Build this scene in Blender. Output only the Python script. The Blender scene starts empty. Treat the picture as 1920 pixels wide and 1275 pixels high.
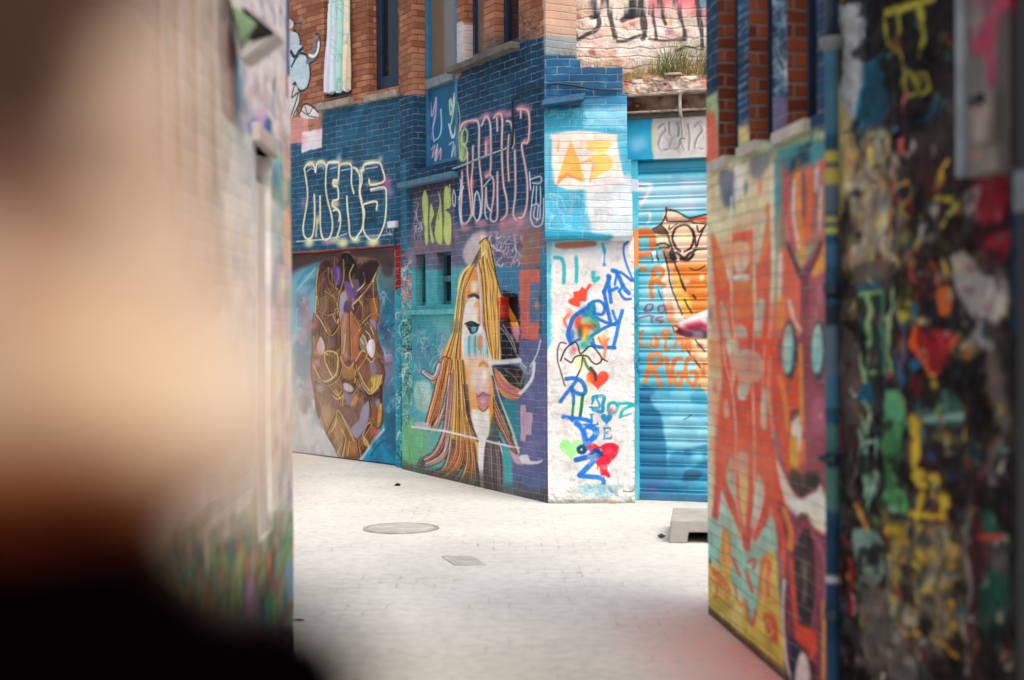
import bpy, bmesh, math, random
import numpy as np
from mathutils import Vector, Matrix

C = bpy.context.scene.collection
random.seed(7)

# ------------------------------------------------------------------ camera
F = 50.0 * 1920 / 36.0
EYE = 1.55
PITCH = math.radians(0.80)
ROLL = math.radians(-0.33)
cam_d = bpy.data.cameras.new("camera")
cam_o = bpy.data.objects.new("camera", cam_d)
C.objects.link(cam_o)
cam_d.lens = 50.0
cam_d.sensor_width = 36.0
cam_d.clip_start = 0.02
cam_d.clip_end = 500
RM = Matrix.Rotation(math.pi / 2 - PITCH, 3, 'X') @ Matrix.Rotation(ROLL, 3, 'Z')
cam_o.matrix_world = Matrix.Translation((0, 0, EYE)) @ RM.to_4x4()
cam_d.dof.use_dof = True
cam_d.dof.focus_distance = 12.6
cam_d.dof.aperture_fstop = 1.4
bpy.context.scene.camera = cam_o
RN = np.array(RM)


def rays(px, py):
    px = np.asarray(px, float); py = np.asarray(py, float)
    d = np.stack([(px - 960) / F, (637.5 - py) / F, -np.ones_like(px)], -1)
    return d @ RN.T


def ground(x, y, z=0.0):
    d = rays(x, y)
    t = (z - EYE) / d[2]
    return Vector((d[0] * t, d[1] * t, z))


def at_depth(x, y, dep):
    d = rays(x, y)
    t = dep / d[1]
    return Vector((d[0] * t, dep, EYE + d[2] * t))


# ------------------------------------------------------------------ colours
def hexc(h):
    if not isinstance(h, str):
        return np.array(h, float)
    return np.array([int(h[i:i + 2], 16) / 255.0 for i in (0, 2, 4)])


def lin(c):
    c = np.asarray(c, float)
    return np.where(c <= 0.04045, c / 12.92, ((c + 0.055) / 1.055) ** 2.4)


def L4(h):
    a = lin(hexc(h))
    return (float(a[0]), float(a[1]), float(a[2]), 1.0)


# ------------------------------------------------------------------ scene helpers
def tag(o, label=None, cat=None, group=None, kind=None):
    if label: o["label"] = label
    if cat: o["category"] = cat
    if group: o["group"] = group
    if kind: o["kind"] = kind
    return o


def empty(name, loc, label=None, cat=None, group=None, kind=None):
    o = bpy.data.objects.new(name, None)
    o.empty_display_size = 0.2
    o.location = loc
    C.objects.link(o)
    return tag(o, label, cat, group, kind)


def world_loc(p):
    v = Vector((0, 0, 0))
    while p is not None:
        v += p.location
        p = p.parent
    return v


def link(name, me, mat, parent=None, origin=None):
    o = bpy.data.objects.new(name, me)
    C.objects.link(o)
    if mat is not None:
        me.materials.append(mat)
    base = world_loc(parent)
    org = Vector(origin) if origin is not None else base
    if org.length > 0:
        me.transform(Matrix.Translation(-org))
    if parent is not None:
        o.parent = parent
    o.location = org - base
    return o


class MB:
    """collects simple shapes into one mesh"""

    def __init__(self):
        self.bm = bmesh.new()

    def box8(self, pts, bevel=0.0):
        vs = [self.bm.verts.new(p) for p in pts]
        fs = [(0, 3, 2, 1), (4, 5, 6, 7), (0, 1, 5, 4), (1, 2, 6, 5), (2, 3, 7, 6), (3, 0, 4, 7)]
        faces = [self.bm.faces.new([vs[i] for i in f]) for f in fs]
        bmesh.ops.recalc_face_normals(self.bm, faces=faces)
        if bevel > 0:
            ed = list({e for f in faces for e in f.edges})
            bmesh.ops.bevel(self.bm, geom=ed, offset=bevel, segments=2, affect='EDGES', profile=0.6)
        return self

    def box(self, c, s, rz=0.0, bevel=0.0):
        m = Matrix.Rotation(rz, 3, 'Z')
        c = Vector(c)
        q = []
        for z in (-1, 1):
            for x, y in ((-1, -1), (1, -1), (1, 1), (-1, 1)):
                q.append(c + m @ Vector((x * s[0] / 2, y * s[1] / 2, z * s[2] / 2)))
        return self.box8(q, bevel)

    def tube(self, pts, r, n=10, cap=True):
        pts = [Vector(p) for p in pts]
        rs = r if isinstance(r, (list, tuple)) else [r] * len(pts)
        rings = []
        up = Vector((0.13, 0.21, 0.97))
        for i, p in enumerate(pts):
            a = pts[max(i - 1, 0)]; b = pts[min(i + 1, len(pts) - 1)]
            t = (b - a).normalized()
            if abs(t.dot(up)) > 0.97:
                up = Vector((1, 0.1, 0))
            x = t.cross(up).normalized(); y = t.cross(x).normalized()
            rings.append([self.bm.verts.new(p + (x * math.cos(k * 2 * math.pi / n) + y * math.sin(k * 2 * math.pi / n)) * rs[i]) for k in range(n)])
        for a, b in zip(rings[:-1], rings[1:]):
            for k in range(n):
                f = self.bm.faces.new((a[k], a[(k + 1) % n], b[(k + 1) % n], b[k]))
                f.smooth = True
        if cap:
            self.bm.faces.new(rings[0][::-1]); self.bm.faces.new(rings[-1])
        return self

    def lathe(self, c, prof, n=32):
        c = Vector(c)
        rings = [[self.bm.verts.new(c + Vector((r * math.cos(k * 2 * math.pi / n), r * math.sin(k * 2 * math.pi / n), z))) for k in range(n)] for r, z in prof]
        for a, b in zip(rings[:-1], rings[1:]):
            for k in range(n):
                self.bm.faces.new((a[k], a[(k + 1) % n], b[(k + 1) % n], b[k]))
        self.bm.faces.new(rings[0][::-1]); self.bm.faces.new(rings[-1])
        return self

    def build(self, name, mat, parent=None, origin=None, smooth=False):
        me = bpy.data.meshes.new(name)
        bmesh.ops.recalc_face_normals(self.bm, faces=self.bm.faces[:])
        self.bm.to_mesh(me); self.bm.free()
        if smooth:
            for p in me.polygons: p.use_smooth = True
        return link(name, me, mat, parent, origin)


# ------------------------------------------------------------------ noise
def vnoise(x, y, seed=0):
    rs = np.random.RandomState(seed)
    tab = rs.rand(256, 256)
    xi = np.floor(x).astype(int); yi = np.floor(y).astype(int)
    fx = x - xi; fy = y - yi
    fx = fx * fx * (3 - 2 * fx); fy = fy * fy * (3 - 2 * fy)
    a = tab[yi & 255, xi & 255]; b = tab[yi & 255, (xi + 1) & 255]
    c = tab[(yi + 1) & 255, xi & 255]; d = tab[(yi + 1) & 255, (xi + 1) & 255]
    return (a * (1 - fx) + b * fx) * (1 - fy) + (c * (1 - fx) + d * fx) * fy


def fbm(x, y, seed=0, octv=4):
    s = 0; a = 0.5; t = 0
    for k in range(octv):
        s = s + a * vnoise(x * 2 ** k + 13.7 * k, y * 2 ** k + 5.1 * k, seed + k); t += a; a *= 0.5
    return s / t


def catmull(p, closed=False, n=6):
    p = np.asarray(p, float)
    if len(p) < 3:
        return p
    out = []
    m = len(p)
    rng = range(m) if closed else range(m - 1)
    for i in rng:
        if closed:
            a, b, c, d = p[i - 1], p[i], p[(i + 1) % m], p[(i + 2) % m]
        else:
            a, b, c, d = p[max(i - 1, 0)], p[i], p[i + 1], p[min(i + 2, m - 1)]
        for k in range(n):
            t = k / n
            out.append(0.5 * ((2 * b) + (c - a) * t + (2 * a - 5 * b + 4 * c - d) * t * t + (3 * b - a - 3 * c + d) * t ** 3))
    if not closed:
        out.append(p[-1])
    return np.array(out)


def Z(ox, oy, s):
    """turns readings taken off an enlarged view into picture points"""
    def f(*a):
        a = np.array(a, float).reshape(-1, 2)
        return a / s + np.array([ox, oy])
    return f


# ------------------------------------------------------------------ a wall face: fine grid carrying its paint per vertex
class Panel:
    def __init__(self, p0, p1, u0, u1, v1, cell, d=0.0, v0=0.0, vfine=None, cellv=None, au=1.0, frame=None):
        """p0,p1: two ground points of the wall line (u=0 at p0); u0..u1, v0..v1 extents in metres; d: offset toward the street"""
        if frame is not None:
            self.O, self.U, self.n = frame.O.copy(), frame.U.copy(), frame.n.copy()
        else:
            p0 = np.array(p0); p1 = np.array(p1)
            self.O = np.array([p0[0], p0[1], 0.0])
            w = np.array([p1[0] - p0[0], p1[1] - p0[1], 0.0])
            self.U = w / np.linalg.norm(w)
            self.n = np.array([self.U[1], -self.U[0], 0.0])
            if self.n @ (np.array([0, 0, 0]) - self.O) < 0: self.n = -self.n
        self.d = d; self.au = au
        self.Od = self.O + self.n * d
        self.cell = cell; self.cellv = cellv or cell
        self.ext = (u0, u1, v0, v1); self.vfine = vfine if vfine is not None else 99.0
        self.holes = []
        self.ops = []
        self.disp = None

    def uv(self, pts):
        pts = np.asarray(pts, float).reshape(-1, 2)
        r = rays(pts[:, 0], pts[:, 1])
        e = np.array([0, 0, EYE])
        t = ((self.Od - e) @ self.n) / (r @ self.n)
        h = e + r * t[:, None]
        return np.stack([(h - self.Od) @ self.U, h[:, 2]], -1)

    def uvx(self, x, y):
        return self.uv([(x, y)])[0]

    def depth(self, pts):
        q = self.uv(pts)
        return float(np.mean((self.Od[None, :] + q[:, :1] * self.U)[:, 1]))

    def P(self, u, v, d=0.0):
        h = self.Od + self.U * u + self.n * d
        return Vector((h[0], h[1], v))

    def hole_px(self, x0, x1, ytop, ybot, xref=None):
        """opening with vertical jambs at picture columns x0,x1 and level head/cill read at the middle of the opening"""
        ym = 0.5 * (ytop + ybot)
        xm = 0.5 * (x0 + x1)
        ua = self.uvx(x0, ym)[0]; ub = self.uvx(x1, ym)[0]
        va = self.uvx(xm, ybot)[1]; vb = self.uvx(xm, ytop)[1]
        h = (min(ua, ub), max(ua, ub), min(va, vb), max(va, vb))
        self.holes.append(h)
        return h

    def grid(self):
        u0, u1, v0, v1 = self.ext

        def axis(a, b, brk, step):
            brk = sorted({a, b} | {x for x in brk if a < x < b})
            o = []
            for p, q in zip(brk[:-1], brk[1:]):
                k = max(1, int(round((q - p) / step)))
                o += list(np.linspace(p, q, k, endpoint=False))
            return np.array(o + [b])
        self.us = axis(u0, u1, [h[0] for h in self.holes] + [h[1] for h in self.holes], self.cell)
        hb = [h[2] for h in self.holes] + [h[3] for h in self.holes]
        vf = min(self.vfine, v1)
        a = axis(v0, vf, hb, self.cellv)
        if vf < v1 - 1e-6:
            a = np.concatenate([a, axis(vf, v1, hb, 0.12)[1:]])
        self.vs = a
        self.Ug, self.Vg = np.meshgrid(self.us, self.vs)
        self.col = np.zeros(self.Ug.shape + (4,))
        self.col[..., :3] = 0.5
        return self

    # ---- paint
    def win(self, q, pad):
        i0 = np.searchsorted(self.us, q[:, 0].min() - pad / self.au); i1 = np.searchsorted(self.us, q[:, 0].max() + pad / self.au)
        j0 = np.searchsorted(self.vs, q[:, 1].min() - pad); j1 = np.searchsorted(self.vs, q[:, 1].max() + pad)
        return slice(j0, j1), slice(i0, i1)

    def put(self, sl, m, color, a=1.0, al=None):
        c = hexc(color)
        m = np.clip(m, 0, 1)[..., None] * a
        t = self.col[sl]
        t[..., :3] = t[..., :3] * (1 - m) + c * m
        if al is None:
            t[..., 3:] = t[..., 3:] * (1 - m) + m
        else:
            t[..., 3:] = t[..., 3:] * (1 - m) + al * m

    def segdist(self, U, V, q):
        best = None
        for (ax, ay), (bx, by) in zip(q[:-1], q[1:]):
            dx, dy = bx - ax, by - ay
            l2 = dx * dx + dy * dy + 1e-12
            t = np.clip(((U - ax) * dx + (V - ay) * dy) / l2, 0, 1)
            d = (U - ax - t * dx) ** 2 + (V - ay - t * dy) ** 2
            best = d if best is None else np.minimum(best, d)
        return np.sqrt(best)

    def L(self, pts, color, w, soft=1.2, a=1.0, sm=True, var=0.0):
        """spray line along picture points, w and soft in picture pixels"""
        pts = np.asarray(pts, float).reshape(-1, 2)
        k = self.depth(pts) / F
        q = self.uv(pts)
        if sm and len(q) > 2: q = catmull(q)
        r = w * 0.5 * k; s = max(soft * k, self.cellv * 0.6)
        sl = self.win(q, r + s * 1.5)
        U = self.Ug[sl] * self.au; V = self.Vg[sl]
        if U.size == 0: return
        d = self.segdist(U, V, q * np.array([self.au, 1]))
        if var: r = r * (1 + var * (fbm(U * 9, V * 9, 3, 2) - 0.5) * 2)
        self.put(sl, (r + s * 0.5 - d) / s, color, a)

    def Fl(self, pts, color, soft=1.2, a=1.0, sm=True, al=None, rag=0.0, seed=1):
        pts = np.asarray(pts, float).reshape(-1, 2)
        k = self.depth(pts) / F
        q = self.uv(pts)
        self.fill_uv(q, color, max(soft * k, self.cellv * 0.6), a, sm, al, rag * k, seed)

    def fill_uv(self, q, color, s, a=1.0, sm=False, al=None, rag=0.0, seed=1):
        q = np.asarray(q, float)
        if sm: q = catmull(q, True, 5)
        sl = self.win(q, s * 1.5 + rag)
        U = self.Ug[sl] * self.au; V = self.Vg[sl]
        if U.size == 0: return
        q = q * np.array([self.au, 1])
        qc = np.vstack([q, q[:1]])
        ins = np.zeros(U.shape, bool)
        for (ax, ay), (bx, by) in zip(qc[:-1], qc[1:]):
            if ay == by: continue
            c = ((ay > V) != (by > V)) & (U < (bx - ax) * (V - ay) / (by - ay) + ax)
            ins ^= c
        d = self.segdist(U, V, qc)
        d = np.where(ins, d, -d)
        if rag: d = d + rag * (fbm(U * 14 + seed, V * 14, seed, 3) - 0.5) * 2
        self.put(sl, d / s + 0.5, color, a, al)

    def S(self, x, y, rx, ry, color, a=1.0):
        """soft round cloud of paint, radii in picture pixels"""
        q = self.uv([(x, y), (x + rx, y), (x, y + ry)])
        ru = abs(q[1, 0] - q[0, 0]) + 1e-6; rv = abs(q[2, 1] - q[0, 1]) + 1e-6
        w = np.array([[q[0, 0] - 1.6 * ru, q[0, 1] - 1.6 * rv], [q[0, 0] + 1.6 * ru, q[0, 1] + 1.6 * rv]])
        sl = self.win(w, 0)
        d2 = ((self.Ug[sl] - q[0, 0]) / ru) ** 2 + ((self.Vg[sl] - q[0, 1]) / rv) ** 2
        self.put(sl, np.exp(-1.6 * d2 ** 1.5), color, a)

    def noise(self, color, scale, lo, hi, a=1.0, seed=1, box=None, sx=1.0, al=None):
        """ragged patches of a colour; box = picture rectangle"""
        if box is not None:
            x0, y0, x1, y1 = box
            q = self.uv([(x0, y0), (x1, y0), (x1, y1), (x0, y1)])
            sl = self.win(q, 0)
            U = self.Ug[sl]; V = self.Vg[sl]
            if U.size == 0: return
            e = 0.15
            fu = np.clip(np.minimum(U - q[:, 0].min(), q[:, 0].max() - U) / (e * np.ptp(q[:, 0]) + 1e-9), 0, 1)
            fv = np.clip(np.minimum(V - q[:, 1].min(), q[:, 1].max() - V) / (e * np.ptp(q[:, 1]) + 1e-9), 0, 1)
            g = fu * fv
        else:
            sl = (slice(None), slice(None)); U = self.Ug; V = self.Vg; g = 1.0
        f = fbm(U * self.au / scale * sx, V / scale, seed, 4)
        self.put(sl, np.clip((f - lo) / (hi - lo), 0, 1) * g, color, a, al)

    def mottle(self, amt, scale, seed=5):
        f = (fbm(self.Ug * self.au / scale, self.Vg / scale, seed, 4) - 0.5) * 2 * amt
        self.col[..., :3] = np.clip(self.col[..., :3] * (1 + f[..., None]), 0, 1)

    def brickvar(self, amt, bw=0.20, rh=0.062, seed=2, chip=0.0, chipc='b07050', box=None):
        row = np.floor(self.Vg / rh).astype(int)
        off = np.where(row % 2 == 0, bw * 0.5, 0.0)
        colm = np.floor((self.Ug + off) / bw).astype(int)
        tab = np.random.RandomState(seed).rand(256, 256)
        r = tab[row & 255, colm & 255]
        self.col[..., :3] = np.clip(self.col[..., :3] * (1 + amt * (r - 0.5) * 2)[..., None], 0, 1)
        return r

    def scrawl(self, box, cols, n, w, seed, size=14, a=0.8, soft=1.0):
        """small layered tags: short looping lines"""
        rs = np.random.RandomState(seed)
        x0, y0, x1, y1 = box
        for i in range(n):
            cx, cy = rs.uniform(x0, x1), rs.uniform(y0, y1)
            m = rs.randint(3, 7)
            p = np.cumsum(rs.normal(0, 1, (m, 2)) * np.array([size * 0.45, size * 0.7]), 0)
            p = p - p.mean(0) + (cx, cy)
            p[:, 0] = np.clip(p[:, 0], x0, x1); p[:, 1] = np.clip(p[:, 1], y0, y1)
            self.L(p, cols[rs.randint(len(cols))], w * rs.uniform(0.6, 1.4), soft, a * rs.uniform(0.6, 1))

    def facets(self, poly, n, cols, seed, axis=None, a=.9, edge='d2a85a', dark='2a1818'):
        """angular plates inside an outline, roughly mirrored about a painted axis, with dark and gold joints"""
        poly = np.asarray(poly, float).reshape(-1, 2)
        q = catmull(self.uv(poly), True, 4)
        sl = self.win(q, .01)
        U = self.Ug[sl]; V = self.Vg[sl]
        qc = np.vstack([q, q[:1]]); ins = np.zeros(U.shape, bool)
        for (ax, ay), (bx, by) in zip(qc[:-1], qc[1:]):
            if ay != by: ins ^= ((ay > V) != (by > V)) & (U < (bx - ax) * (V - ay) / (by - ay) + ax)
        rs = np.random.RandomState(seed)
        uc = .5 * (q[:, 0].min() + q[:, 0].max()) if axis is None else axis
        hw = .5 * np.ptp(q[:, 0])
        su = rs.uniform(0, hw * 1.05, n); sv = rs.uniform(q[:, 1].min(), q[:, 1].max(), n); ci = rs.randint(len(cols), size=n)
        SU = np.concatenate([uc + su, uc - su]); SV = np.concatenate([sv, sv + rs.normal(0, .01, n)]); CI = np.concatenate([ci, ci])
        d1 = np.full(U.shape, 9.); d2 = np.full(U.shape, 9.); k1 = np.zeros(U.shape, int)
        for i in range(2 * n):
            d = np.hypot((U - SU[i]) * 1.35, (V - SV[i]) * .8)
            m = d < d1
            d2 = np.where(m, d1, np.minimum(d2, d)); k1 = np.where(m, i, k1); d1 = np.where(m, d, d1)
        C3 = np.array([hexc(c) for c in cols])[CI[k1]]
        e = d2 - d1
        g = .82 + .36 * np.clip((V - SV[k1]) / .12 + .5, 0, 1)
        t = self.col[sl]; m = (ins * a)[..., None]
        t[..., :3] = t[..., :3] * (1 - m) + np.clip(C3 * g[..., None], 0, 1) * m
        self.put(sl, ins * np.clip((.016 - e) / .006, 0, 1), dark, .8)
        self.put(sl, ins * np.clip((.007 - np.abs(e - .006)) / .005, 0, 1), edge, .75)

    def dull(self, k):
        g = self.col[..., :3].mean(-1, keepdims=True)
        self.col[..., :3] = self.col[..., :3] * (1 - k) + g * k

    def foot(self, h, color='5a5248', a=.6, seed=9):
        """splash dirt along the bottom of the wall"""
        n = fbm(self.Ug * 6, self.Vg * 6, seed, 4)
        self.put((slice(None), slice(None)), np.clip((h * (.35 + 1.3 * n) - self.Vg) / (h * .5), 0, 1), color, a)

    def hatch(self, a, b, n, cols, w, al=.7, soft=1.0):
        """stripes running between two edge lines"""
        a = catmull(np.asarray(a, float).reshape(-1, 2)); b = catmull(np.asarray(b, float).reshape(-1, 2))
        k = 14
        ia = a[np.linspace(0, len(a) - 1, k).astype(int)]; ib = b[np.linspace(0, len(b) - 1, k).astype(int)]
        for i in range(n):
            t = (i + .5) / n
            self.L(ia * (1 - t) + ib * t, cols[i % len(cols)], w, soft, al, False)

    def dabs(self, box, cols, n, rx, ry, seed, a=0.8):
        rs = np.random.RandomState(seed)
        x0, y0, x1, y1 = box
        for i in range(n):
            k = rs.uniform(0.5, 1.5)
            self.S(rs.uniform(x0, x1), rs.uniform(y0, y1), rx * k * rs.uniform(.6, 1.4), ry * k * rs.uniform(.6, 1.4), cols[rs.randint(len(cols))], a * rs.uniform(.5, 1))

    # ---- mesh
    def build(self, name, mat, parent=None, t=0.3, rim=None, back='quad', outline=None, origin=None, shear=0.0):
        nu, nv = len(self.us), len(self.vs)
        cu = 0.5 * (self.us[1:] + self.us[:-1]); cv = 0.5 * (self.vs[1:] + self.vs[:-1])
        M = np.ones((nv - 1, nu - 1), bool)
        CU, CV = np.meshgrid(cu, cv)
        for a, b, c, d in self.holes:
            M &= ~((CU > a) & (CU < b) & (CV > c) & (CV < d))
        if outline is not None:
            M &= outline(CU, CV)
        dd = np.zeros(self.Ug.shape) if self.disp is None else self.disp(self.Ug, self.Vg)
        pos = self.Od + self.Ug[..., None] * self.U + dd[..., None] * self.n
        pos[..., 2] = self.Vg
        flip = np.cross(self.U, [0, 0, 1]) @ self.n < 0
        idx = np.arange(nu * nv).reshape(nv, nu)
        q = np.stack([idx[:-1, :-1], idx[:-1, 1:], idx[1:, 1:], idx[1:, :-1]], -1)[M]
        # boundary edges, oriented with their face on the left
        e = []
        Mp = np.pad(M, 1)
        c = Mp[1:-1, 1:-1]
        for nb, (s, f) in ((Mp[:-2, 1:-1], (idx[:-1, :-1], idx[:-1, 1:])), (Mp[2:, 1:-1], (idx[1:, 1:], idx[1:, :-1])),
                           (Mp[1:-1, :-2], (idx[1:, :-1], idx[:-1, :-1])), (Mp[1:-1, 2:], (idx[:-1, 1:], idx[1:, 1:]))):
            k = c & ~nb
            e.append(np.stack([s[k], f[k]], -1))
        e = np.concatenate(e)
        vp = pos.reshape(-1, 3); vc = self.col.reshape(-1, 4).copy()
        vuv = np.stack([self.Ug.ravel(), self.Vg.ravel()], -1)
        nb0 = len(vp)
        used = np.unique(e)
        # rim: a front copy (so its own colour) and a back copy
        remap = np.full(nb0, -1); remap[used] = np.arange(len(used))
        rc = vc[used].copy()
        if rim is not None: rc[:] = rim
        f0 = vp[used]; b0 = f0 - self.n * (t + dd.ravel()[used])[:, None] + self.U * shear
        ef = remap[e]
        k0 = nb0; k1 = nb0 + len(used)
        rq = np.stack([k0 + ef[:, 1], k0 + ef[:, 0], k1 + ef[:, 0], k1 + ef[:, 1]], -1)
        V = [vp, f0, b0]; CC = [vc, rc, rc]; T = [vuv, vuv[used], vuv[used] + np.array([t, 0])]
        Q = [q, rq]
        k2 = k1 + len(used)
        if back == 'quad':
            u0, u1, v0, v1 = self.ext
            bq = np.array([[*(self.Od + self.U * u - self.n * t)[:2], v] for u, v in ((u0, v0), (u0, v1), (u1, v1), (u1, v0))])
            V.append(bq); CC.append(np.tile([0.25, 0.24, 0.23, 1.0], (4, 1))); T.append(np.array([(u0, v0), (u0, v1), (u1, v1), (u1, v0)]))
            Q.append(np.array([[k2, k2 + 1, k2 + 2, k2 + 3]]))
        elif back == 'grid':
            V.append(vp - self.n * (t + dd.ravel())[:, None] + self.U * shear); CC.append(vc); T.append(vuv)
            Q.append(q[:, ::-1] + k2)
        V = np.concatenate(V); CC = np.concatenate(CC); T = np.concatenate(T); Q = np.concatenate(Q)
        if flip: Q = Q[:, ::-1]
        keep = np.zeros(len(V), bool); keep[Q.ravel()] = True
        ren = np.cumsum(keep) - 1
        V = V[keep]; CC = CC[keep]; T = T[keep]; Q = ren[Q]
        me = bpy.data.meshes.new(name)
        me.vertices.add(len(V)); me.vertices.foreach_set("co", V.astype(np.float32).ravel())
        me.loops.add(Q.size); me.loops.foreach_set("vertex_index", Q.astype(np.int32).ravel())
        me.polygons.add(len(Q)); me.polygons.foreach_set("loop_start", (np.arange(len(Q)) * 4).astype(np.int32))
        try:
            me.polygons.foreach_set("loop_total", np.full(len(Q), 4, np.int32))
        except Exception:
            pass
        uvl = me.uv_layers.new(name="UVMap")
        uvl.data.foreach_set("uv", T[Q.ravel()].astype(np.float32).ravel())
        ca = me.color_attributes.new("paint", 'FLOAT_COLOR', 'POINT')
        CL = np.concatenate([lin(np.clip(CC[:, :3], 0, 1)) * PAINT_GAIN, CC[:, 3:]], 1)
        ca.data.foreach_set("color", CL.astype(np.float32).ravel())
        me.update(calc_edges=True); me.validate()
        if self.disp is not None:
            for p in me.polygons: p.use_smooth = False
        return link(name, me, mat, parent, origin)

    def slab(self, u0, u1, v0, v1, d0, d1, bevel=0.006, mb=None):
        q = []
        for v in (v0, v1):
            for u, d in ((u0, d1), (u1, d1), (u1, d0), (u0, d0)):
                q.append(self.P(u, v, d))
        mb = mb or MB()
        mb.box8(q, bevel)
        return mb


PAINT_GAIN = 1.0


# ------------------------------------------------------------------ materials
def newmat(name):
    m = bpy.data.materials.new(name); m.use_nodes = True
    nt = m.node_tree
    return m, nt, nt.nodes["Principled BSDF"]


def nd(nt, typ, **kw):
    n = nt.nodes.new(typ)
    for k, v in kw.items():
        setattr(n, k, v)
    return n


def plain(name, color, rough=0.7, var=0.15, scale=12.0, bump=0.15, bscale=40.0, metal=0.0, color2=None, spec=0.3):
    m, nt, b = newmat(name)
    tc = nd(nt, "ShaderNodeTexCoord")
    n = nd(nt, "ShaderNodeTexNoise"); n.inputs["Scale"].default_value = scale; n.inputs["Detail"].default_value = 6
    nt.links.new(tc.outputs["Object"], n.inputs["Vector"])
    r = nd(nt, "ShaderNodeValToRGB")
    c = np.array(L4(color))
    c2 = np.array(L4(color2)) if color2 else np.array([*(c[:3] * (1 - 2 * var)), 1])
    r.color_ramp.elements[0].position = 0.35; r.color_ramp.elements[1].position = 0.65
    r.color_ramp.elements[0].color = tuple(c2); r.color_ramp.elements[1].color = tuple(c)
    nt.links.new(n.outputs["Fac"], r.inputs["Fac"]); nt.links.new(r.outputs["Color"], b.inputs["Base Color"])
    b.inputs["Roughness"].default_value = rough; b.inputs["Metallic"].default_value = metal
    b.inputs["Specular IOR Level"].default_value = spec
    if bump:
        n2 = nd(nt, "ShaderNodeTexNoise"); n2.inputs["Scale"].default_value = bscale; n2.inputs["Detail"].default_value = 5
        nt.links.new(tc.outputs["Object"], n2.inputs["Vector"])
        bp = nd(nt, "ShaderNodeBump"); bp.inputs["Strength"].default_value = bump; bp.inputs["Distance"].default_value = 0.01
        nt.links.new(n2.outputs["Fac"], bp.inputs["Height"]); nt.links.new(bp.outputs["Normal"], b.inputs["Normal"])
    return m


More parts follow.
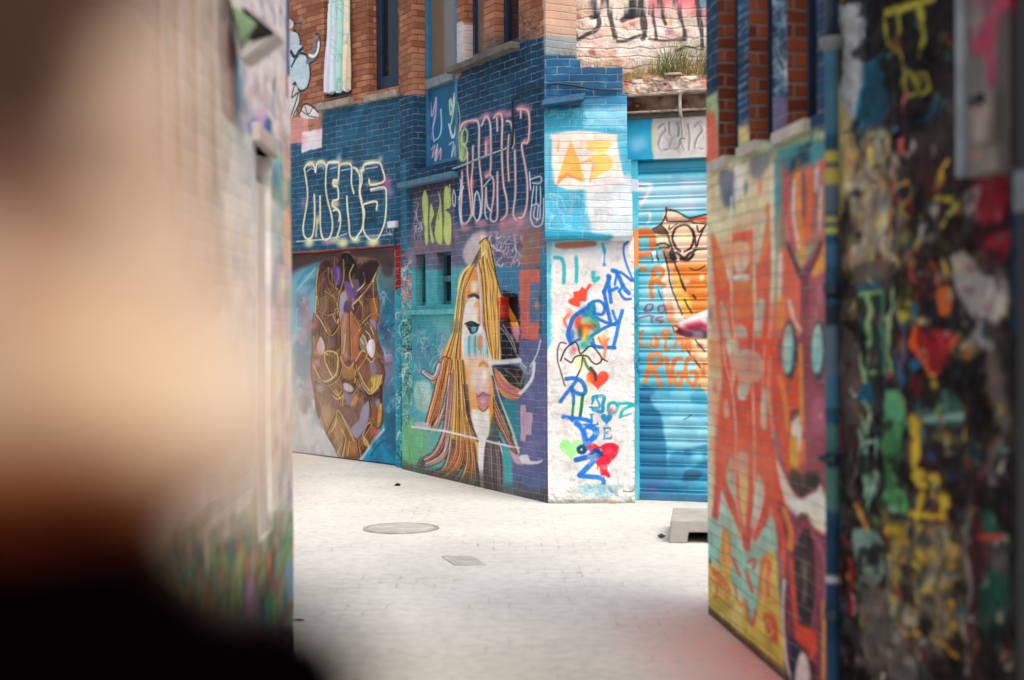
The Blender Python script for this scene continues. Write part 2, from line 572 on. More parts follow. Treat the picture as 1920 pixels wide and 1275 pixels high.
def painted(name, brick=None, rough=0.8, bump=0.7, bdist=0.012, nbump=0.25, nscale=60.0, wear=0.16, spec=0.15, raw=('b4825c', '8c5236', '9c948a'), mdark=1.0, jitter=0.010, pale=0.26):
    """wall paint held by the mesh over raw brick or render; brick=(width,row,mortar)"""
    m, nt, b = newmat(name)
    lk = nt.links.new
    at = nd(nt, "ShaderNodeAttribute"); at.attribute_name = "paint"
    uv = nd(nt, "ShaderNodeUVMap"); uv.uv_map = "UVMap"
    n1 = nd(nt, "ShaderNodeTexNoise"); n1.inputs["Scale"].default_value = 5.0; n1.inputs["Detail"].default_value = 7
    lk(uv.outputs["UV"], n1.inputs["Vector"])
    mr = nd(nt, "ShaderNodeMapRange"); mr.inputs["From Min"].default_value = 0.3; mr.inputs["From Max"].default_value = 0.7
    mr.inputs["To Min"].default_value = 1 - wear; mr.inputs["To Max"].default_value = 1 + wear * 0.6
    lk(n1.outputs["Fac"], mr.inputs["Value"])
    n2 = nd(nt, "ShaderNodeTexNoise"); n2.inputs["Scale"].default_value = nscale; n2.inputs["Detail"].default_value = 5
    lk(uv.outputs["UV"], n2.inputs["Vector"])
    if brick:
        bw, rh, ms = brick
        nj = nd(nt, "ShaderNodeTexNoise"); nj.inputs["Scale"].default_value = 6.0; nj.inputs["Detail"].default_value = 3
        lk(uv.outputs["UV"], nj.inputs["Vector"])
        v1 = nd(nt, "ShaderNodeVectorMath", operation='SUBTRACT'); v1.inputs[1].default_value = (0.5, 0.5, 0.5)
        lk(nj.outputs["Color"], v1.inputs[0])
        v2 = nd(nt, "ShaderNodeVectorMath", operation='SCALE'); v2.inputs["Scale"].default_value = jitter * 3
        lk(v1.outputs[0], v2.inputs[0])
        v3 = nd(nt, "ShaderNodeVectorMath", operation='ADD')
        lk(uv.outputs["UV"], v3.inputs[0]); lk(v2.outputs[0], v3.inputs[1])
        bt = nd(nt, "ShaderNodeTexBrick")
        bt.offset = 0.5; bt.squash = 1.0
        bt.inputs["Scale"].default_value = 1.0; bt.inputs["Mortar Size"].default_value = ms; bt.inputs["Mortar Smooth"].default_value = 0.25
        bt.inputs["Brick Width"].default_value = bw; bt.inputs["Row Height"].default_value = rh; bt.inputs["Bias"].default_value = -0.1
        bt.inputs["Color1"].default_value = L4(raw[0]); bt.inputs["Color2"].default_value = L4(raw[1]); bt.inputs["Mortar"].default_value = L4(raw[2])
        lk(v3.outputs[0], bt.inputs["Vector"])
        mx = nd(nt, "ShaderNodeMix", data_type='RGBA')
        lk(at.outputs["Alpha"], mx.inputs["Factor"]); lk(bt.outputs["Color"], mx.inputs[6]); lk(at.outputs["Color"], mx.inputs[7])
        # pale highlights along the joints, put into the painted brick's colour
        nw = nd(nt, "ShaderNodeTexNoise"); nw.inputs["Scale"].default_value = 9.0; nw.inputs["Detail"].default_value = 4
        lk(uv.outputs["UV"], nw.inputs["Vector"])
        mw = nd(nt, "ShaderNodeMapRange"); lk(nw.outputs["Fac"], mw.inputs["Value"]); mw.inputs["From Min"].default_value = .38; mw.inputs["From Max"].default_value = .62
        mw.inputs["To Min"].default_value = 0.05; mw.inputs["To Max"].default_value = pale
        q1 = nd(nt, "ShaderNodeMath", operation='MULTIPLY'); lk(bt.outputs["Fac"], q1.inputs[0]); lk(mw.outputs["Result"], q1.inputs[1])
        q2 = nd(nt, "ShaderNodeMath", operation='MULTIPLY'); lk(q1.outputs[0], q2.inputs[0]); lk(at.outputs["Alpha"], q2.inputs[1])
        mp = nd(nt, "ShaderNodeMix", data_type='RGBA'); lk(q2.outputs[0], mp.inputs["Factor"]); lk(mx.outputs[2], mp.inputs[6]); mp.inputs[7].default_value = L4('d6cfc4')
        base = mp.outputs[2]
        # grime caught in the joints of the painted brick
        jd = nd(nt, "ShaderNodeMapRange"); jd.inputs["To Min"].default_value = 1.0; jd.inputs["To Max"].default_value = mdark
        lk(bt.outputs["Fac"], jd.inputs["Value"])
        mu0 = nd(nt, "ShaderNodeMath", operation='MULTIPLY'); lk(jd.outputs["Result"], mu0.inputs[0]); lk(mr.outputs["Result"], mu0.inputs[1])
        fac = mu0.outputs[0]
        # bed joints sit deeper than the upright ones
        sx = nd(nt, "ShaderNodeSeparateXYZ"); lk(v3.outputs[0], sx.inputs[0])
        dv = nd(nt, "ShaderNodeMath", operation='DIVIDE'); lk(sx.outputs["Y"], dv.inputs[0]); dv.inputs[1].default_value = rh
        fr = nd(nt, "ShaderNodeMath", operation='FRACT'); lk(dv.outputs[0], fr.inputs[0])
        pp = nd(nt, "ShaderNodeMath", operation='PINGPONG'); lk(fr.outputs[0], pp.inputs[0]); pp.inputs[1].default_value = 0.5
        sm = nd(nt, "ShaderNodeMapRange", interpolation_type='SMOOTHSTEP'); lk(pp.outputs[0], sm.inputs["Value"])
        sm.inputs["From Min"].default_value = 0.02; sm.inputs["From Max"].default_value = 0.16; sm.inputs["To Min"].default_value = 0.0; sm.inputs["To Max"].default_value = 0.35
        b2 = nd(nt, "ShaderNodeTexBrick"); b2.offset = 0.5
        for k_, v_ in (("Scale", 1.0), ("Mortar Size", 0.0), ("Brick Width", bw), ("Row Height", rh), ("Bias", 0.0)): b2.inputs[k_].default_value = v_
        b2.inputs["Color1"].default_value = (0, 0, 0, 1); b2.inputs["Color2"].default_value = (1, 1, 1, 1)
        lk(v3.outputs[0], b2.inputs["Vector"])
        sm2 = nd(nt, "ShaderNodeMath", operation='MULTIPLY_ADD'); lk(b2.outputs["Color"], sm2.inputs[0]); sm2.inputs[1].default_value = 0.30; lk(sm.outputs["Result"], sm2.inputs[2])
        hb0 = nd(nt, "ShaderNodeMath", operation='MULTIPLY_ADD'); hb0.inputs[1].default_value = -0.75
        lk(bt.outputs["Fac"], hb0.inputs[0]); lk(sm2.outputs[0], hb0.inputs[2])
        hb = nd(nt, "ShaderNodeMath", operation='ADD'); lk(hb0.outputs[0], hb.inputs[0])
        ns = nd(nt, "ShaderNodeMath", operation='MULTIPLY'); ns.inputs[1].default_value = nbump; lk(n2.outputs["Fac"], ns.inputs[0])
        lk(ns.outputs[0], hb.inputs[1])
        height = hb.outputs[0]
    else:
        base = at.outputs["Color"]; fac = mr.outputs["Result"]
        ns = nd(nt, "ShaderNodeMath", operation='MULTIPLY'); ns.inputs[1].default_value = nbump; lk(n2.outputs["Fac"], ns.inputs[0])
        height = ns.outputs[0]
    vm = nd(nt, "ShaderNodeVectorMath", operation='SCALE')
    lk(base, vm.inputs[0]); lk(fac, vm.inputs["Scale"])
    lk(vm.outputs[0], b.inputs["Base Color"])
    bp = nd(nt, "ShaderNodeBump"); bp.inputs["Strength"].default_value = bump; bp.inputs["Distance"].default_value = bdist
    lk(height, bp.inputs["Height"]); lk(bp.outputs["Normal"], b.inputs["Normal"])
    b.inputs["Roughness"].default_value = rough
    b.inputs["Specular IOR Level"].default_value = spec
    return m


def glass(name, color='10161c', rough=0.06):
    m, nt, b = newmat(name)
    b.inputs["Base Color"].default_value = L4(color)
    b.inputs["Roughness"].default_value = rough
    b.inputs["Specular IOR Level"].default_value = 0.6
    n = nd(nt, "ShaderNodeTexNoise"); n.inputs["Scale"].default_value = 3.0
    tc = nd(nt, "ShaderNodeTexCoord"); nt.links.new(tc.outputs["Object"], n.inputs["Vector"])
    bp = nd(nt, "ShaderNodeBump"); bp.inputs["Strength"].default_value = 0.05; bp.inputs["Distance"].default_value = 0.02
    nt.links.new(n.outputs["Fac"], bp.inputs["Height"]); nt.links.new(bp.outputs["Normal"], b.inputs["Normal"])
    return m

# ================================================================== planes of the place
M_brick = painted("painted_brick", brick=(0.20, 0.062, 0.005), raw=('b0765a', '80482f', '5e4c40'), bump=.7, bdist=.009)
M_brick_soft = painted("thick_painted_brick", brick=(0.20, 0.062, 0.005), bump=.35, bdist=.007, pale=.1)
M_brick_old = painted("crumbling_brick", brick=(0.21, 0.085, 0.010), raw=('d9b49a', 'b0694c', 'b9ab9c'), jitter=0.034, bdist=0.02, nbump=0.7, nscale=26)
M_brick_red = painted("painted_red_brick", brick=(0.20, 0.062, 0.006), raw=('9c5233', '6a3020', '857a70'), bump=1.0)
M_render = painted("painted_render", rough=0.75, bump=0.5, bdist=0.02, nbump=1.0, nscale=25)
M_rubble = painted("painted_rubble", rough=0.8, bump=0.9, bdist=0.03, nbump=1.0, nscale=16, spec=0.12)
M_metalpaint = painted("painted_metal", rough=0.38, bump=0.15, bdist=0.004, nbump=1.0, nscale=50, spec=0.5, wear=0.08)
M_boardpaint = painted("painted_board", rough=0.5, bump=0.2, bdist=0.006, nbump=1.0, nscale=40)
M_cloth = painted("printed_cloth", rough=0.9, bump=0.2, bdist=0.003, nbump=1.0, nscale=250, wear=0.05)
M_sill = plain("weathered_stone", 'a39a8c', 0.85, 0.2, 9, 0.4, 60)
M_sill_dark = plain("grimy_stone", '6b665e', 0.85, 0.2, 9, 0.4, 60)
M_tealsill = plain("teal_painted_stone", '5fb4b4', 0.7, 0.15, 14, 0.3, 50)
M_bluesill = plain("blue_grey_painted_stone", '50788c', 0.7, 0.15, 14, 0.3, 50)
M_navyframe = plain("navy_gloss_paint", '1b3149', 0.35, 0.1, 10, 0.1, 30, spec=0.5)
M_blueframe = plain("blue_gloss_paint", '3a769c', 0.4, 0.12, 10, 0.1, 30, spec=0.5)
M_tealframe = plain("chipped_teal_paint", '3d6f7c', 0.5, 0.25, 18, 0.2, 40)
M_cream = plain("cream_paint", 'dcd6c4', 0.6, 0.1, 20, 0.2, 40)
M_glass = glass("window_glass", '141a20')
M_glass2 = glass("brick_reflection_glass", '6c5e50', 0.12)  # brown stands for brickwork mirrored in the panes, set as base colour
M_rail = plain("grey_painted_wood", '7e8688', 0.5, 0.15, 20, 0.2, 40)

A0, A1 = ground(555, 852), ground(750, 877)
B0, B1 = ground(755, 880), ground(1026, 943)
C0, C1 = ground(1027, 944.5), ground(1192, 943.5)
S0, S1 = ground(1197, 936.5), ground(1325, 941)
R0, R1_ = ground(1328, 1150), ground(1470, 1275)
Lf = ground(552, 1225)
L1_ = Vector((Lf.x + 0.041 * (Lf.y - 0.6), 0.6, 0))

# ------------------------------------------------------------------ corner building, long face (wall A)
bld = empty("brick_building", (*((A0 + A1) / 2)[:2], 0), "orange brick corner building painted blue below its windows, masked face on its garage door", "building")
A = Panel(A0, A1, 0, 1, 0, 0.008)
uL = A.uvx(250, 700)[0]; uR = A.uvx(757, 700)[0]
A.ext = (uL, uR, 0, 7.5); A.vfine = 5.2
A.au = 0.8
w1 = A.hole_px(606, 658, -340, 181)
w2 = A.hole_px(690, 746, -340, 167)
gd = A.hole_px(460, 741, 472, 866)
A.holes[-1] = gd = (gd[0], gd[1], -0.01, gd[3])
A.ext = (uL, uR, 0.0, 7.5)
A.grid()
B = Panel(B0, B1, 0, 1, 0, 0.008)
B.ext = (B.uvx(753, 700)[0], B.uvx(1026.5, 700)[0], 0, 7.5); B.vfine = 4.8; B.au = 0.5
tw = B.hole_px(774, 856, -340, 309)
w3 = B.hole_px(869, 906, -340, 111)
w4 = B.hole_px(927, 972, -340, 87)
s1 = B.hole_px(779, 798, 477, 573)
s2 = B.hole_px(819, 846, 473, 571)
ni = B.hole_px(938, 971, 557, 604)
B.grid()


def paint_A():
    P = A
    P.col[..., :3] = hexc('b98a66'); P.col[..., 3] = 0
    P.Fl([(200, 290), (560, 268), (604, 262), (604, 204), (690, 191), (757, 176), (765, 470), (200, 495)], '23536f', 2, 1, False, rag=3)
    P.Fl([(745, 170), (775, 165), (775, 900), (742, 900)], '23536f', 2, 1, False)
    P.noise('326b86', 0.25, 0.5, 0.75, 0.5, 3, (600, 180, 760, 300))
    P.noise('173c54', 0.3, 0.5, 0.7, 0.6, 8, (556, 280, 760, 470))
    P.brickvar(0.08)
    # pale patches and the washed-out block
    P.Fl([(535, 222), (578, 218), (578, 262), (535, 272)], 'd99a98', 3, .8, False, rag=3)
    P.Fl([(566, 248), (604, 240), (604, 276), (566, 286)], 'efe6e8', 3, .95, False, rag=2)
    P.S(566, 262, 10, 14, 'e08a98', .6); P.S(590, 214, 22, 18, 'e0c8c8', .55)
    P.S(596, 236, 10, 14, 'd98ca0', .5)
    # hatched creature doodle
    k = '2b3238'
    z = Z(540, 0, 5.796)
    P.Fl(z(-90, 130, 30, 210, 60, 250, 50, 300, -90, 330), 'd9d4cc', 2, .9)
    P.L(z(-60, 190, 30, 200, 70, 240, 60, 300, 90, 330), k, 3)
    P.L(z(70, 260, 110, 250, 140, 250), k, 4); P.S(564, 42, 7, 7, '555a5c', .9); P.S(564, 36, 4, 7, '80868a', .7)
    P.Fl(z(-80, 340, 60, 340, 110, 370, 130, 440, 110, 500, -80, 510), 'b4c8d4', 2, .9)
    P.L(z(60, 335, 110, 360, 132, 440, 115, 495, -60, 500), k, 4)
    P.Fl(z(-80, 510, 140, 490, 160, 560, 120, 600, 70, 640, -80, 650), 'bdd8e6', 2, .95)
    P.L(z(30, 560, 75, 620, 120, 560, 160, 520), k, 7)
    P.Fl(z(-90, 590, 50, 640, 140, 560, 200, 590, 230, 690, 240, 830, 210, 940, 150, 980, 90, 960, 70, 900, 30, 950, -90, 960), 'bcd6e2', 2, .95)
    P.L(z(120, 575, 190, 590, 220, 650, 240, 740, 240, 850, 210, 950, 150, 990, 100, 960, 75, 900, 40, 945), k, 5)
    P.L(z(40, 720, 75, 650, 110, 600), k, 5)
    P.L(z(210, 670, 260, 640, 280, 560, 285, 450, 310, 390), '6a7a84', 9)
    P.L(z(235, 600, 280, 610, 320, 560, 335, 460), 'e9e9e6', 6); P.L(z(240, 690, 310, 640, 345, 540, 350, 430, 330, 370, 300, 365), k, 4)
    P.Fl(z(-60, 950, 80, 930, 110, 990, 130, 1060, 100, 1160, 70, 1260, -60, 1260), 'd8dcdc', 2, .9)
    P.L(z(70, 930, 40, 1060, 110, 1010, 60, 1180, 30, 1260), k, 3); P.L(z(130, 1010, 120, 1120, 60, 1250), k, 3)
    P.Fl(z(130, 1200, 180, 1130, 260, 1160, 330, 1220, 320, 1275, 220, 1290, 140, 1270), 'e2dcdc', 2, .9)
    P.L(z(120, 1240, 180, 1130, 270, 1160, 330, 1220), k, 4); P.L(z(140, 1200, 230, 1260, 310, 1275), k, 2); P.L(z(180, 1140, 220, 1240, 270, 1165), k, 2)
    P.L([(556, 305), (560, 303), (560, 309), (566, 307)], '5a4030', 1.5)
    # outlined block letters
    z = Z(540, 280, 6.709)
    cr, wh = 'efe2ae', 'f2ece0'
    for x, y, rx, ry, c, a in ((265, 1175, 60, 55, cr, .9), (500, 1160, 70, 40, 'd9a4a4', .8), (690, 1175, 70, 60, cr, .95), (850, 1140, 60, 40, cr, .9), (1070, 1165, 80, 60, cr, .95), (600, 1140, 60, 40, cr, .7),
                              (280, 180, 60, 40, cr, .9), (410, 165, 60, 40, cr, .9), (570, 160, 90, 30, wh, .7), (740, 175, 90, 40, cr, .6), (1050, 160, 110, 30, cr, .8), (930, 260, 40, 40, cr, .8), (640, 120, 30, 60, 'c8c4cc', .6), (1160, 120, 30, 50, 'c8c4cc', .5),
                              (1240, 430, 60, 110, 'b06a94', .8), (1290, 540, 50, 50, '8f86c4', .6), (205, 680, 50, 80, 'a87aa8', .6), (600, 420, 45, 50, cr, .85), (590, 690, 55, 45, 'eac9a0', .9), (1060, 430, 90, 40, cr, .5), (370, 880, 40, 60, cr, .6)):
        q = z(x, y)[0]; P.S(q[0], q[1], rx / 5.5, ry / 5.5, c, a)
    ls = [(205, 240, 215, 300, 240, 470, 245, 600, 225, 760, 200, 900, 190, 1000, 205, 1090, 250, 1130, 300, 1100, 325, 1000, 335, 800, 330, 570),
          (205, 245, 240, 190, 300, 180, 335, 230, 345, 285), (345, 285, 370, 170, 440, 160, 480, 225),
          (403, 590, 405, 800, 410, 1000, 440, 1120, 500, 1130, 545, 1060, 560, 950, 545, 820, 500, 650, 475, 500, 475, 350, 487, 220, 520, 165, 640, 165),
          (640, 170, 630, 380, 572, 390, 575, 460, 622, 475, 632, 620, 565, 650, 568, 715, 635, 765, 660, 850, 652, 980, 612, 1110),
          (640, 280, 655, 200, 720, 180, 795, 205, 798, 420, 828, 550), (820, 230, 870, 255, 905, 360, 900, 560, 930, 700, 948, 850, 930, 1000, 880, 1080, 840, 1140, 780, 1080, 768, 930, 748, 750, 740, 590),
          (945, 262, 968, 190, 1140, 168, 1190, 260, 1208, 398, 1045, 445, 1020, 380), (1040, 505, 1210, 480, 1236, 600, 1226, 850, 1190, 1000, 1120, 1130, 1050, 1145, 980, 1080, 945, 980, 962, 800, 945, 705, 1000, 675, 1115, 660, 1112, 760),
          (918, 265, 930, 400, 905, 520, 930, 660), (570, 770, 620, 760, 650, 820, 640, 900)]
    for i, l in enumerate(ls):
        P.L(z(*l), cr, 4.2, 1.6, .95); P.L(z(*l), wh, 1.8, 1.2, .9)
    P.L(z(370, 890, 350, 1090), cr, 5, 2, .8); P.L(z(110, 1160, 430, 1135, 640, 1100), 'dfe6e2', 2.2, 1.4, .9, False); P.L(z(800, 1110, 1000, 1090, 1200, 1080, 1300, 1065), 'dfe6e2', 1.6, 1.4, .8, False)
    for l in ((240, 280, 290, 240, 320, 250), (380, 225, 430, 210, 450, 250), (535, 245, 610, 225), (670, 265, 780, 245), (850, 265, 890, 300), (985, 245, 1130, 220), (1040, 525, 1190, 500), (650, 1090, 740, 1060)):
        P.L(z(*l), 'b9c4e0', 2.6, 1.4, .85)
    P.scrawl((721, 418, 738, 440), ['e4e4ea', 'b8a8d8'], 7, 1.6, 4, 9)
    # lintel face and the red reveal
    P.Fl([(420, 486), (560, 472), (750, 459), (752, 471), (560, 481), (420, 492)], '8c2f2c', 1.2, 1, False)
    P.Fl([(700, 463), (752, 458), (752, 560), (741, 560), (741, 471), (700, 474)], '8e1f2a', 1.5, 1, False)
    P.S(590, 474, 25, 5, 'a5664a', .8)
    P.scrawl((741, 480, 752, 540), ['e8c0c8', 'd06a78', '7c1822'], 8, 1.5, 11, 8)
    P.Fl([(741, 545), (752, 540), (752, 880), (741, 880)], '2a93a8', 2, .95, False)
    P.scrawl((741, 540, 757, 870), ['15323c', '8fd0d0', '2fb0b8', 'e0e4e0'], 60, 1.6, 12, 10)
    P.mottle(.05, .2)


paint_A()
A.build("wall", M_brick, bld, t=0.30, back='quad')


def window(Pn, h, depth, parent, pane_mat, frame_mat, fw=0.045, mid=(), name="window", rail=None):
    u0, u1, v0, v1 = h
    mb = MB()
    for a, b, c, d in [(u0, u0 + fw, v0, v1), (u1 - fw, u1, v0, v1), (u0 + fw, u1 - fw, v0, v0 + fw * 1.6), (u0 + fw, u1 - fw, v1 - fw, v1)] + [(m - fw * .45, m + fw * .45, v0 + fw, v1 - fw) for m in mid]:
        Pn.slab(a, b, c, d, -depth - 0.05, -depth, 0.004, mb)
    if rail is not None:
        Pn.slab(u0 + fw, u1 - fw, rail - 0.03, rail + 0.03, -depth - 0.05, -depth + 0.004, 0.004, mb)
    w = mb.build(name, frame_mat, parent)
    Pn.slab(u0 + .01, u1 - .01, v0 + .01, v1 - .01, -depth - 0.04, -depth - 0.03, 0).build("pane", pane_mat, w)
    return w


def sill(Pn, x0, x1, y, thick, out, mat, parent, name="sill"):
    xm = (x0 + x1) / 2
    ua, ub = Pn.uvx(x0, y)[0], Pn.uvx(x1, y)[0]
    v = Pn.uvx(xm, y)[1]; v2 = Pn.uvx(xm, y + thick)[1]
    return Pn.slab(min(ua, ub), max(ua, ub), v2, v, -0.06, out, 0.008).build(name, mat, parent)


window(A, w1, 0.10, bld, M_glass, M_navyframe)
window(A, w2, 0.10, bld, M_glass, M_navyframe, 0.10)
sill(A, 603, 663, 189, 13, 0.07, M_sill, bld)
sill(A, 690, 751, 175, 12, 0.07, M_sill, bld)

# garage door with the painted mask
G = Panel(A0, A1, 0, 1, 0, 0.006, d=-0.09)
G.ext = (gd[0] + .001, gd[1] - .001, 0.015, gd[3] - .004); G.au = .8
G.grid()


def paint_G():
    P = G
    P.col[..., :3] = hexc('7ea8b0'); P.col[..., 3] = 1
    z = Z(550, 440, 5.313)
    P.Fl(z(-300, 150, 1100, 100, 1100, 420, 860, 330, 300, 300, -300, 480), '51403c', 20, 1, False)
    P.Fl(z(-100, 500, 250, 300, 200, 700, 150, 1000, -100, 1100), '6aaabf', 10, .8)
    P.L(z(50, 480, 130, 370, 250, 290), '3f96b4', 8, 4, .8); P.L(z(30, 560, 140, 430, 220, 330), 'a8ccd6', 3, 2, .8)
    P.Fl(z(-100, 1100, 150, 1000, 190, 1500, 150, 1700, -100, 1700), '93b0bc', 8, .8)
    P.scrawl((556, 560, 578, 730), ['4a6a80', 'c8dade', '5fa0b4', '7a8fa0'], 60, 1.6, 21, 12, .7)
    P.Fl(z(-100, 1650, 220, 1600, 330, 1950, 470, 2260, -100, 2260), 'bcc5c4', 12, .95)
    P.Fl(z(60, 1850, 180, 1800, 330, 2060, 400, 2250, 200, 2250), 'cfd2d4', 8, .7); P.L(z(200, 1650, 300, 1950, 440, 2230), 'dcd8dc', 4, 4, .8)
    # teal right flank
    P.Fl(z(830, 330, 1080, 330, 1080, 2280, 620, 2280, 700, 2150, 870, 1900, 900, 1400, 860, 900), '2c9cb6', 10, 1, False)
    P.Fl(z(840, 420, 900, 300, 1010, 400, 1060, 560, 960, 640, 880, 560), '5c726c', 8, .9)
    P.Fl(z(880, 260, 990, 260, 990, 400, 900, 400), '4a3434', 10, .8)
    P.Fl(z(860, 1560, 1000, 1500, 1020, 1750, 900, 1800), '7fd0d8', 10, .8)
    for l in ((900, 900, 960, 700, 1010, 560), (930, 1000, 1000, 780, 1060, 640), (880, 860, 920, 700, 960, 620), (960, 1900, 1010, 1720, 1020, 1540), (900, 2000, 990, 1850, 1040, 1700)):
        P.L(z(*l), '127f9c', 5, 3, .8)
    for l in ((870, 760, 900, 640, 940, 580), (860, 1700, 920, 1560, 990, 1430), (890, 1960, 930, 1800, 1010, 1700)):
        P.L(z(*l), 'b4e2e6', 2.6, 2, .9)
    P.L(z(870, 600, 900, 570, 930, 620, 980, 680), 'e4ece8', 3, 1.5, .9); P.L(z(860, 640, 900, 620, 905, 700), 'dfe6e2', 3, 1.5, .9)
    P.scrawl((713, 605, 748, 640), ['0f2a38', '0f2a38', '7fd4dc', '1a6a8a'], 26, 2, 22, 12)
    P.scrawl((708, 640, 742, 690), ['d9708c', 'e8a0b4', 'c04a6c', 'efd0d8'], 34, 2.2, 23, 13)
    P.Fl(z(740, 2240, 860, 2080, 960, 2060, 1040, 2180, 1040, 2290, 740, 2290), '1f8cb0', 6, 1)
    P.L(z(770, 2200, 870, 2070, 960, 2060, 1030, 2170), '0f4a66', 3, 2, .9)
    P.L(z(660, 2260, 780, 2080, 900, 1950), 'd8e0e6', 6, 4, .9); P.L(z(1000, 1950, 1030, 1780, 1020, 1560), '0f5a78', 4, 3, .8)
    P.S(733, 836, 7, 7, 'e0d8ea', .7); P.S(741, 850, 6, 16, '2f9c92', .6)
    P.noise('5c5a74', .3, .48, .66, .75, 28, (545, 470, 760, 880)); P.noise('2f6f86', .25, .5, .66, .8, 29, (545, 480, 620, 800)); P.noise('1d5f78', .2, .5, .65, .8, 30, (690, 520, 760, 880))
    P.S(574, 600, 14, 60, 'b07a84', .6); P.S(580, 720, 10, 40, 'a88a9c', .6); P.S(728, 700, 14, 40, 'a86a84', .6)
    # head
    head = z(290, 270, 420, 225, 520, 170, 640, 240, 830, 255, 850, 330, 820, 450, 850, 640, 850, 800, 830, 960, 890, 1200, 910, 1360, 890, 1500, 890, 1860, 860, 1900, 770, 2080, 640, 2240, 540, 2250, 420, 2130, 330, 1990, 235, 1780, 200, 1560, 165, 1320, 190, 1100, 190, 960, 220, 780, 235, 500, 250, 360)
    P.Fl(head, 'c8787c', 8, .8); P.Fl(head, '6a4132', 4, 1)
    P.facets(head, 46, ['6b4032', '4c2c2a', '8a5c40', '5a3a4a', '7a5440', 'a07850', '3e2426', '74504a', '96683e'], 5, P.uvx(654, 650)[0])
    P.Fl(z(210, 1400, 480, 1550, 560, 1750, 470, 2230, 340, 1960, 220, 1620), 'a07c58', 20, .4)
    P.Fl(z(240, 420, 430, 560, 430, 900, 380, 1150, 230, 900), '72584a', 12, .3)
    P.Fl(z(460, 760, 560, 740, 560, 1200, 470, 1230), '9c6650', 6, .9); P.L(z(520, 800, 510, 1000, 520, 1200), 'c08a70', 9, 5, .8); P.L(z(475, 820, 465, 1000, 470, 1200), '5d3a34', 4, 3, .8)
    P.Fl(z(565, 780, 640, 880, 650, 1180, 570, 1240), 'a85f40', 6, .9)
    bw = ['4a3024', '8f6a48', '5e3f2e', 'a67c50', '3c2620']
    P.hatch(z(255, 350, 240, 520, 232, 700, 225, 800), z(430, 560, 445, 700, 452, 860), 16, bw, 1.6, .6)
    P.hatch(z(650, 660, 690, 760, 690, 900), z(820, 470, 840, 640, 850, 820), 12, bw, 1.6, .65)
    P.hatch(z(240, 900, 210, 1000, 215, 1100), z(430, 900, 450, 1050, 440, 1160), 14, bw, 1.5, .55)
    P.hatch(z(215, 1560, 330, 1900, 450, 2210), z(440, 1760, 530, 1920, 610, 2080), 18, ['8f6c4a', 'c4a070', '75543c', 'b58c58'], 1.6, .55)
    P.hatch(z(610, 2080, 700, 1980, 770, 1880), z(660, 2230, 780, 2050, 850, 1930), 10, ['8a4f30', 'c98450', '6c3a26'], 1.6, .6)
    P.hatch(z(440, 1240, 470, 1420, 520, 1500), z(230, 1450, 330, 1560, 430, 1640), 12, bw, 1.5, .5)
    P.hatch(z(460, 1640, 560, 1720, 640, 1700), z(480, 1820, 570, 1920, 650, 1840), 9, ['5c3f3c', '9a7a78', '6f5058'], 1.5, .6)
    # crown of dark plates
    P.Fl(z(290, 290, 340, 260, 400, 330, 460, 260, 520, 180, 600, 250, 650, 350, 560, 480, 490, 560, 420, 530, 330, 440), '3d2528', 5, 1)
    P.Fl(z(640, 360, 700, 290, 760, 260, 850, 290, 790, 440, 700, 560, 620, 640, 590, 500), '33201f', 5, 1)
    P.Fl(z(480, 200, 570, 200, 630, 330, 560, 420, 500, 330), '171214', 4, 1)
    P.scrawl((642, 480, 662, 530), ['4a4440', '0e0c0e', '6a5c50'], 16, 1.2, 24, 8)
    P.Fl(z(390, 340, 430, 310, 470, 340, 475, 460, 430, 510, 400, 480), '5e4478', 4, 1); P.L(z(440, 340, 450, 420, 430, 490), '8a76aa', 4, 3, .8)
    P.Fl(z(500, 470, 560, 480, 610, 600, 600, 700, 540, 600), '6c4f92', 3, 1); P.Fl(z(590, 480, 640, 440, 660, 520, 620, 610), '66587e', 3, .9)
    P.Fl(z(470, 600, 520, 580, 520, 700, 470, 850, 455, 760), 'a39cb6', 3, 1); P.Fl(z(520, 660, 590, 690, 570, 770, 500, 760), '5a3a62', 3, .9)
    P.Fl(z(650, 560, 720, 500, 760, 540, 640, 640), '4a2f52', 3, .9); P.Fl(z(700, 580, 780, 540, 800, 680, 720, 700), '43292e', 5, .9)
    P.Fl(z(770, 660, 830, 640, 850, 800, 790, 900), 'b0642c', 5, .9); P.Fl(z(600, 700, 660, 660, 690, 760, 660, 850, 590, 790), '4d3038', 4, .9)
    P.Fl(z(760, 840, 830, 880, 830, 960, 780, 900), '9484b4', 3, .9)
    P.S(592, 456, 18, 7, 'b8a49c', .7); P.S(680, 487, 14, 8, 'a08a80', .6); P.S(652, 468, 6, 7, 'cfc7b8', .7)
    gold = ['d2ad5a', 'e3c978', 'b98d42']
    for i, l in enumerate(((300, 440, 360, 560, 420, 660, 450, 760, 455, 860), (430, 880, 400, 800, 440, 720), (500, 250, 500, 440, 450, 620, 440, 800), (350, 330, 350, 440, 400, 510, 440, 540), (600, 740, 590, 700, 640, 650, 760, 510, 850, 330),
                           (580, 780, 640, 860, 660, 950), (650, 640, 690, 720, 690, 860), (770, 790, 720, 840, 670, 900, 660, 960), (700, 940, 740, 880, 800, 930), (320, 560, 330, 720, 290, 800), (230, 620, 220, 780), (290, 820, 340, 920, 390, 1000),
                           (600, 300, 560, 400, 600, 520), (700, 380, 710, 480, 640, 560), (560, 420, 590, 520), (250, 340, 230, 520, 250, 700), (440, 880, 470, 780), (380, 350, 390, 470), (800, 460, 800, 620, 830, 760), (520, 1000, 500, 1180))):
        P.L(z(*l), gold[i % 3], 2.8, 1.2, .95)
        P.L(z(*l) + (2.2, .6), '3a2620', 1.2, 1.2, .6)
